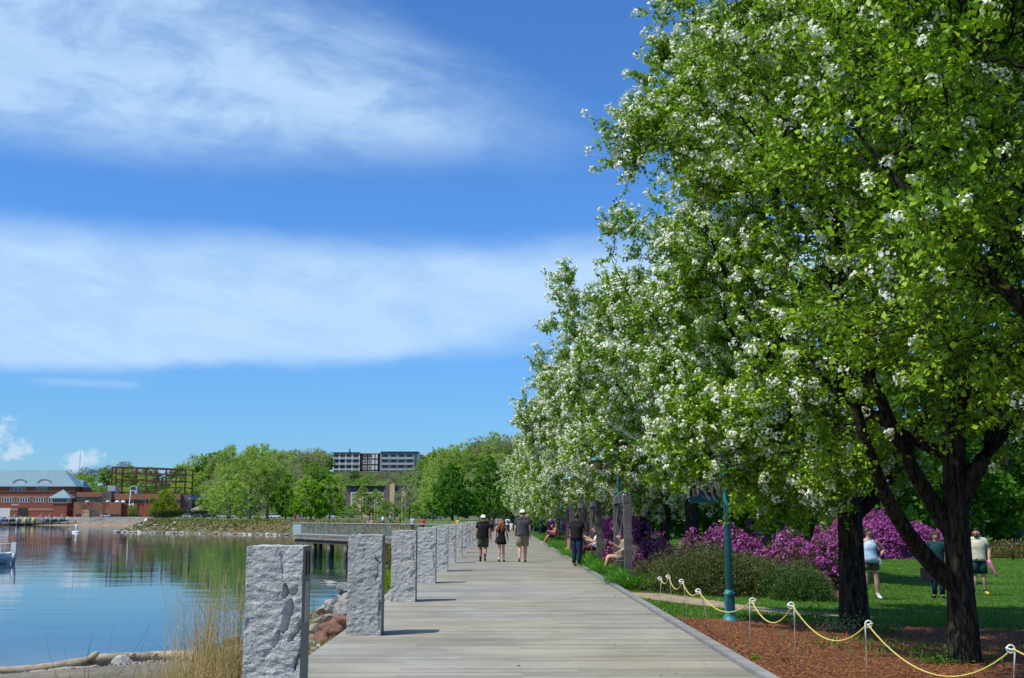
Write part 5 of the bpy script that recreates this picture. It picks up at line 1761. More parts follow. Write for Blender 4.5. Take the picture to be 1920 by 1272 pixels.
def person(label, loc, rz, height_, pose=None, skin='skin', top=('cloth', 'black', 'tee'), bottom=('olive', 'shorts'), hair='hair_dark', hairstyle='short', shoes='black', cap=None, socks=None, glasses=False, fem=False, wide=1.0, fingers=True, group=None, sub=2, extra=None, beard=False):
    J = dict(BASE)
    if pose: J.update(pose)
    s = height_ / 1.74
    t = empty('person', loc, rz, label, 'person', group, s)
    w = wide
    sx = 0.92 if fem else 1.0
    P = {}
    P['pel'] = (J['pel'], (.125 * w * (1.05 if fem else 1), .115 * w)); P['spi'] = (J['spi'], (.11 * w * sx, .10 * w)); P['che'] = (J['che'], (.135 * w * sx, .11 * w))
    P['nec'] = (J['nec'], .055)
    P['jaw'] = (lerp3(J['nec'], J['hea'], .62), .065); P['hea'] = (J['hea'], (.092, .100)); P['top'] = (J['top'], .066)
    E = [('pel', 'spi'), ('spi', 'che'), ('che', 'nec'), ('nec', 'jaw'), ('jaw', 'hea'), ('hea', 'top')]
    for S in 'LR':
        P['sh' + S] = (J['sh' + S], .066 * (0.88 if fem else 1)); P['ua' + S] = (lerp3(J['sh' + S], J['el' + S], .5), .05 * (0.9 if fem else 1) * w ** .5)
        P['el' + S] = (J['el' + S], .046); P['fa' + S] = (lerp3(J['el' + S], J['wr' + S], .35), .046); P['wr' + S] = (J['wr' + S], .031)
        d = [J['wr' + S][i] - J['el' + S][i] for i in range(3)]
        L = math.sqrt(sum(x * x for x in d)) or 1
        d = [x / L for x in d]
        if pose and 'hd' + S in pose:
            d = pose['hd' + S]
        palm = tuple(J['wr' + S][i] + d[i] * .075 for i in range(3))
        P['pa' + S] = (palm, (.034, .022))
        E += [('che', 'sh' + S), ('sh' + S, 'ua' + S), ('ua' + S, 'el' + S), ('el' + S, 'fa' + S), ('fa' + S, 'wr' + S), ('wr' + S, 'pa' + S)]
        if fingers:
            dv = Vector(d).normalized()
            sd_ = dv.cross(Vector((1, 0, 0)) if abs(dv.x) < .8 else Vector((0, 0, 1))).normalized()
            nn = dv.cross(sd_)
            inn = 1 if S == 'L' else -1
            for k, (o_, l_) in enumerate(((-.027, .070), (-.009, .082), (.009, .078), (.027, .060))):
                b0 = Vector(palm) + sd_ * o_ * .8 - dv * .012
                b1 = Vector(palm) + sd_ * o_ + dv * l_ * .5
                b2 = b1 + dv * l_ * .42 + nn * .018 * inn
                P['f%d%sa' % (k, S)] = (tuple(b0), .0095); P['f%d%sb' % (k, S)] = (tuple(b1), .0088); P['f%d%sc' % (k, S)] = (tuple(b2), .0075)
                E += [('f%d%sa' % (k, S), 'f%d%sb' % (k, S)), ('f%d%sb' % (k, S), 'f%d%sc' % (k, S))]
            b0 = Vector(palm) - dv * .045 + sd_ * .012
            b1 = Vector(palm) - dv * .01 + sd_ * .045
            b2 = b1 + dv * .035 + sd_ * .01
            P['t%sa' % S] = (tuple(b0), .012); P['t%sb' % S] = (tuple(b1), .011); P['t%sc' % S] = (tuple(b2), .009)
            E += [('t%sa' % S, 't%sb' % S), ('t%sb' % S, 't%sc' % S)]
        P['hi' + S] = (J['hi' + S], .092 * w); P['th' + S] = (lerp3(J['hi' + S], J['kn' + S], .45), .084 * w)
        P['kn' + S] = (J['kn' + S], .055 * w ** .6); P['ca' + S] = (lerp3(J['kn' + S], J['an' + S], .30), .064 * w ** .7)
        P['sn' + S] = (lerp3(J['kn' + S], J['an' + S], .75), .043); P['an' + S] = (J['an' + S], .036); P['to' + S] = (J['to' + S], .028)
        E += [('pel', 'hi' + S), ('hi' + S, 'th' + S), ('th' + S, 'kn' + S), ('kn' + S, 'ca' + S), ('ca' + S, 'sn' + S), ('sn' + S, 'an' + S), ('an' + S, 'to' + S)]
    body = skin_obj('body', P, E, MAT[skin], t, sub)
    hx = Vector(J['hea']); tp = Vector(J['top'])
    face = Vector(J.get('face', (0, 1, 0))).normalized()          # where the face points
    side = face.cross(Vector((0, 0, 1))).normalized()
    hc = hx + Vector((0, 0, .015))
    Mh = Matrix((side, face, Vector((0, 0, 1)))).transposed()

    def hp(x, y, z): return hc + Mh @ Vector((x, y, z))
    # nose and ears
    nb = MB()
    n0, n1, n2 = hp(0, .085, .02), hp(0, .118, -.022), hp(0, .085, -.038)
    nb.add([n0, n1, n2, hp(-.016, .085, -.034), hp(.016, .085, -.034)], [(0, 3, 1), (0, 1, 4), (1, 3, 2), (1, 2, 4)], True)
    nb.build('nose', MAT[skin], body)
    for sg in (-1, 1):
        c = hp(sg * .086, -.005, -.01)
        MB().ball(c, (.014, .022, .03), 6, 5).build('ear', MAT[skin], body)
        MB().ball(hp(sg * .032, .088, .018), (.012, .008, .007), 6, 4).build('eye', MAT['rubber_dark'], body)
    MB().ball(hp(0, .092, -.060), (.022, .006, .006), 6, 4).build('mouth', MAT['cloth_maroon'], body)
    if beard:
        MB().ball(hp(0, .045, -.075), (.062, .055, .045), 8, 6).build('beard', MAT[hair], body)
    if glasses:
        gl = MB()
        for sg in (-1, 1):
            gl.add([hp(sg * .012, .104, .030), hp(sg * .055, .092, .030), hp(sg * .052, .092, -.002), hp(sg * .016, .104, -.002)], [(0, 1, 2, 3)])
            gl.bar(hp(sg * .055, .092, .025), hp(sg * .088, 0, .02), .005)
        gl.bar(hp(-.014, .104, .026), hp(.014, .104, .026), .005)
        gl.build('sunglasses', MAT['rubber_dark'], t)
    # hair
    hb = MB()
    vs, fs = [], []
    nn_, mm_ = 16, 9
    for i in range(mm_ + 1):
        a = PI * 0.62 * i / mm_
        for k in range(nn_):
            b = 2 * PI * k / nn_
            dx_, dy_, dz_ = math.sin(a) * math.cos(b), math.sin(a) * math.sin(b), math.cos(a)
            drop = 1.0
            if dy_ > 0.02 and i > 3: drop = 0.70
            vs.append(hp(dx_ * .098 * drop, (dy_ * .106 - .012) * drop, .03 + dz_ * .098))
    for i in range(mm_):
        for k in range(nn_):
            fs.append((i * nn_ + k, (i + 1) * nn_ + k, (i + 1) * nn_ + (k + 1) % nn_, i * nn_ + (k + 1) % nn_))
    hb.add(vs, fs, True)
    if hairstyle == 'long':
        for k, (ox, rr) in enumerate(((-.06, .045), (-.02, .055), (.03, .05), (.065, .04))):
            sw = -.06 if k < 2 else -.02
            hb.tube([hp(ox, -.05, .05), hp(ox * 1.2, -.095, -.06), hp(ox * 1.4 + sw * .6, -.11, -.18), hp(ox * 1.5 + sw * 1.6, -.12, -.32), hp(ox * 1.3 + sw * 2.2, -.12, -.44)], [rr, rr * 1.15, rr * 1.1, rr * .8, .012], 8)
    if hairstyle == 'bob':
        for ox in (-.07, 0, .07):
            hb.tube([hp(ox, -.04, .03), hp(ox * 1.25, -.06, -.05), hp(ox * 1.2, -.06, -.12)], [.05, .055, .02], 8)
    if hairstyle == 'curly':
        for k in range(26):
            a = k * 2.4; zz = -.03 + .11 * (k / 26)
            hb.ball(hp(.085 * math.cos(a), -.02 + .085 * math.sin(a) * (1 if math.sin(a) < 0 else .6), zz + .02), .035, 6, 4)
    hb.build('hair', MAT[hair], t)
    if cap:
        cb = MB()
        vs, fs = [], []
        for i in range(6):
            a = PI * .5 * i / 5
            for k in range(16):
                b = 2 * PI * k / 16
                vs.append(hp(math.sin(a) * math.cos(b) * .104, math.sin(a) * math.sin(b) * .114 - .008, .044 + math.cos(a) * .092))
        for i in range(5):
            for k in range(16):
                fs.append((i * 16 + k, (i + 1) * 16 + k, (i + 1) * 16 + (k + 1) % 16, i * 16 + (k + 1) % 16))
        cb.add(vs, fs, True)
        cp = cb.build('cap', mat_of(cap[0]), t)
        sgn = -1 if cap[1] == 'back' else 1
        bv = [hp(-.075, sgn * .08, .045), hp(.075, sgn * .08, .045), hp(.06, sgn * .155, .025), hp(0, sgn * .18, .02), hp(-.06, sgn * .155, .025)]
        MB().add(bv + [v + Vector((0, 0, .008)) for v in bv], [(0, 1, 2, 3, 4), (9, 8, 7, 6, 5)] + [(i, (i + 1) % 5, 5 + (i + 1) % 5, 5 + i) for i in range(5)]).build('brim', mat_of(cap[0]), cp)
    # clothes: cross-sections that follow the body, with folds, and tubes for sleeves and legs
    def loft(mb, secs, n=18, fold=0.006, seed=0.0):
        vs, fs = [], []
        P_ = [Vector(c) for c, _, _ in secs]
        for i, (c, rx, ry) in enumerate(secs):
            d = (P_[min(i + 1, len(P_) - 1)] - P_[max(i - 1, 0)]).normalized()
            sx_ = Vector((1, 0, 0)); sx_ = (sx_ - d * sx_.dot(d)).normalized(); fy = d.cross(sx_)
            for k in range(n):
                a = 2 * PI * k / n
                ca, sa = math.cos(a), math.sin(a)
                e = 1 + (fold / max(rx, .01)) * math.sin(3 * a + i * 1.7 + seed) + (fold * .7 / max(rx, .01)) * math.sin(7 * a - i * 2.3 + seed)
                vs.append(P_[i] + sx_ * (rx * e * math.copysign(abs(ca) ** .85, ca)) + fy * (ry * e * math.copysign(abs(sa) ** .9, sa)))
        for i in range(len(secs) - 1):
            for k in range(n):
                fs.append((i * n + k, i * n + (k + 1) % n, (i + 1) * n + (k + 1) % n, (i + 1) * n + k))
        fs.append(tuple(range(n - 1, -1, -1))); fs.append(tuple((len(secs) - 1) * n + k for k in range(n)))
        mb.add(vs, fs, True)

    def leg_tube(mb, pts, rad, n=12):
        mb.tube([tuple(p) for p in pts], rad, n)
    kind, col, style = top
    w2 = w ** .75
    pel, spi, che, nec = (Vector(J[k]) for k in ('pel', 'spi', 'che', 'nec'))
    sit_ = J['knL'][1] > .3
    if style != 'none':
        mb = MB()
        hemv = pel + (pel - spi) * (.35 if not sit_ else .05)
        wa = .150 if fem else .168
        hipx = (.185 if fem else .180) * w2
        if style == 'dress':
            mid_ = (Vector(lerp3(J['hiL'], J['knL'], .52)) + Vector(lerp3(J['hiR'], J['knR'], .52))) / 2
            secs = [(mid_, .205, .165), (mid_.lerp(pel, .5), .200, .160), (pel, .180, .145), (pel.lerp(spi, .75), .135, .110), (spi.lerp(che, .5), .145, .118), (che + Vector((0, 0, .01)), .155, .120), (che.lerp(nec, .28), .140, .10)]
        elif style == 'tank':
            secs = [(hemv, hipx + .014, .158 * w2), (pel.lerp(spi, .4), (wa + .030) * w2, .156 * w2), (spi, wa * w2, .128 * w2), (spi.lerp(che, .55), (wa + .006) * w2, .138 * w2), (che, .160 * w2, .145 * w2), (che.lerp(nec, .35), .145, .105), (che.lerp(nec, .62), .105, .075)]
        else:
            secs = [(hemv, hipx + .012, .150 * w2), (pel, hipx + .006, .146 * w2), (spi, (wa + .008) * w2, .130 * w2), (spi.lerp(che, .6), (wa + .022) * w2, .138 * w2), (che, .196 * w2 * sx, .138 * w2), (che.lerp(nec, .45), .190 * sx, .118), (che.lerp(nec, .66), .165 * sx, .095), (che.lerp(nec, .84), .105, .075), (che.lerp(nec, .95), .070, .066)]
        loft(mb, secs, seed=height_ * 9)
        if style in ('tee', 'polo', 'long'):
            for S in 'LR':
                f_ = .60 if style != 'long' else .97
                a_, b_2 = Vector(J['sh' + S]), Vector(J['el' + S])
                pts_ = [che.lerp(nec, .74), nec.lerp(a_, .62) - Vector((0, 0, .022)), a_ + Vector((0, 0, -.004)), a_.lerp(b_2, .25), a_.lerp(b_2, f_)]
                rr_ = [.092, .084, .078, .072, .073]
                if style == 'long':
                    pts_.append(Vector(lerp3(J['el' + S], J['wr' + S], .92))); rr_.append(.045)
                mb.tube(pts_, rr_, 12)
        elif style == 'tank':
            for S, sg in (('L', -1), ('R', 1)):
                mb.tube([che.lerp(nec, .5) + Vector((sg * .085, .07, 0)), che.lerp(nec, .88) + Vector((sg * .085, .01, .0)), che.lerp(nec, .5) + Vector((sg * .085, -.08, 0))], .022, 6)
        shirt = mb.build('dress' if style == 'dress' else 'shirt', mat_of(col), t)
        if style == 'polo':
            MB().lathe([(.082, 0), (.088, .025), (.075, .045)], tuple(che.lerp(nec, .86)), 12).build('collar', mat_of(col), shirt)
    bc, bs = bottom
    if bs != 'none':
        mb = MB()
        up = (spi - pel).normalized()
        loft(mb, [(pel - up * .10, .150 * w2, .125 * w2), (pel - up * .03, .182 * w2, .146 * w2), (pel + up * .05, .172 * w2, .134 * w2), (pel + up * .10, .160 * w2, .124 * w2)], seed=2.0)
        f_ = {'shorts': .88, 'brief': .52, 'pants': 1.0}[bs]
        for S in 'LR':
            h_, k_, a_ = Vector(J['hi' + S]), Vector(J['kn' + S]), Vector(J['an' + S])
            pts_, rr_ = [h_ + up * .02, h_.lerp(k_, f_ * .5), h_.lerp(k_, f_)], [.110 * w2, .104 * w2, (.100 if bs != 'pants' else .078) * w2]
            if bs == 'pants':
                pts_ += [k_.lerp(a_, .5), k_.lerp(a_, .96)]; rr_ += [.072, .062]
            mb.tube(pts_, rr_, 14)
        mb.build('trousers' if bs == 'pants' else 'shorts', mat_of(bc), t)
    for S in 'LR':
        a, o_ = Vector(J['an' + S]), Vector(J['to' + S])
        dd = (o_ - a)
        heel = a + Vector((0, 0, -.045)) - dd * .18
        sc_ = shoes if isinstance(shoes, str) else shoes['LR'.index(S)]
        skin_obj('shoe', {'h': (tuple(heel), .042), 'm': (tuple(a.lerp(o_, .45) + Vector((0, 0, -.012))), .046), 't': (tuple(o_ + dd * .12), .036), 'u': (tuple(a + Vector((0, 0, -.01))), .044)},
                 [('h', 'm'), ('m', 't'), ('m', 'u')], mat_of(sc_), t, 1)
        if socks:
            k_ = Vector(lerp3(J['an' + S], J['kn' + S], .30 if socks[1] else .14))
            MB().tube([tuple(a), tuple(a.lerp(k_, .5)), tuple(k_)], [.043, .044, .049], 10).build('sock', mat_of(socks[0]), t)
    if extra: extra(t, J, hp)
    return t


PZ = -0.002
WG = 'three people walking away down the boardwalk'


def at(px, py, z=0.0):
    p = GP(px, py, z)
    return (p.x, p.y, z)


def bag_small(t, J, hp):
    h = Vector(J['wrL'])
    MB().box((h.x - .01, h.y, h.z - .12), (.05, .18, .15)).build('handbag', mat_of('brown'), t)
    MB().tube([(h.x, h.y - .08, h.z - .05), (h.x, h.y, h.z + .02), (h.x, h.y + .08, h.z - .05)], .008, 5).build('strap', mat_of('brown'), t)


def straps(t, J, hp):
    n_, c_ = Vector(J['nec']), Vector(J['che'])
    for s in (-1, 1):
        MB().tube([c_ + Vector((s * .07, -.115, .03)), c_ + Vector((s * .085, -.07, .11)), c_ + Vector((s * .08, .02, .13)), c_ + Vector((s * .07, .10, .05))], .006, 5).build('shoulder_strap', mat_of('black'), t)
    bag_small(t, J, hp)


person('man in black t-shirt and olive shorts with a white cap, walking left of the woman', at(906, 1054), 0.03, 1.72,
       dict(knL=(-.10, .04, .50), anL=(-.10, .03, .09), toL=(-.12, .18, .035), knR=(.08, .03, .50), anR=(.06, -.20, .19), toR=(.07, -.13, .045), elL=(-.24, -.05, 1.14), wrL=(-.25, .05, .90), elR=(.25, -.06, 1.15), wrR=(.28, .0, .90)),
       'skin_tan', ('c', 'black', 'tee'), ('olive', 'shorts'), 'hair_dark', 'short', 'black', ('white', 'back'), ('black', 1), group=WG, wide=1.22)
person('woman in short black dress with long auburn hair and a small handbag', at(940, 1054), -0.02, 1.60,
       dict(knL=(-.07, .0, .50), anL=(-.09, -.06, .10), toL=(-.10, .07, .035), knR=(.08, .05, .50), anR=(.10, .08, .09), toR=(.12, .22, .035), elL=(-.20, -.05, 1.15), wrL=(-.22, .0, .93), elR=(.22, -.02, 1.15), wrR=(.26, .06, .92)),
       'skin', ('c', 'black', 'dress'), ('black', 'none'), 'hair_auburn', 'long', 'black', None, ('white', 0), group=WG, fem=True, wide=.92, extra=straps)
person('tall man in grey t-shirt and khaki shorts, walking right of the auburn-haired woman', at(980, 1055), 0.05, 1.90,
       dict(knL=(-.10, .0, .50), anL=(-.12, -.22, .17), toL=(-.13, -.16, .035), knR=(.09, .05, .50), anR=(.09, .06, .09), toR=(.11, .20, .035), elL=(-.24, .0, 1.14), wrL=(-.25, .10, .90), elR=(.24, -.05, 1.15), wrR=(.25, .0, .90)),
       'skin', ('c', 'charcoal', 'tee'), ('khaki', 'shorts'), 'hair_dark', 'short', ('brown', 'black'), ('white', 'fwd'), None, group=WG, wide=1.24)


def tote(t, J, hp):
    h = Vector(J['wrL'])
    MB().box((h.x - .05, h.y, h.z - .20), (.12, .26, .34)).build('tan_bag', mat_of('tan'), t)
    MB().tube([(h.x - .05, h.y - .08, h.z - .04), (h.x, h.y, h.z + .04), (h.x - .05, h.y + .08, h.z - .04)], .01, 5).build('handle', mat_of('tan'), t)


person('person in black standing with a tan bag at the right edge of the boardwalk', (2.52, 38.6, 0.0), R(-35), 1.76,
       dict(elL=(-.26, .04, 1.15), wrL=(-.25, .10, .92), elR=(.25, .08, 1.16), wrR=(.12, .26, 1.15)), 'skin_dark', ('c', 'black', 'tee'), ('navy', 'pants'), 'hair_dark', 'short', 'grey', wide=1.2, extra=tote)

SEAT = dict(pel=(0, 0, .55), spi=(0, -.06, .74), che=(0, -.09, .94), nec=(0, -.07, 1.10), hea=(0, -.03, 1.23), top=(0, -.05, 1.32),
            shL=(-.175, -.09, 1.04), shR=(.175, -.09, 1.04), elL=(-.22, -.02, .78), wrL=(-.16, .18, .68), elR=(.22, -.02, .78), wrR=(.16, .18, .68),
            hiL=(-.09, .02, .53), hiR=(.09, .02, .53), knL=(-.12, .44, .54), knR=(.12, .44, .54), anL=(-.12, .50, .12), toL=(-.13, .64, .06), anR=(.12, .50, .12), toR=(.13, .64, .06))


def seat_pose(**k):
    d = dict(SEAT); d.update(k); return d


# a sitter faces the water (-X): local +Y turned to -X
person('person in floral shorts on the first swing, bare legs over the daylilies', (3.66, 34.5, -.09), R(90), 1.72,
       seat_pose(knL=(-.14, .46, .55), anL=(-.06, .60, .12), toL=(-.07, .74, .06), knR=(.06, .47, .57), anR=(.12, .52, .14), nec=(.05, .02, 1.06), che=(.02, -.04, .93), hea=(.10, .10, 1.14), top=(.12, .11, 1.23), elR=(.24, .1, .80), wrR=(.18, .28, .92)),
       'skin', ('c', 'floral', 'tank'), ('floral', 'brief'), 'hair_brown', 'bob', 'black', fem=True)
person('woman with dark hair and round sunglasses sitting back on the second swing', (3.62, 44.2, -.08), R(95), 1.70,
       seat_pose(nec=(0, -.10, 1.12), knL=(-.10, .46, .58), anL=(-.02, .62, .25), face=(.5, .8, 0), wrL=(-.05, .30, .86), elL=(-.2, .08, .80)), 'skin', ('c', 'white', 'tank'), ('maroon', 'pants'), 'hair_dark', 'bob', 'black', glasses=True, fem=True)
person('sitter in dark clothes beside the woman with sunglasses', (3.62, 45.2, -.08), R(90), 1.74, seat_pose(wrL=(-.02, .34, .96), wrR=(.02, .34, .98)), 'skin', ('c', 'black', 'tee'), ('black', 'pants'), 'hair_brown', 'short', 'black')
person('sitter with reddish hair and outstretched arms on the third swing', (3.6, 51.8, -.08), R(90), 1.72, seat_pose(wrL=(-.12, .52, .92), elL=(-.16, .22, .92), wrR=(.12, .5, .9), elR=(.18, .2, .9), anL=(-.1, .75, .2), anR=(.1, .78, .22)), 'skin', ('c', 'tan', 'tee'), ('black', 'shorts'), 'hair_auburn', 'bob', 'black', fem=True, fingers=False)
person('bare-shouldered sitter leaning forward on the farthest swing', (3.45, 75.0, -.08), R(90), 1.75, seat_pose(nec=(0, .08, 1.05), hea=(0, .16, 1.15), top=(0, .18, 1.24), che=(0, 0, .9), wrL=(-.1, .42, .85), wrR=(.1, .42, .85), anL=(-.1, .75, .1), anR=(.1, .72, .1), toL=(-.1, .9, .06), toR=(.1, .88, .06)), 'skin', ('c', 'coral', 'tank'), ('black', 'shorts'), 'hair_brown', 'bob', 'white', fem=True, fingers=False)
person('sitter in dark shirt behind the leaning one on the farthest swing', (3.6, 76.2, -.08), R(90), 1.75, seat_pose(anL=(-.1, .8, .15), anR=(.1, .8, .15)), 'skin', ('c', 'black', 'tee'), ('black', 'shorts'), 'hair_brown', 'short', 'black', fingers=False)

# the people on the lawn
yw = 26.9
pw = U(1634, 1117, yw); zw = ZG(pw.x, yw)


def crossbag(t, J, hp):
    MB().tube([(-.13, .02, 1.42), (-.13, .12, 1.3), (-.17, .13, 1.1), (-.2, .06, .98)], .012, 5).build('bag_strap', mat_of('black'), t)
    MB().box((-.21, .06, .92), (.05, .16, .13)).build('hip_bag', mat_of('silver'), t)


person('woman in light blue tank top and dark shorts standing hands on hips on the lawn', (pw.x, yw, zw + .02), R(182), 1.66,
       dict(elR=(-.0, 0, 0), pel=(0, 0, .95), hiL=(-.10, 0, .92), hiR=(.10, 0, .92), knL=(-.13, .03, .50), knR=(.13, .03, .50), anL=(-.17, 0, .09), anR=(.17, 0, .09), toL=(-.20, .13, .035), toR=(.20, .13, .035),
            shL=(-.18, 0, 1.40), shR=(.18, 0, 1.40), elL=(-.40, -.08, 1.19), wrL=(-.23, .06, 1.03)) | dict(elR=(.40, -.08, 1.19), wrR=(.23, .06, 1.03), hdL=(.55, .5, -.6), hdR=(-.55, .5, -.6), face=(-.8, .6, 0)),
       'skin', ('c', 'paleblue', 'tank'), ('olivebrown', 'brief'), 'hair_brown', 'short', 'white', None, ('white', 0), glasses=True, fem=True, wide=1.22, extra=crossbag)
ym = 30.6
pm2 = U(1837, 1109, ym); zm_ = ZG(pm2.x, ym)


def pinkbag(t, J, hp):
    h = Vector(J['wrL']) + Vector((0, .02, -.09))
    MB().tube([h + Vector((.02, 0, .06)), h, h + Vector((-.06, 0, -.13)), h + Vector((-.13, .0, -.30)), h + Vector((-.17, 0, -.36))], [.035, .055, .05, .04, .025], 8).build('pink_cloth', mat_of('pink'), t)


person('man in cream short-sleeved shirt and dark teal shorts holding a pink cloth', (pm2.x, ym, zm_ + .02), R(172), 1.78,
       dict(elL=(-.30, .02, 1.16), wrL=(-.26, .10, .94), elR=(.27, -.05, 1.16), wrR=(.22, .02, .98), anL=(-.16, -.05, .09), toL=(-.20, .08, .035), knL=(-.12, .04, .50), anR=(.16, .02, .09), toR=(.26, .12, .035), face=(.35, .9, -.25), hea=(.01, .04, 1.59), top=(.01, .04, 1.68)),
       'skin', ('c', 'cream', 'polo'), ('darkteal', 'shorts'), 'hair_dark', 'short', ('yellow', 'black'), None, ('navy', 0), glasses=True, wide=1.12, extra=pinkbag, beard=True)
yb_ = 28.3
pb = U(1760, 1112, yb_)


def blackbag(t, J, hp):
    MB().tube([(.1, .03, 1.45), (.22, .05, 1.1), (.25, .05, .80)], .012, 5).build('bag_strap', mat_of('black'), t)
    MB().box((.27, .05, .62), (.30, .12, .34)).build('shoulder_bag', mat_of('black'), t)


person('woman with curly brown hair in patterned blue top, half hidden by the right tree trunk', (pb.x, yb_, ZG(pb.x, yb_) + .02), R(150), 1.62, None,
       'skin_tan', ('c', 'darkteal', 'tee'), ('navy', 'pants'), 'hair_brown', 'curly', 'black', fem=True, wide=1.1, extra=blackbag)

# small figures farther down the walk and across the water
FG = 'distant walkers and park visitors'
FAR = [(923, 999, 0, 1.68, 'charcoal', 'black', 'walker in dark top and black leggings between the two men', 'skin', 0),
       (932, 997, 0, 1.75, 'grey', 'navy', 'walker in pale top just ahead of the auburn-haired woman', 'skin', 0),
       (952, 1000, 0, 1.72, 'white', 'navy', 'walker in white shirt with a blue rucksack', 'skin', 1),
       (959, 1003, 0, 1.25, 'white', 'white', 'child in white walking beside the blue rucksack', 'skin', 0),
       (773, 1002, .0, 1.80, 'silver', 'black', 'man in pale grey shirt standing behind the pier railing', 'skin', 0),
       (792, 1002, .0, 1.72, 'coral', 'black', 'person in coral top standing behind the pier railing', 'skin', 0),
       (858, 1000, .0, 1.6, 'yellow', 'black', 'person in yellow leaning by the railing above the pillars', 'skin', 0)]
for i, (px, py, z, hh, c1, c2, lb, sk, ruck) in enumerate(FAR):
    p_ = at(px, py, z)
    def rk(t, J, hp):
        MB().ball((0, -.16, 1.25), (.15, .10, .22), 8, 6).build('rucksack', mat_of('purple'), t)
    person(lb, p_, random.uniform(-.3, .3), hh, dict(anL=(-.1, .12, .09), toL=(-.1, .25, .035), anR=(.1, -.14, .12), toR=(.1, -.03, .04)), sk, ('c', c1, 'tee'), (c2, 'pants' if i % 2 == 0 else 'shorts'), 'hair_dark', 'short', 'black', fingers=False, group=FG, sub=1, extra=rk if ruck else None)
PARK = [(333, 968, 'white', 'person in white by the water beyond the rocks, leftmost of the group'), (338, 968, 'navy', 'person in navy in the group beyond the rocks'), (345, 968, 'white', 'person in white shirt at the right of the group beyond the rocks'),
        (351, 969, 'blue', 'person in blue at the end of the group beyond the rocks'), (553, 975, 'red', 'person in red sitting area beside the grass bank'), (690, 975, 'white', 'person in white in the park, left of the twin street lamps'), (697, 976, 'pink', 'person in pink in the park by the street lamps'),
        (718, 976, 'white', 'lone person in white on the park grass'), (732, 976, 'white', 'person in white bending on the park path'), (750, 979, 'yellow', 'person in yellow on the park path')]
for i, (px, py, c1, lb) in enumerate(PARK):
    Yd = 300 if px < 400 else 240 if px < 600 else 200
    q_ = U(px, py, Yd)
    zz = H1(q_.x, Yd)
    person(lb, (q_.x, Yd, zz), random.uniform(0, 6), 1.75, None, 'skin', ('c', c1, 'tee'), ('navy', 'shorts'), 'hair_dark', 'short', 'black', fingers=False, group=FG, sub=0)
# ------------------------------------------------------------------ the far shore
# tree kinds, seen from 200 m and more
K = {}


def kind(name, seeds, **k):
    K[name] = [tree_parts(s, **k) for s in seeds]


RND = [(0, 0.55), (0.15, 0.9), (0.4, 1.0), (0.65, 0.9), (0.85, 0.6), (1.0, 0.15)]
CON = [(0, 0.85), (0.12, 1.0), (0.35, 0.92), (0.6, 0.68), (0.8, 0.42), (1.0, 0.05)]
VASE = [(0, 0.25), (0.2, 0.5), (0.45, 0.8), (0.7, 1.0), (0.88, 0.8), (1.0, 0.3)]
kind('maple', (901, 902), H=14, Rr=5.0, z0=1.4, nclump=240, ntwig=6, nleaf=9, leaf=0.42, bough=5, mat_leaf='maple_leaf', mat_bark='bark_dark', trunk_r=0.28, nlimb=8, prof=CON, twl=0.6)
kind('deep_maple', (903, 904), H=14, Rr=5.0, z0=1.2, nclump=300, ntwig=6, nleaf=9, leaf=0.40, mat_leaf='deep_leaf', mat_bark='bark_dark', trunk_r=0.28, nlimb=8, prof=CON, twl=0.6)
kind('cottonwood', (911, 912), H=22, Rr=8.5, z0=3.2, nclump=300, ntwig=7, nleaf=7, leaf=0.36, bough=6, mat_leaf='pale_leaf', mat_bark='bark_pale', trunk_r=0.6, nlimb=13, prof=VASE, twl=1.3, shell=0.4)
kind('hill_tree', (921, 922, 923), H=13, Rr=5.2, z0=1.0, nclump=110, ntwig=6, nleaf=7, leaf=0.62, mat_leaf='hill_leaf', mat_bark='bark_dark', trunk_r=0.25, nlimb=7, prof=RND, twl=0.9)
kind('pale_tree', (931, 932), H=15, Rr=5.6, z0=1.5, nclump=120, ntwig=6, nleaf=6, leaf=0.55, mat_leaf='pale_leaf', mat_bark='bark_pale', trunk_r=0.28, nlimb=9, prof=RND, twl=1.1)
kind('dark_tree', (941,), H=13, Rr=5.0, z0=0.8, nclump=110, ntwig=6, nleaf=7, leaf=0.60, mat_leaf='dark_leaf', mat_bark='bark_dark', trunk_r=0.25, nlimb=7, prof=RND, twl=0.9)
kind('grey_tree', (951,), H=15, Rr=5.5, z0=1.5, nclump=130, ntwig=6, nleaf=4, leaf=0.45, mat_leaf='grey_leaf', mat_bark='bark_pale', trunk_r=0.28, nlimb=12, prof=VASE, twl=1.3)
kind('bare_tree', (961, 962), H=13, Rr=4.6, z0=2.0, nclump=150, ntwig=7, nleaf=1, leaf=0.35, mat_leaf='bare_twig', mat_bark='bark_dark', trunk_r=0.22, nlimb=12, prof=VASE, twl=1.2)
kind('round_tree', (971,), H=9.5, Rr=5.4, z0=0.5, nclump=240, ntwig=7, nleaf=8, leaf=0.40, mat_leaf='lime_leaf', mat_bark='bark_dark', trunk_r=0.3, nlimb=9, prof=[(0, .7), (.3, 1), (.6, .95), (.85, .6), (1, .2)], twl=0.7)
kind('young_tree', (981,), H=8, Rr=2.2, z0=1.6, nclump=110, ntwig=5, nleaf=7, leaf=0.26, mat_leaf='hill_leaf', mat_bark='bark_pale', trunk_r=0.10, nlimb=7, prof=CON, twl=0.5)


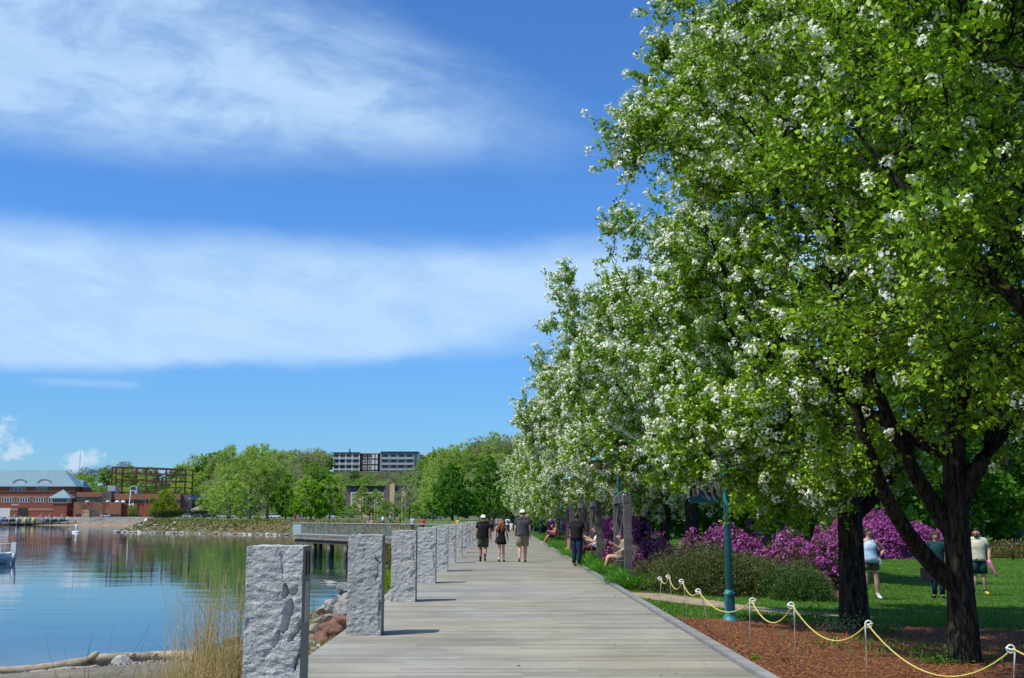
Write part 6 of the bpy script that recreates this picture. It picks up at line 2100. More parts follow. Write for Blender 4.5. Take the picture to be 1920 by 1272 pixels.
def ftree(kd, px, Y, toppx, label, group=None, width=None, basez=None, name=None, k=0):
    """a tree whose top reaches a row of the picture, at column px and depth Y"""
    q_ = U(px, toppx, Y)
    z = H1(q_.x, Y) - 0.15 if basez is None else basez
    Hh = q_.z - z
    ms = K[kd][k % len(K[kd])]
    H0 = {'maple': 14, 'deep_maple': 14, 'cottonwood': 22, 'hill_tree': 13, 'pale_tree': 15, 'dark_tree': 13, 'grey_tree': 15, 'bare_tree': 13, 'round_tree': 9.5, 'young_tree': 8}[kd]
    sz = Hh / (H0 * 1.02)
    t = plant_tree(name or kd, ms, (q_.x, Y, z), random.uniform(0, 6.28), label, 'tree', group)
    sx = sz if width is None else width
    t.scale = (sx, sx, sz)
    return t


GF = 'park trees across the water'
ftree('round_tree', 310, 470, 921, 'round lime-green tree in front of the brick building', GF, 1.08)
ftree('cottonwood', 472, 330, 838, 'large pale cottonwood with visible grey limbs, left of the pair', GF, 1.0, k=0)
ftree('cottonwood', 505, 338, 836, 'large pale cottonwood leaning right of its neighbour', GF, 1.0, k=1)
ftree('cottonwood', 430, 360, 838, 'tall pale-green cottonwood behind the shore grass, leftmost of the three', GF, 0.72, k=0)
ftree('pale_tree', 432, 300, 888, 'small yellowish tree in front of the leftmost cottonwood', GF, 0.95)
ftree('maple', 538, 330, 888, 'bright green maple immediately right of the cottonwoods', GF, 0.92)
ftree('maple', 585, 322, 892, 'bright green maple in the middle of the park, wide and low', GF, 1.05, k=1)
ftree('maple', 620, 330, 890, 'bright green maple left of the tan brick building', GF, 0.82)
ftree('deep_maple', 849, 262, 862, 'tall conical green maple to the right of the tan building', GF, 1.02, k=1)
ftree('deep_maple', 918, 280, 855, 'tall conical green maple beside the end of the blossom row', GF, 1.05)
ftree('deep_maple', 962, 250, 885, 'green maple overlapped by the last white pear trees', GF, 0.85)
ftree('young_tree', 680, 300, 912, 'slender young tree in front of the tan building, left one', GF, 1.3)
ftree('young_tree', 706, 300, 918, 'slender young tree in front of the tan building, middle one', GF, 1.5)
ftree('young_tree', 728, 290, 938, 'small bushy young tree in front of the tan building wall', GF, 1.5)
ftree('young_tree', 655, 310, 948, 'small young tree left of the tan building entrance', GF, 1.2)
ftree('young_tree', 778, 270, 945, 'small bright tree between the street lamps', GF, 1.4)
ftree('pale_tree', 800, 330, 918, 'pale olive tree right of the tan building', GF, 0.8, k=1)
ftree('grey_tree', 758, 340, 915, 'brownish budding tree at the tan building corner', GF, 0.6)
ftree('pale_tree', 822, 380, 838, 'tall pale tree with thin top right of the hilltop apartments', GF, 0.9)
ftree('hill_tree', 482, 295, 967, 'low round bush on the grass of the far bank', GF, 0.22)
ftree('pale_tree', 1000, 300, 900, 'pale tree behind the far end of the boardwalk', GF, 1.0)
for i, px in enumerate((160, 197, 150)):
    ftree('bare_tree', [158, 196, 172][i], 560 - 8 * i, [932, 922, 938][i], ['small leafless tree in front of the low brick wall, left one', 'leafless forked tree in front of the low brick wall, right one', 'smallest leafless tree beside the tan container'][i], 'leafless trees by the brick building', 0.55)
t = ftree('hill_tree', 250, 560, 946, 'dark plum-leaved shrub against the brick building', 'shrubs by the brick building', 0.5)

# hillside trees
HG = 'trees covering the hillside across the water'
random.seed(42)
HL = {'hill_tree': 'mid green tree on the wooded hillside', 'pale_tree': 'pale yellow-green tree on the wooded hillside', 'dark_tree': 'dark green tree on the wooded hillside', 'grey_tree': 'grey budding tree on the wooded hillside', 'bare_tree': 'leafless tree on the wooded hillside'}


def clear_of(px, Y, z):
    if 612 < px < 795 and Y < 800 and Y > 560 and z > 20: return False
    return True


spots = []
for r_i, Y in enumerate(range(500, 800, 26)):
    a = -0.305
    while a < 0.07:
        px = VPX + a * F
        a += random.uniform(0.016, 0.026) * (600 / Y)
        spots.append((px, Y + random.uniform(-9, 9)))
for px, Y in spots:
    if px < 362 and Y < 645: continue
    x = (px - VPX) / F * Y
    z = H1(x, Y)
    kd = random.choices(['hill_tree', 'pale_tree', 'dark_tree', 'grey_tree', 'bare_tree'], [4, 3, 1.4, 2.2, .4])[0]
    s = random.uniform(0.75, 1.15)
    topz = z + 14 * s
    limit = 15.0 + 1.6
    if 610 < px < 790:                                   # keep the hilltop apartments in view
        maxz = 1.6 + (972 - random.uniform(882, 896)) * Y / F
        if z + 13 * s > maxz: s = (maxz - z) / 13.5
        if s < 0.14: continue
    if 640 < px < 765 and Y < 520: continue
    if px > 1090: continue
    ms = random.choice(K[kd])
    wh = ('foot' if Y < 600 else 'middle' if Y < 700 else 'top') + ' of the hillside behind ' + ('the steel frame' if px < 362 else 'the large cottonwoods' if px < 560 else 'the bright maples' if px < 645 else 'the tan building' if px < 765 else 'the tall thin pale tree' if px < 835 else 'the conical maples' if px < 960 else 'the blossom row')
    lb3 = HL[kd].replace('on the wooded hillside', 'at the ' + wh)
    t = plant_tree('hillside_tree', ms, (x, Y, z - .3), random.uniform(0, 6), lb3, 'tree', lb3.replace(' tree ', ' trees '), s * 1.05)
    t.scale = (s * 1.25, s * 1.25, s)
RIDGE = [(352, 868, 'pale_tree'), (372, 858, 'grey_tree'), (392, 852, 'dark_tree'), (412, 838, 'hill_tree'), (385, 852, 'pale_tree'), (545, 862, 'grey_tree'), (572, 868, 'grey_tree'), (600, 872, 'pale_tree'), (830, 842, 'pale_tree'), (845, 860, 'grey_tree'),
         (880, 838, 'pale_tree'), (900, 822, 'grey_tree'), (925, 812, 'pale_tree'), (948, 818, 'grey_tree'), (965, 830, 'pale_tree'), (985, 840, 'hill_tree'), (805, 862, 'pale_tree'), (450, 865, 'dark_tree'), (480, 868, 'hill_tree'), (520, 872, 'pale_tree')]
for i, (px, ty, kd) in enumerate(RIDGE):
    Y = random.uniform(690, 760)
    q_ = U(px, ty, Y)
    z = H1(q_.x, Y) - .3
    s = max(.5, (q_.z - z) / 14.5)
    t = plant_tree('ridge_tree', random.choice(K[kd]), (q_.x, Y, z), random.uniform(0, 6), 'tall ' + {'pale_tree': 'pale yellow-green', 'grey_tree': 'grey budding', 'dark_tree': 'dark green', 'hill_tree': 'mid green'}[kd] + ' tree on the ridge line ' + ('at its left end' if px < 380 else 'above the leftmost cottonwood' if px < 430 else 'above the big cottonwoods' if px < 530 else 'just left of the hilltop apartments' if px < 620 else 'just right of the hilltop apartments' if px < 862 else 'above the conical maples'), 'tree', 'tall trees on the ridge, ' + kd.split('_')[0] + ' ones')
    t.scale = (min(s, 1.5) * 1.15,) * 2 + (s,)
# far left ridge
for i in range(95):
    px = random.uniform(-25, 352)
    Y = random.choice([870, 910, 950, 1000, 1060])
    x = (px - VPX) / F * Y
    z = H1(x, Y) - .3
    kd = random.choices(['hill_tree', 'pale_tree', 'dark_tree'], [5, 2, 2])[0]
    s = random.uniform(.9, 1.3)
    t = plant_tree('far_hillside_tree', random.choice(K[kd]), (x, Y, z), random.uniform(0, 6), HL[kd].replace('on the wooded hillside', 'on the far ridge behind the brick buildings'), 'tree', 'trees on the far ridge, ' + kd.split('_')[0] + ' ones')
    t.scale = (s * 1.7, s * 1.4, s)
for i in range(34):
    px = i / 34 * 240 + 8 + random.uniform(-3, 3)
    Y = random.uniform(1080, 1120)
    x = (px - VPX) / F * Y
    z = H1(x, Y) + 2.0
    s = random.uniform(1.0, 1.4)
    t = plant_tree('bare_ridge_tree', random.choice(K['bare_tree']), (x, Y, z), random.uniform(0, 6), 'leafless grey tree on the skyline of the far ridge', 'tree', 'leafless trees on the skyline at the left', s)

# trees closing the right side beyond the lawn
RG = 'shade trees beyond the lawn on the right'
for i, (x, y, s, kd) in enumerate([(12.5, 66, 1.0, 'deep_maple'), (18, 84, 1.15, 'deep_maple'), (25, 74, 1.0, 'dark_tree'), (31, 78, 1.1, 'deep_maple'), (37, 82, 1.1, 'dark_tree'), (34, 96, 1.2, 'deep_maple'), (28, 104, 1.3, 'dark_tree'), (43, 95, 1.2, 'deep_maple'), (20, 112, 1.3, 'dark_tree'), (12, 120, 1.3, 'deep_maple'), (50, 100, 1.2, 'dark_tree'), (9, 160, 1.4, 'deep_maple')]):
    t = plant_tree('shade_tree', random.choice(K[kd]), (x, y, ZG(x, y) - .1), i, ['leafy green tree directly behind the pear row', 'green tree past the magenta shrubs across the lawn', 'dark tree with low branches beyond the iron fence', 'green tree right of the tables beyond the lawn', 'dark tree at the right edge beyond the iron fence', 'tall green tree behind the shelter tables', 'tall dark tree in the second row beyond the lawn', 'green tree at the far right of the park', 'tall dark tree filling the gap between trunks', 'tall green tree behind the end of the rhododendrons', 'dark tree at the extreme right of the park', 'tall green tree behind the far blossom trees'][i], 'tree', RG, s)
for i, (x, y, w_) in enumerate([(14, 150, 30), (45, 125, 44), (75, 110, 40)]):
    mound('tall_hedge', ['dark hedge closing the view behind the pear row', 'dark hedge closing the view behind the tables', 'dark hedge at the far right'][i], 'hedge', (x, y, -.5), w_ / 2, 4, 6.5, 70 + i, 9000, 0.8, 0.45, 'hedge_leaf', 'hedges', stems=6, lumps=22)

# low hedge, iron fence, tables and sunshades at the right
ft = empty('iron_fence', (24.5, 57.5, ZG(24.5, 57.5)), 0, 'low black iron fence with ball-topped posts at the lawn edge', 'fence')
for k in range(9):
    MB().tube([(1.35 * k, 0, -.1), (1.35 * k, 0, .86)], 0.045, 8).ball((1.35 * k, 0, .92), .07, 8, 6).build('fence_post', MAT['black_metal'], ft)
    if k < 8:
        for zz in (.12, .74):
            MB().bar((1.35 * k + .045, 0, zz), (1.35 * (k + 1) - .045, 0, zz), .03).build('rail', MAT['black_metal'], ft)
mound('low_hedge', 'brown and green clipped hedge behind the iron fence', 'hedge', (31, 60.5, ZG(31, 60)), 8, 1.3, 1.25, 81, 12000, 0.16, 0.07, 'bank_weed', None, stems=9, lumps=26)
tt = empty('picnic_table', (31.5, 75, ZG(31, 75)), 0, 'pale-topped table on a post under the trees beyond the fence', 'table')
MB().box((0, 0, 1.9), (1.3, .8, .10)).build('table_top', MAT['white_paint'], tt)
MB().tube([(0, 0, 0), (0, 0, 1.86)], .06, 8).build('leg', MAT['rail_grey'], tt)
for i, (x, c, lb) in enumerate([(33.6, 'darkteal', 'dark green sunshade under the trees at the right'), (36.3, 'yellow', 'yellow-green sunshade under the trees at the right')]):
    st_ = empty('parasol', (x, 79, ZG(x, 79)), 0, lb, 'parasol', 'sunshades beyond the lawn')
    MB().tube([(0, 0, 0), (0, 0, 2.5)], .03, 6).build('pole', MAT['rail_grey'], st_)
    MB().lathe([(1.4, 2.15), (0.7, 2.42), (0.03, 2.6)], (0, 0, 0), 8).build('canopy', mat_of(c), st_)
sheet('far_path', [(9, 72.2), (30, 71.6), (60, 71)], [(9, 75.0), (30, 74.4), (60, 74)], MAT['path_dirt'], 0.012, 4)

# far bank of the peninsula: stones along the waterline
pen = tag(empty('peninsula_riprap', (0, 0, 0)), kind='structure')
random.seed(8)
seg = [s for s in SHORE if 190 < s[1] < 300]
for i in range(260):
    j = random.randrange(len(seg) - 1)
    a, b = seg[j], seg[j + 1]
    f = random.random()
    x, y = a + (b - a) * f
    inl = random.uniform(-.3, .9) if random.random() < .6 else random.uniform(.5, 6.5)
    if inl > 1.5 and x > -60: inl = random.uniform(-.3, .8)
    x += inl * .6; y += inl * .9
    s = random.uniform(.3, .85)
    mt = random.choice(['stone_pale', 'stone_grey', 'stone_grey', 'stone_tan'])
    link_mesh('rock', random.choice(RM[mt]), None, pen, (x, y, H1(x, y) + s * .12), (random.uniform(-.3, .3), random.uniform(-.3, .3), random.uniform(0, 6)), (s, s * .9, s * .7))


def far_bank(name, n, x0, x1, y0, y1, dmin, dmax, L, W_b, mat, seed):
    r2 = np.random.default_rng(seed)
    X = r2.uniform(x0, x1, n); Y = r2.uniform(y0, y1, n)
    d = shore_dist(X, Y)
    k = (d > dmin) & (d < dmax)
    X, Y = X[k], Y[k]
    P = np.stack([X, Y, height(X, Y)], 1)
    me = blades(name, P, r2.normal(size=(len(X), 3)) * .5 + np.array([0, 0, 1.]), L * r2.uniform(.5, 1.3, len(X)), W_b, r2, mat, 2, .5)
    tag(link_mesh(name, me), kind='stuff')


far_bank('bank_scrub', 26000, -96, -5, 195, 300, 1.2, 9.5, 0.9, 0.34, 'bank_weed', 5)
far_bank('bank_scrub', 12000, -30, -4, 95, 200, 1.0, 9, 0.8, 0.18, 'bank_weed', 6)
far_bank('bank_scrub', 6000, -96, -50, 240, 310, 2, 14, 0.9, 0.22, 'grass_blade', 7)

# ------------------------------------------------------------------ buildings
plain('brick_red', (0.26, 0.075, 0.045), 0.9, 0.12, 0.6)
plain('brick_orange', (0.27, 0.115, 0.065), 0.9, 0.12, 0.5)
plain('brick_band', (0.36, 0.22, 0.14), 0.9, 0.1)
plain('roof_teal', (0.17, 0.28, 0.33), 0.45, 0.08, 0.3)
plain('roof_rib', (0.075, 0.22, 0.26), 0.45, 0.05)
plain('dark_glass', (0.02, 0.03, 0.045), 0.1, 0.1, spec=0.7)
plain('dark_red_steel', (0.10, 0.018, 0.020), 0.6, 0.1)
plain('tan_brick', (0.58, 0.40, 0.22), 0.9, 0.08)
plain('slate_panel', (0.035, 0.045, 0.065), 0.6, 0.15)
plain('grey_brown_panel', (0.12, 0.10, 0.10), 0.7, 0.12)
plain('grey_panel', (0.36, 0.40, 0.45), 0.6, 0.12)
plain('brown_panel', (0.07, 0.03, 0.025), 0.7, 0.1)
plain('tan_box', (0.50, 0.38, 0.22), 0.8, 0.1)
plain('dock_wood', (0.10, 0.10, 0.075), 0.9, 0.3)
plain('asphalt', (0.06, 0.06, 0.06), 0.9, 0.2, 0.3)


def window(par, x, z, w, h, y, frame='white_paint', sill=None, cols=1, rows=1, glass='dark_glass', name='window'):
    """frame proud of the wall, pane set back in it; the wall faces -Y"""
    f = MB()
    b = max(0.10, min(w, h) * 0.10)
    for dx_, dz_, ww, hh in ((0, h / 2 - b / 2, w, b), (0, -h / 2 + b / 2, w, b), (-w / 2 + b / 2, 0, b, h - 2 * b), (w / 2 - b / 2, 0, b, h - 2 * b)):
        f.box((x + dx_, y - 0.06, z + dz_), (ww, 0.12, hh))
    for k in range(1, cols):
        f.box((x - w / 2 + w * k / cols, y - 0.05, z), (b * .8, 0.10, h - 2 * b))
    fo = f.build(name, MAT[frame], par)
    MB().box((x, y - 0.02, z), (w - 2 * b + .02, 0.04, h - 2 * b + .02)).build('pane', MAT[glass], fo)
    return fo


def hip(par, name, x0, x1, y0, y1, z0, z1, inset, mat, ribs=0.0, rib_mat='roof_rib', over=0.8):
    x0 -= over; x1 += over; y0 -= over; y1 += over
    ym_ = (y0 + y1) / 2
    vs = [(x0, y0, z0), (x1, y0, z0), (x1, y1, z0), (x0, y1, z0), (x0 + inset, ym_, z1), (x1 - inset, ym_, z1),
          (x0, y0, z0 - .35), (x1, y0, z0 - .35), (x1, y1, z0 - .35), (x0, y1, z0 - .35)]
    if inset * 2 >= (x1 - x0) - .01:
        vs[4] = vs[5] = ((x0 + x1) / 2, ym_, z1)
    rf = MB().add(vs, [(0, 1, 5, 4), (1, 2, 5), (2, 3, 4, 5), (3, 0, 4), (6, 7, 1, 0), (7, 8, 2, 1), (8, 9, 3, 2), (9, 6, 0, 3), (9, 8, 7, 6)]).build(name, MAT[mat], par)
    if ribs:
        rb = MB(); x = x0 + ribs / 2
        while x < x1:
            # the front slope, cut by the hips
            f = min(1.0, (x - x0) / inset if inset else 1, (x1 - x) / inset if inset else 1)
            a = Vector((x, y0, z0 + .05)); b = Vector((x, y0 + (ym_ - y0) * f, z0 + (z1 - z0) * f + .05))
            if f > .03: rb.bar(a, b, .20, .14)
            x += ribs
        o = rb.build('standing_seams', MAT[rib_mat], rf)
        o['kind'] = 'stuff'
    return rf


# the brick boathouse with the teal roof
BY = 622.0
mpp = BY / F


def BX(px): return U(px, 940, BY).x


def BZ(py): return U(70, py, BY).z


gz = BZ(972)
bh = empty('boathouse', (0, BY, 0), 0, 'three-storey red brick boathouse with a teal metal hip roof by the harbour', 'building')
xa, xb = BX(-62), BX(139)
z_e = BZ(912)
MB().box(((xa + xb) / 2, 9, (gz + z_e) / 2), (xb - xa, 18, z_e - gz)).build('wall', MAT['brick_red'], bh)
for py in (955.5, 934 - 2.5, 921.5):
    MB().box(((xa + xb) / 2, -.05, BZ(py)), (xb - xa + .3, .22, .55 if py != 955.5 else 1.2)).build('stone_band', MAT['brick_band'], bh)
hip(bh, 'roof', xa, xb, 0, 18, z_e, BZ(880.5), BX(141) - BX(102), 'roof_teal', 1.05, over=1.3)
for px in (-30, 34, 80):
    c = BX(px)
    a = MB()
    zz0, ydorm = BZ(906), 0.55
    pts = [(c + 3.3 * math.cos(PI * k / 12), ydorm, zz0 + 1.9 * math.sin(PI * k / 12)) for k in range(13)]
    a.add(pts, [tuple(range(12, -1, -1))])
    dm = a.build('eyebrow_dormer', MAT['offwhite'], bh)
    hd_ = MB()
    p2 = [(c + 3.8 * math.cos(PI * k / 12), ydorm - .25, zz0 - .15 + 2.4 * math.sin(PI * k / 12)) for k in range(13)]
    p3 = [(p[0], ydorm + 3.6, p[2]) for p in p2]
    p1 = [(c + 3.3 * math.cos(PI * k / 12), ydorm - .25, zz0 + 1.9 * math.sin(PI * k / 12)) for k in range(13)]
    vs = p2 + p3 + p1
    hd_.add(vs, [(k, k + 1, 14 + k, 13 + k) for k in range(12)] + [(k, 26 + k, 27 + k, k + 1) for k in range(12)])
    hd_.build('dormer_hood', MAT['roof_teal'], dm)
for px0, n_, w_ in ((19, 4, 1.7), (67, 3, 1.7), (-30, 4, 1.7)):
    for k in range(n_):
        window(bh, BX(px0 + 2 + k * 7.5), BZ(918), w_, 2.1, 0)
for px0 in (-25, 2, 31.5, 61.5, 90):
    for k in range(5):
        window(bh, BX(px0 + 3 + k * 4.9), BZ(937.8), 1.36, 2.5, 0)
for px, w_, mt in ((11, 5.6, 'offwhite'), (44.5, 5.4, 'rubber_dark'), (-20, 5, 'offwhite')):
    MB().box((BX(px), -.10, BZ(962.5)), (w_, .2, BZ(953) - BZ(972))).build('garage_door', MAT[mt], bh)
text('BOATHOUSE', (BX(29.5), -.12, BZ(947.3)), 1.0, MAT['offwhite'], bh) if False else None
lt = MB()
for k in range(11):
    lt.box((BX(22.5 + k * 1.25), -.10, BZ(947.4) + (.1 if k % 3 else .2)), (.24, .08, .62 if k % 4 else .8))
lt.build('pale_lettering', MAT['offwhite'], bh)
# corner pavilion
pv0, pv1 = BX(101), BX(139)
pz = BZ(934.2)
MB().box(((pv0 + pv1) / 2, -2.6, (gz + BZ(944)) / 2 + 0), (pv1 - pv0 - 3.5, 5.2, BZ(944) - gz)).build('pavilion_base', MAT['brick_red'], bh)
MB().box(((pv0 + pv1) / 2, -2.6, (BZ(944) + pz) / 2), (pv1 - pv0 - 2.2, 5.6, pz - BZ(944))).build('pavilion_room', MAT['offwhite'], bh)
for k in range(7):
    window(bh, pv0 + 2.0 + k * (pv1 - pv0 - 4) / 6, (BZ(944) + pz) / 2, 1.35, 2.3, -5.4)
hip(bh, 'pavilion_roof', pv0, pv1, -6, 2.5, pz, BZ(918.5), (pv1 - pv0) / 2 + .4, 'roof_teal', 1.0, over=.5)
# rear wing with its own gable
MB().box((BX(135), 14, (gz + BZ(914)) / 2), (6, 12, BZ(914) - gz)).build('rear_wing', MAT['brick_red'], bh)
hip(bh, 'rear_wing_roof', BX(118), BX(141), 8, 22, BZ(913.5), BZ(899), 1.5, 'roof_teal', 1.05, over=.2)

# the long low brick building
Y2 = 600.0


def X2(px, Y=Y2): return U(px, 940, Y).x


def Z2(py, Y=Y2): return U(250, py, Y).z


g2 = Z2(972)
lb_ = empty('brick_station', (0, Y2, 0), 0, 'long low orange brick building with a dark window band', 'building')


def wallbox(par, name, px0, px1, py0, py1, y0, y1, mat, Y=Y2):
    a, b = X2(px0, Y), X2(px1, Y)
    za, zb_ = Z2(py1, Y), Z2(py0, Y)
    return MB().box(((a + b) / 2, (y0 + y1) / 2, (za + zb_) / 2), (b - a, y1 - y0, zb_ - za)).build(name, MAT[mat], par)


wallbox(lb_, 'wall', 142, 195, 923, 932, 0, 22, 'brick_orange')
wallbox(lb_, 'wall', 209, 338, 926, 937, 0, 22, 'brick_orange')
wallbox(lb_, 'stair_tower', 193, 209.5, 921, 962, -1.0, 20, 'grey_brown_panel')
wallbox(lb_, 'recessed_glass', 142, 338, 930, 946, 1.2, 21, 'dark_glass')
for px in (227.5, 250, 273, 296, 320):
    wallbox(lb_, 'pier', px - .9, px + .9, 937, 944, 0.1, 1.2, 'brick_orange')
wallbox(lb_, 'lower_wall', 143, 231, 942, 973, -3, 20, 'brick_orange')
wallbox(lb_, 'lower_wall', 231, 338, 944, 973, 0.2, 20, 'brick_red')
wallbox(lb_, 'end_block', 338, 356, 927, 973, 3, 20, 'grey_brown_panel')
window(lb_, X2(347), Z2(944), 2.0, 2.4, 3, 'rubber_dark')
wallbox(lb_, 'penthouse', 195.5, 210, 910.5, 926, 4, 10, 'grey_panel')
wallbox(lb_, 'penthouse', 237.5, 251.5, 911, 926, 4, 10, 'grey_panel')
wallbox(lb_, 'penthouse_door', 239.5, 248, 913, 926, 3.8, 4, 'slate_panel')
for k in range(4):
    c = X2([166, 205, 222, 233][k])
    MB().ball((c, -1.5, Z2(941.6)), (1.3, 1.3, .8), 10, 6).build('skylight_dome', MAT['white_paint'], lb_)
cr = MB()
cr.bar((X2(245), -2, Z2(948)), (X2(246.5), -2, Z2(920)), .45)
cr.bar((X2(246.5), -2, Z2(920.5)), (X2(255.5), -2, Z2(920.5)), .35).bar((X2(255), -2, Z2(920.5)), (X2(255), -2, Z2(926)), .3)
cr.bar((X2(245), -2, Z2(948)), (X2(253), -2, Z2(944.5)), .5).bar((X2(253), -2, Z2(944.5)), (X2(253), -2, Z2(951)), .6)
o = cr.build('white_hoist', MAT['white_paint'], None, loc=(0, Y2, 0))
tag(o, 'white painted hoist crane in front of the low brick building', 'crane')
# dark red steel frame behind it
Y3 = 628.0


def X3(px): return U(px, 900, Y3).x


def Z3(py): return U(280, py, Y3).z


sf = empty('steel_frame', (0, Y3, 0), 0, 'open dark red steel building frame of columns and beams', 'frame')
colp = [(209.5, 876.5), (255.5, 877.5), (293, 878.5), (330, 880)]
for k, (px, py) in enumerate(colp):
    for dyy, off in ((0, 0), (12, 6)):
        MB().bar((X3(px + off), dyy, g2), (X3(px + off), dyy, Z3(py)), .75).build('column', MAT['dark_red_steel'], sf)
for px in (217, 350):
    MB().bar((X3(px), 0 if px < 300 else 12, g2), (X3(px), 0 if px < 300 else 12, Z3(877 if px < 300 else 880.5)), .75).build('column', MAT['dark_red_steel'], sf)
for li, py in enumerate((0, 10, 22.5, 34.5, 46)):
    for (a, b) in zip(colp[:-1], colp[1:]):
        MB().bar((X3(a[0]), 0, Z3(a[1] + py)), (X3(b[0]), 0, Z3(b[1] + py)), .5, .55 if li else .8).build('beam', MAT['dark_red_steel'], sf)
        if li < 3:
            MB().bar((X3(a[0] + 6), 12, Z3(a[1] + py + 1)), (X3(b[0] + 6), 12, Z3(b[1] + py + 1)), .4).build('beam', MAT['dark_red_steel'], sf)
    MB().bar((X3(330), 0, Z3(880 + py)), (X3(350), 12, Z3(880.5 + py)), .5).build('beam', MAT['dark_red_steel'], sf)
    MB().bar((X3(209.5), 0, Z3(876.5 + py)), (X3(215.5), 12, Z3(877 + py)), .4).build('beam', MAT['dark_red_steel'], sf)

# radio mast on the ridge
mx = U(149, 880, 1050)
mm = MB().tube([(0, 0, 0), (0, 0, 30), (0, 0, 44)], [.22, .18, .08], 6)
for zz in (24, 26, 28, 30):
    mm.bar((-1.1, 0, zz), (1.1, 0, zz), .15, .3)
mm.build('x', MAT['grey_panel'])
o = bpy.data.objects['x']; o.name = 'radio_mast'; o.location = (mx.x, 1050, mx.z - 18)
tag(o, 'thin radio mast rising above the far ridge', 'mast')

# tan building with slate top storey
Y4 = 480.0


def tanb():
    t = empty('tan_building', (0, Y4, 0), 0, 'four-storey tan brick building with a slate blue top storey', 'building')
    X = lambda px: U(px, 940, Y4).x
    Z = lambda py: U(700, py, Y4).z

    def wb(name, px0, px1, py0, py1, y0, y1, mat):
        return MB().box(((X(px0) + X(px1)) / 2, (y0 + y1) / 2, (Z(py0) + Z(py1)) / 2), (X(px1) - X(px0), y1 - y0, Z(py0) - Z(py1))).build(name, MAT[mat], t)
    wb('wall', 657, 719, 922.5, 975, 0, 14, 'tan_brick')
    wb('grey_wing', 648, 657, 912, 975, .6, 14, 'grey_brown_panel')
    wb('grey_wing', 719, 733, 909, 975, -.4, 14, 'grey_brown_panel')
    wb('top_storey', 657, 719, 912.5, 922.5, 0.5, 13.5, 'slate_panel')
    wb('roof', 646, 721, 911, 912.5, -.8, 15, 'rubber_dark')
    wb('chimney_wall', 731, 740, 907.5, 975, -1.2, 10, 'tan_brick')
    wb('glass_stair', 740, 752, 912, 975, 1, 12, 'dark_glass')
    wb('slate_wing', 740, 758, 910.5, 921, .5, 12, 'slate_panel')
    wb('wall', 752, 760, 921, 975, 0, 12, 'tan_brick')
    for py in (927.5, 937, 946.5):
        window(t, X(664.5), Z(py), 2.3, 1.35, 0, 'white_paint', cols=3)
        window(t, X(683), Z(py), 1.3, 1.35, 0, 'white_paint')
        window(t, X(710), Z(py), 2.2, 1.35, 0, 'white_paint', cols=3)
        window(t, X(696), Z(py), 1.4, 1.35, 0, 'white_paint', cols=2)
    for px in (664, 675, 688, 700, 712):
        window(t, X(px), Z(917.5), 1.6, 1.1, .5, 'slate_panel')
    window(t, X(664), Z(959), 2.2, 1.8, 0, 'white_paint', cols=2)
    for py in (929, 938, 947, 956):
        window(t, X(746), Z(py), 1.8, 1.5, 1, 'grey_panel', cols=2)
    return t


tanb()

# apartments on the hilltop
Y5 = 790.0


def apts():
    t = empty('apartment_building', (0, Y5, 0), 0, 'long white and brown balconied apartment block on the hilltop', 'building')
    X = lambda px: U(px, 870, Y5).x
    Z = lambda py: U(700, py, Y5).z

    def wb(name, px0, px1, py0, py1, y0, y1, mat, par=None):
        return MB().box(((X(px0) + X(px1)) / 2, (y0 + y1) / 2, (Z(py0) + Z(py1)) / 2), (X(px1) - X(px0), y1 - y0, Z(py0) - Z(py1))).build(name, MAT[mat], par or t)
    wb('wall', 624, 675, 850, 915, 1.5, 16, 'offwhite')
    wb('wall', 675, 713, 850.5, 915, 0.5, 16, 'brown_panel')
    wb('wall', 713, 782, 848.5, 915, 1.5, 16, 'grey_panel')
    wb('wall', 782, 812, 850.5, 915, 1.5, 16, 'offwhite')
    wb('roof', 622, 675, 848.5, 850, -1, 17, 'rubber_dark')
    wb('roof', 675, 713, 849, 850.5, -.5, 17, 'white_paint')
    wb('roof', 713, 784, 847, 848.5, -1, 17, 'slate_panel')
    wb('penthouse', 600, 624, 859, 880, 2, 12, 'brown_panel')
    wb('roof', 598, 626, 857.5, 859, 0, 13, 'rubber_dark')
    for px in (624.8, 636, 648, 660, 673.5):
        wb('fin_wall', px - .9, px + .9, 850.2, 915, -.3, 1.5, 'white_paint')
    for px in (714, 730, 745, 760, 776):
        wb('fin_wall', px - 1.0, px + 1.0, 848.7, 915, -.2, 1.5, 'grey_panel')
    for py in (861, 871.5, 882, 892.5):
        for px0, px1 in ((626, 635), (637, 647), (649, 659), (661, 672.5), (715.5, 729), (731, 744), (746, 759), (761, 775)):
            wb('balcony', px0, px1, py - .5, py, -1.0, 1.5, 'white_paint')
            wb('balcony_glass', px0, px1, py - 3.6, py - .6, -1.0, -.9, 'grey_panel')
        for px in (630.5, 642, 654, 667, 722, 737.5, 752.5, 768):
            window(t, X(px), Z(py - 5), 2.9, 2.7, 1.5, 'rubber_dark', cols=2)
        for px in (684, 694):
            window(t, X(px), Z(py - 5), 2.6, 2.6, .5, 'white_paint', cols=2)
        for px in (700, 706):
            wb('white_bay', px - 2, px + 2, py - 9, py - 1, -.3, .5, 'offwhite')
        for px in (790, 802):
            window(t, X(px), Z(py - 5), 2.2, 2.4, 1.5, 'rubber_dark', cols=2)
    return t


apts()
q_ = U(656, 842, 830)
t = empty('conifer', (q_.x, 830, q_.z - 16), 0, 'small dark conifer peeking above the apartment roof', 'tree')
c = MB()
for k in range(8):
    c.lathe([(3.2 - .36 * k, 0), (.2, 3.4)], (0, 0, 1 + 1.75 * k), 9)
c.build('crown', MAT['hedge_leaf'], t); MB().tube([(0, 0, 0), (0, 0, 14)], .3, 6).build('trunk', MAT['bark_dark'], t)
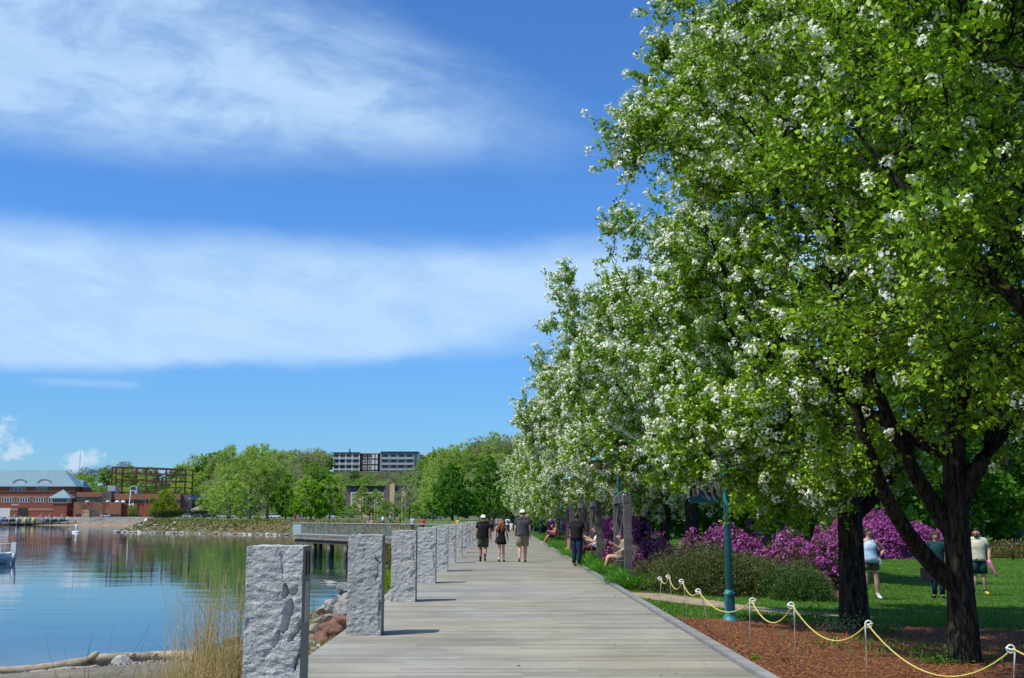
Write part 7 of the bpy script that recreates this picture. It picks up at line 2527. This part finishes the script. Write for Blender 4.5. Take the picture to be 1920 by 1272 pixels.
# house roofs among the ridge trees
for i, (px, py, w_, lb) in enumerate([(576, 862, 12, 'dark gabled house roof among the ridge trees, left of the apartments'), (550, 864, 6, 'small dark house peeking between the ridge trees'), (655, 893, 9, 'pale house wall among the trees below the apartments')]):
    q_ = U(px, py, 770)
    t = empty('ridge_house', (q_.x, 770, q_.z), 0, lb, 'house', 'houses on the hill')
    MB().box((0, 4, -6), (w_, 8, 7)).build('wall', MAT['offwhite' if i == 2 else 'grey_brown_panel'], t)
    MB().add([(-w_ / 2 - .5, -.5, -2.6), (w_ / 2 + .5, -.5, -2.6), (w_ / 2 + .5, 8.5, -2.6), (-w_ / 2 - .5, 8.5, -2.6), (-w_ / 3, 4, 1.6), (w_ / 3, 4, 1.6)], [(0, 1, 5, 4), (1, 2, 5), (2, 3, 4, 5), (3, 0, 4), (3, 2, 1, 0)]).build('roof', MAT['slate_panel'], t)
    window(t, -w_ / 4, -5, 1.4, 1.6, 0); window(t, w_ / 4, -5, 1.4, 1.6, 0)

# viaduct / long roof behind the lamps at 350-400
t = empty('long_shelter', (0, 520, 0), 0, 'long low shelter roof on posts right of the brick building', 'shelter')
a, b = U(356, 934, 520), U(410, 938, 520)
MB().bar((a.x, 0, a.z), (b.x, 6, b.z), 4, .7).build('roof', MAT['rail_grey'], t)
MB().bar((a.x, -.2, a.z + .6), (a.x + 8, 1.0, a.z + .55), 3.6, .5).build('blue_fascia', mat_of('blue'), t)
for k in range(4):
    f = k / 3
    MB().tube([(a.x + (b.x - a.x) * f, 6 * f, 0), (a.x + (b.x - a.x) * f, 6 * f, a.z - .4)], .3, 6).build('post', MAT['rubber_dark'], t)

# hedge in front of the brick building end, shed, container, dock
hq = U(345, 970, 440)
mound('dark_hedge', 'long dark clipped hedge behind the shed', 'hedge', (U(350, 968, 440).x, 440, H1(U(350, 968, 440).x, 440)), 17, 1.5, 3.4, 91, 7000, 0.5, 0.3, 'hedge_leaf', None, stems=6, lumps=22)
sq = U(285, 974, 420)
zs = H1(sq.x, 420)
t = empty('garden_shed', (sq.x, 420, zs), 0, 'small shed with a white gable end and double doors by the water', 'shed')
MB().box((.8, 1.5, 1.4), (5.6, 3, 2.8)).build('wall', MAT['grey_brown_panel'], t)
MB().add([(-2.0, -.02, 0), (-2.0, 3.0, 0), (-2.0, 3.0, 2.8), (-2.0, 1.5, 4.0), (-2.0, -.02, 2.8), (-3.1, .4, 0), (-3.1, 3.0, 0), (-3.1, 3.0, 2.8), (-3.1, 1.7, 3.8), (-3.1, .4, 2.8)], [(5, 6, 7, 8, 9), (0, 5, 9, 4), (4, 9, 8, 3), (3, 8, 7, 2)]).build('gable_end', MAT['white_paint'], t)
MB().add([(-2.2, -.3, 2.75), (3.8, -.3, 2.75), (3.8, 1.5, 4.1), (-2.2, 1.5, 4.1), (-2.2, 3.3, 2.75), (3.8, 3.3, 2.75)], [(0, 1, 2, 3), (3, 2, 5, 4)]).build('roof', MAT['brown_panel'], t)
for dx_ in (.75, 1.85):
    MB().box((dx_, -.05, 1.1), (1.0, .1, 2.1)).build('door', MAT['rubber_dark'], t)
cq = U(169, 972, 566)
t = empty('storage_container', (cq.x, 566, H1(cq.x, 566)), 0, 'tan storage container on the waterfront lot', 'container')
MB().box((0, 0, 1.8), (7.0, 3, 3.5)).build('container_body', MAT['tan_box'], t)
for dx_ in (-2.6, -.9):
    MB().box((dx_, -1.53, 1.8), (1.55, .06, 3.0)).build('door', MAT['tan_brick'], t)
MB().box((1.75, -1.52, 1.8), (3.3, .04, 3.3)).build('side_panel', MAT['olive_panel'] if 'olive_panel' in MAT else MAT['grey_brown_panel'], t)

# floating dock with piles in front of the boathouse
YD = 545.0
t = empty('harbour_dock', (0, YD, 0), 0, 'long wooden dock with mooring piles in front of the boathouse', 'dock')
a, b = U(-40, 977, YD), U(146, 979, YD)
for k in range(12):
    xx = a.x + (b.x - a.x) * (k + .5) / 12
    MB().box((xx, 0, WZ + 1.0), ((b.x - a.x) / 12 - .12, 6, .6)).build('dock_section', MAT['dock_wood'], t)
    MB().tube([(xx + 2, -3.2, WZ - 1), (xx + 2, -3.2, WZ + 2.6)], .32, 7).build('mooring_pile', MAT['pile_wood'], t)
    MB().lathe([(.34, 0), (.34, .35), (.05, .6)], (xx + 2, -3.2, WZ + 2.6), 7).build('pile_cap', MAT['white_paint'], t)
# boats and gear at the dock
for i, (px, c, lb, n_) in enumerate([(4, 'blue', 'blue covered boat on the dock, leftmost', 'covered_boat'), (27, 'navy', 'dark workboat in front of the garage doors', 'workboat'), (92, 'charcoal', 'black inflatable with raised outboards at the dock', 'inflatable_boat'), (76, 'grey', 'grey motorboat with white canopy at the dock', 'motorboat'), (116, 'darkteal', 'dark launch moored at the dock end', 'launch')]):
    q_ = U(px, 972, 549)
    t = empty(n_, (q_.x, 549, WZ + 1.3), 0, lb, 'boat', 'boats at the far dock')
    L = 5.5
    MB().add([(-L / 2, -1, .2), (L / 2, -1.1, .2), (L / 2, 1.1, .2), (-L / 2, 1, .2), (-L / 2 - .6, -1.1, 1.6), (L / 2 + .2, -1.3, 1.4), (L / 2 + .2, 1.3, 1.4), (-L / 2 - .6, 1.1, 1.6)], [(3, 2, 1, 0), (4, 5, 6, 7), (0, 1, 5, 4), (1, 2, 6, 5), (2, 3, 7, 6), (3, 0, 4, 7)]).build('hull', mat_of(c), t)
    MB().prism([(-1, -.8), (1.2, -.8), (1.2, .8), (-1, .8)], 1.55, 2.7).build('cabin', MAT['rail_grey'], t)
    MB().box((L / 2 + .1, 0, 2.1), (.5, .6, 1.5)).build('outboard', MAT['white_paint'], t)
    MB().bar((-.5, 0, 2.7), (.3, 0, 4.2), .15).build('mast', MAT['offwhite'], t)
for i, (px, c, lb) in enumerate([(48, 'yellow', 'orange-yellow drum on the dock'), (54, 'grey', 'pale grey crate on the dock'), (63, 'yellow', 'yellow crate on the dock'), (33, 'silver', 'pale box beside the workboat')]):
    q_ = U(px, 970, 545)
    o = MB().lathe([(.9, 0), (1.0, .3), (1.0, 1.9), (.85, 2.2)], (0, 0, 0), 10 if i == 0 else 4).build(['drum', 'crate', 'crate', 'box'][i], mat_of(c), None, loc=(q_.x, 545.5, WZ + 1.3))
    tag(o, lb, 'dock gear')


# cars
def car(px, Y, col, label, rz=0.0, van=False, group='parked cars across the water', z=None):
    q_ = U(px, 972, Y)
    z = H1(q_.x, Y) if z is None else z
    t = empty('parked_car', (q_.x, Y, z), rz, label, 'car', group)
    h1, h2 = (1.0, 1.95) if van else (.88, 1.45)
    prof = [(-2.2, .35), (2.2, .35), (2.25, .7), (1.9, h1 - .05), (1.25, h1), (-1.9, h1), (-2.22, .8)]
    vs = [(x, s * .88, zz) for s in (-1, 1) for x, zz in prof]
    n_ = len(prof)
    MB().add(vs, [tuple(range(n_)), tuple(range(2 * n_ - 1, n_ - 1, -1))] + [((i + 1) % n_, i, n_ + i, n_ + (i + 1) % n_) for i in range(n_)]).build('body', mat_of(col), t)
    cab = [(-1.85, h1), (1.2, h1), (.55, h2 - .06), (-1.5, h2 - .06)]
    vs = [(x, s * (.80 if zz < h2 - .1 else .68), zz + .002) for s in (-1, 1) for x, zz in cab]
    MB().add(vs, [(0, 1, 2, 3), (7, 6, 5, 4), (1, 0, 4, 5), (2, 1, 5, 6), (3, 2, 6, 7), (0, 3, 7, 4)]).build('window', MAT['car_glass'], t)
    MB().box((-.48, 0, h2 - .03), (2.1, 1.38, .06)).build('roof', mat_of(col), t)
    for sx_ in (-1.35, 1.4):
        for sy_ in (-.82, .82):
            w = empty('wheel', (sx_, sy_, .33)); w.parent = t
            MB().tube([(0, -.1, 0), (0, .1, 0)], .33, 12).build('tyre', MAT['tyre'], w)
            MB().tube([(0, -.115, 0), (0, .115, 0)], .18, 8).build('rim', mat_of('silver'), w)
    return t


for a in [(149, 570, 'black', 'black car on the waterfront lot beside the tan container'), (198, 562, 'white', 'white van on the waterfront lot', .4, True), (213, 564, 'black', 'dark car right behind the white van'), (221, 570, 'navy', 'navy car parked by the lot edge'),
          (354, 400, 'white', 'white car parked right of the dark hedge', .3), (371, 400, 'charcoal', 'dark grey car next to the white one by the hedge'), (391, 410, 'black', 'black car under the small lamp posts'), (418, 405, 'silver', 'silver car at the left of the cottonwoods'), (428, 408, 'paleblue', 'pale blue car behind the silver one'),
          (508, 400, 'white', 'white car between the cottonwood trunks and the maple'), (516, 398, 'white', 'white pickup partly behind a park tree'), (624, 390, 'silver', 'silver car parked left of the tan building'), (637, 388, 'white', 'white car parked near the young trees', 0, True), (650, 392, 'black', 'black car beside the white one near the young trees'),
          (798, 330, 'black', 'black jeep-like car on the slope below the pale tree', 1.3, True), (816, 335, 'white', 'white car on the slope road', .9), (560, 395, 'navy', 'navy car in the shade of the maples'), (601, 396, 'red', 'red car behind the maple trunks')]:
    car(*a)


def street_lamp(px, Y, top, label, two=False):
    q_ = U(px, top, Y)
    z = H1(q_.x, Y)
    t = empty('street_lamp', (q_.x, Y, z), 0, label, 'street lamp', 'black street lamps in the park')
    h = q_.z - z
    MB().tube([(0, 0, 0), (0, 0, h - .3)], [.14, .09], 8).build('pole', MAT['black_metal'], t)
    MB().lathe([(.28, 0), (.30, .05), (.20, .45), (.05, .5)], (0, 0, h - .5), 8).build('lamp_head', MAT['black_metal'], t)
    MB().lathe([(.12, 0), (.22, .25)], (.25, 0, h - .55), 8).build('lamp_glass', MAT['white_paint'], t)
    return t


for i, (px, Y, top) in enumerate([(384, 350, 932), (408, 350, 934), (433, 345, 936), (453, 340, 938), (575, 300, 932), (694, 270, 941), (700, 274, 940), (757, 270, 938), (768, 262, 936), (812, 255, 950), (740, 300, 948)]):
    street_lamp(px, Y, top, ['black street lamp right of the brick building', 'black street lamp left of the pale cottonwoods', 'black street lamp beside the small yellowish tree', 'black street lamp in front of the cottonwood crown', 'black street lamp against the bright maples', 'left one of the twin street lamps before the tan building', 'right one of the twin street lamps before the tan building', 'street lamp right of the tan building', 'tallest street lamp right of the tan building', 'street lamp in front of the conical maple', 'short street lamp at the tan building corner'][i])
sheet('park_road', [(-140, 392), (-60, 380), (0, 372), (40, 372)], [(-150, 416), (-60, 402), (0, 392), (40, 392)], MAT['asphalt'], 0.05, 8)
sheet('park_path', [(-88, 282), (-60, 262), (-30, 240), (0, 215)], [(-90, 285), (-60, 265), (-30, 243), (0, 218)], MAT['path_dirt'], 0.05, 4)
tg = U(549, 975, 250)
t = empty('beach_tent', (tg.x + 1.0, 250, H1(tg.x, 250)), 0, 'small pinkish pop-up tent on the far bank grass', 'tent')
MB().add([(-1.2, -1, 0), (1.2, -1, 0), (1.2, 1, 0), (-1.2, 1, 0), (.1, 0, 1.5)], [(0, 1, 4), (1, 2, 4), (2, 3, 4), (3, 0, 4)]).build('tent_cloth', MAT['stone_red'], t)
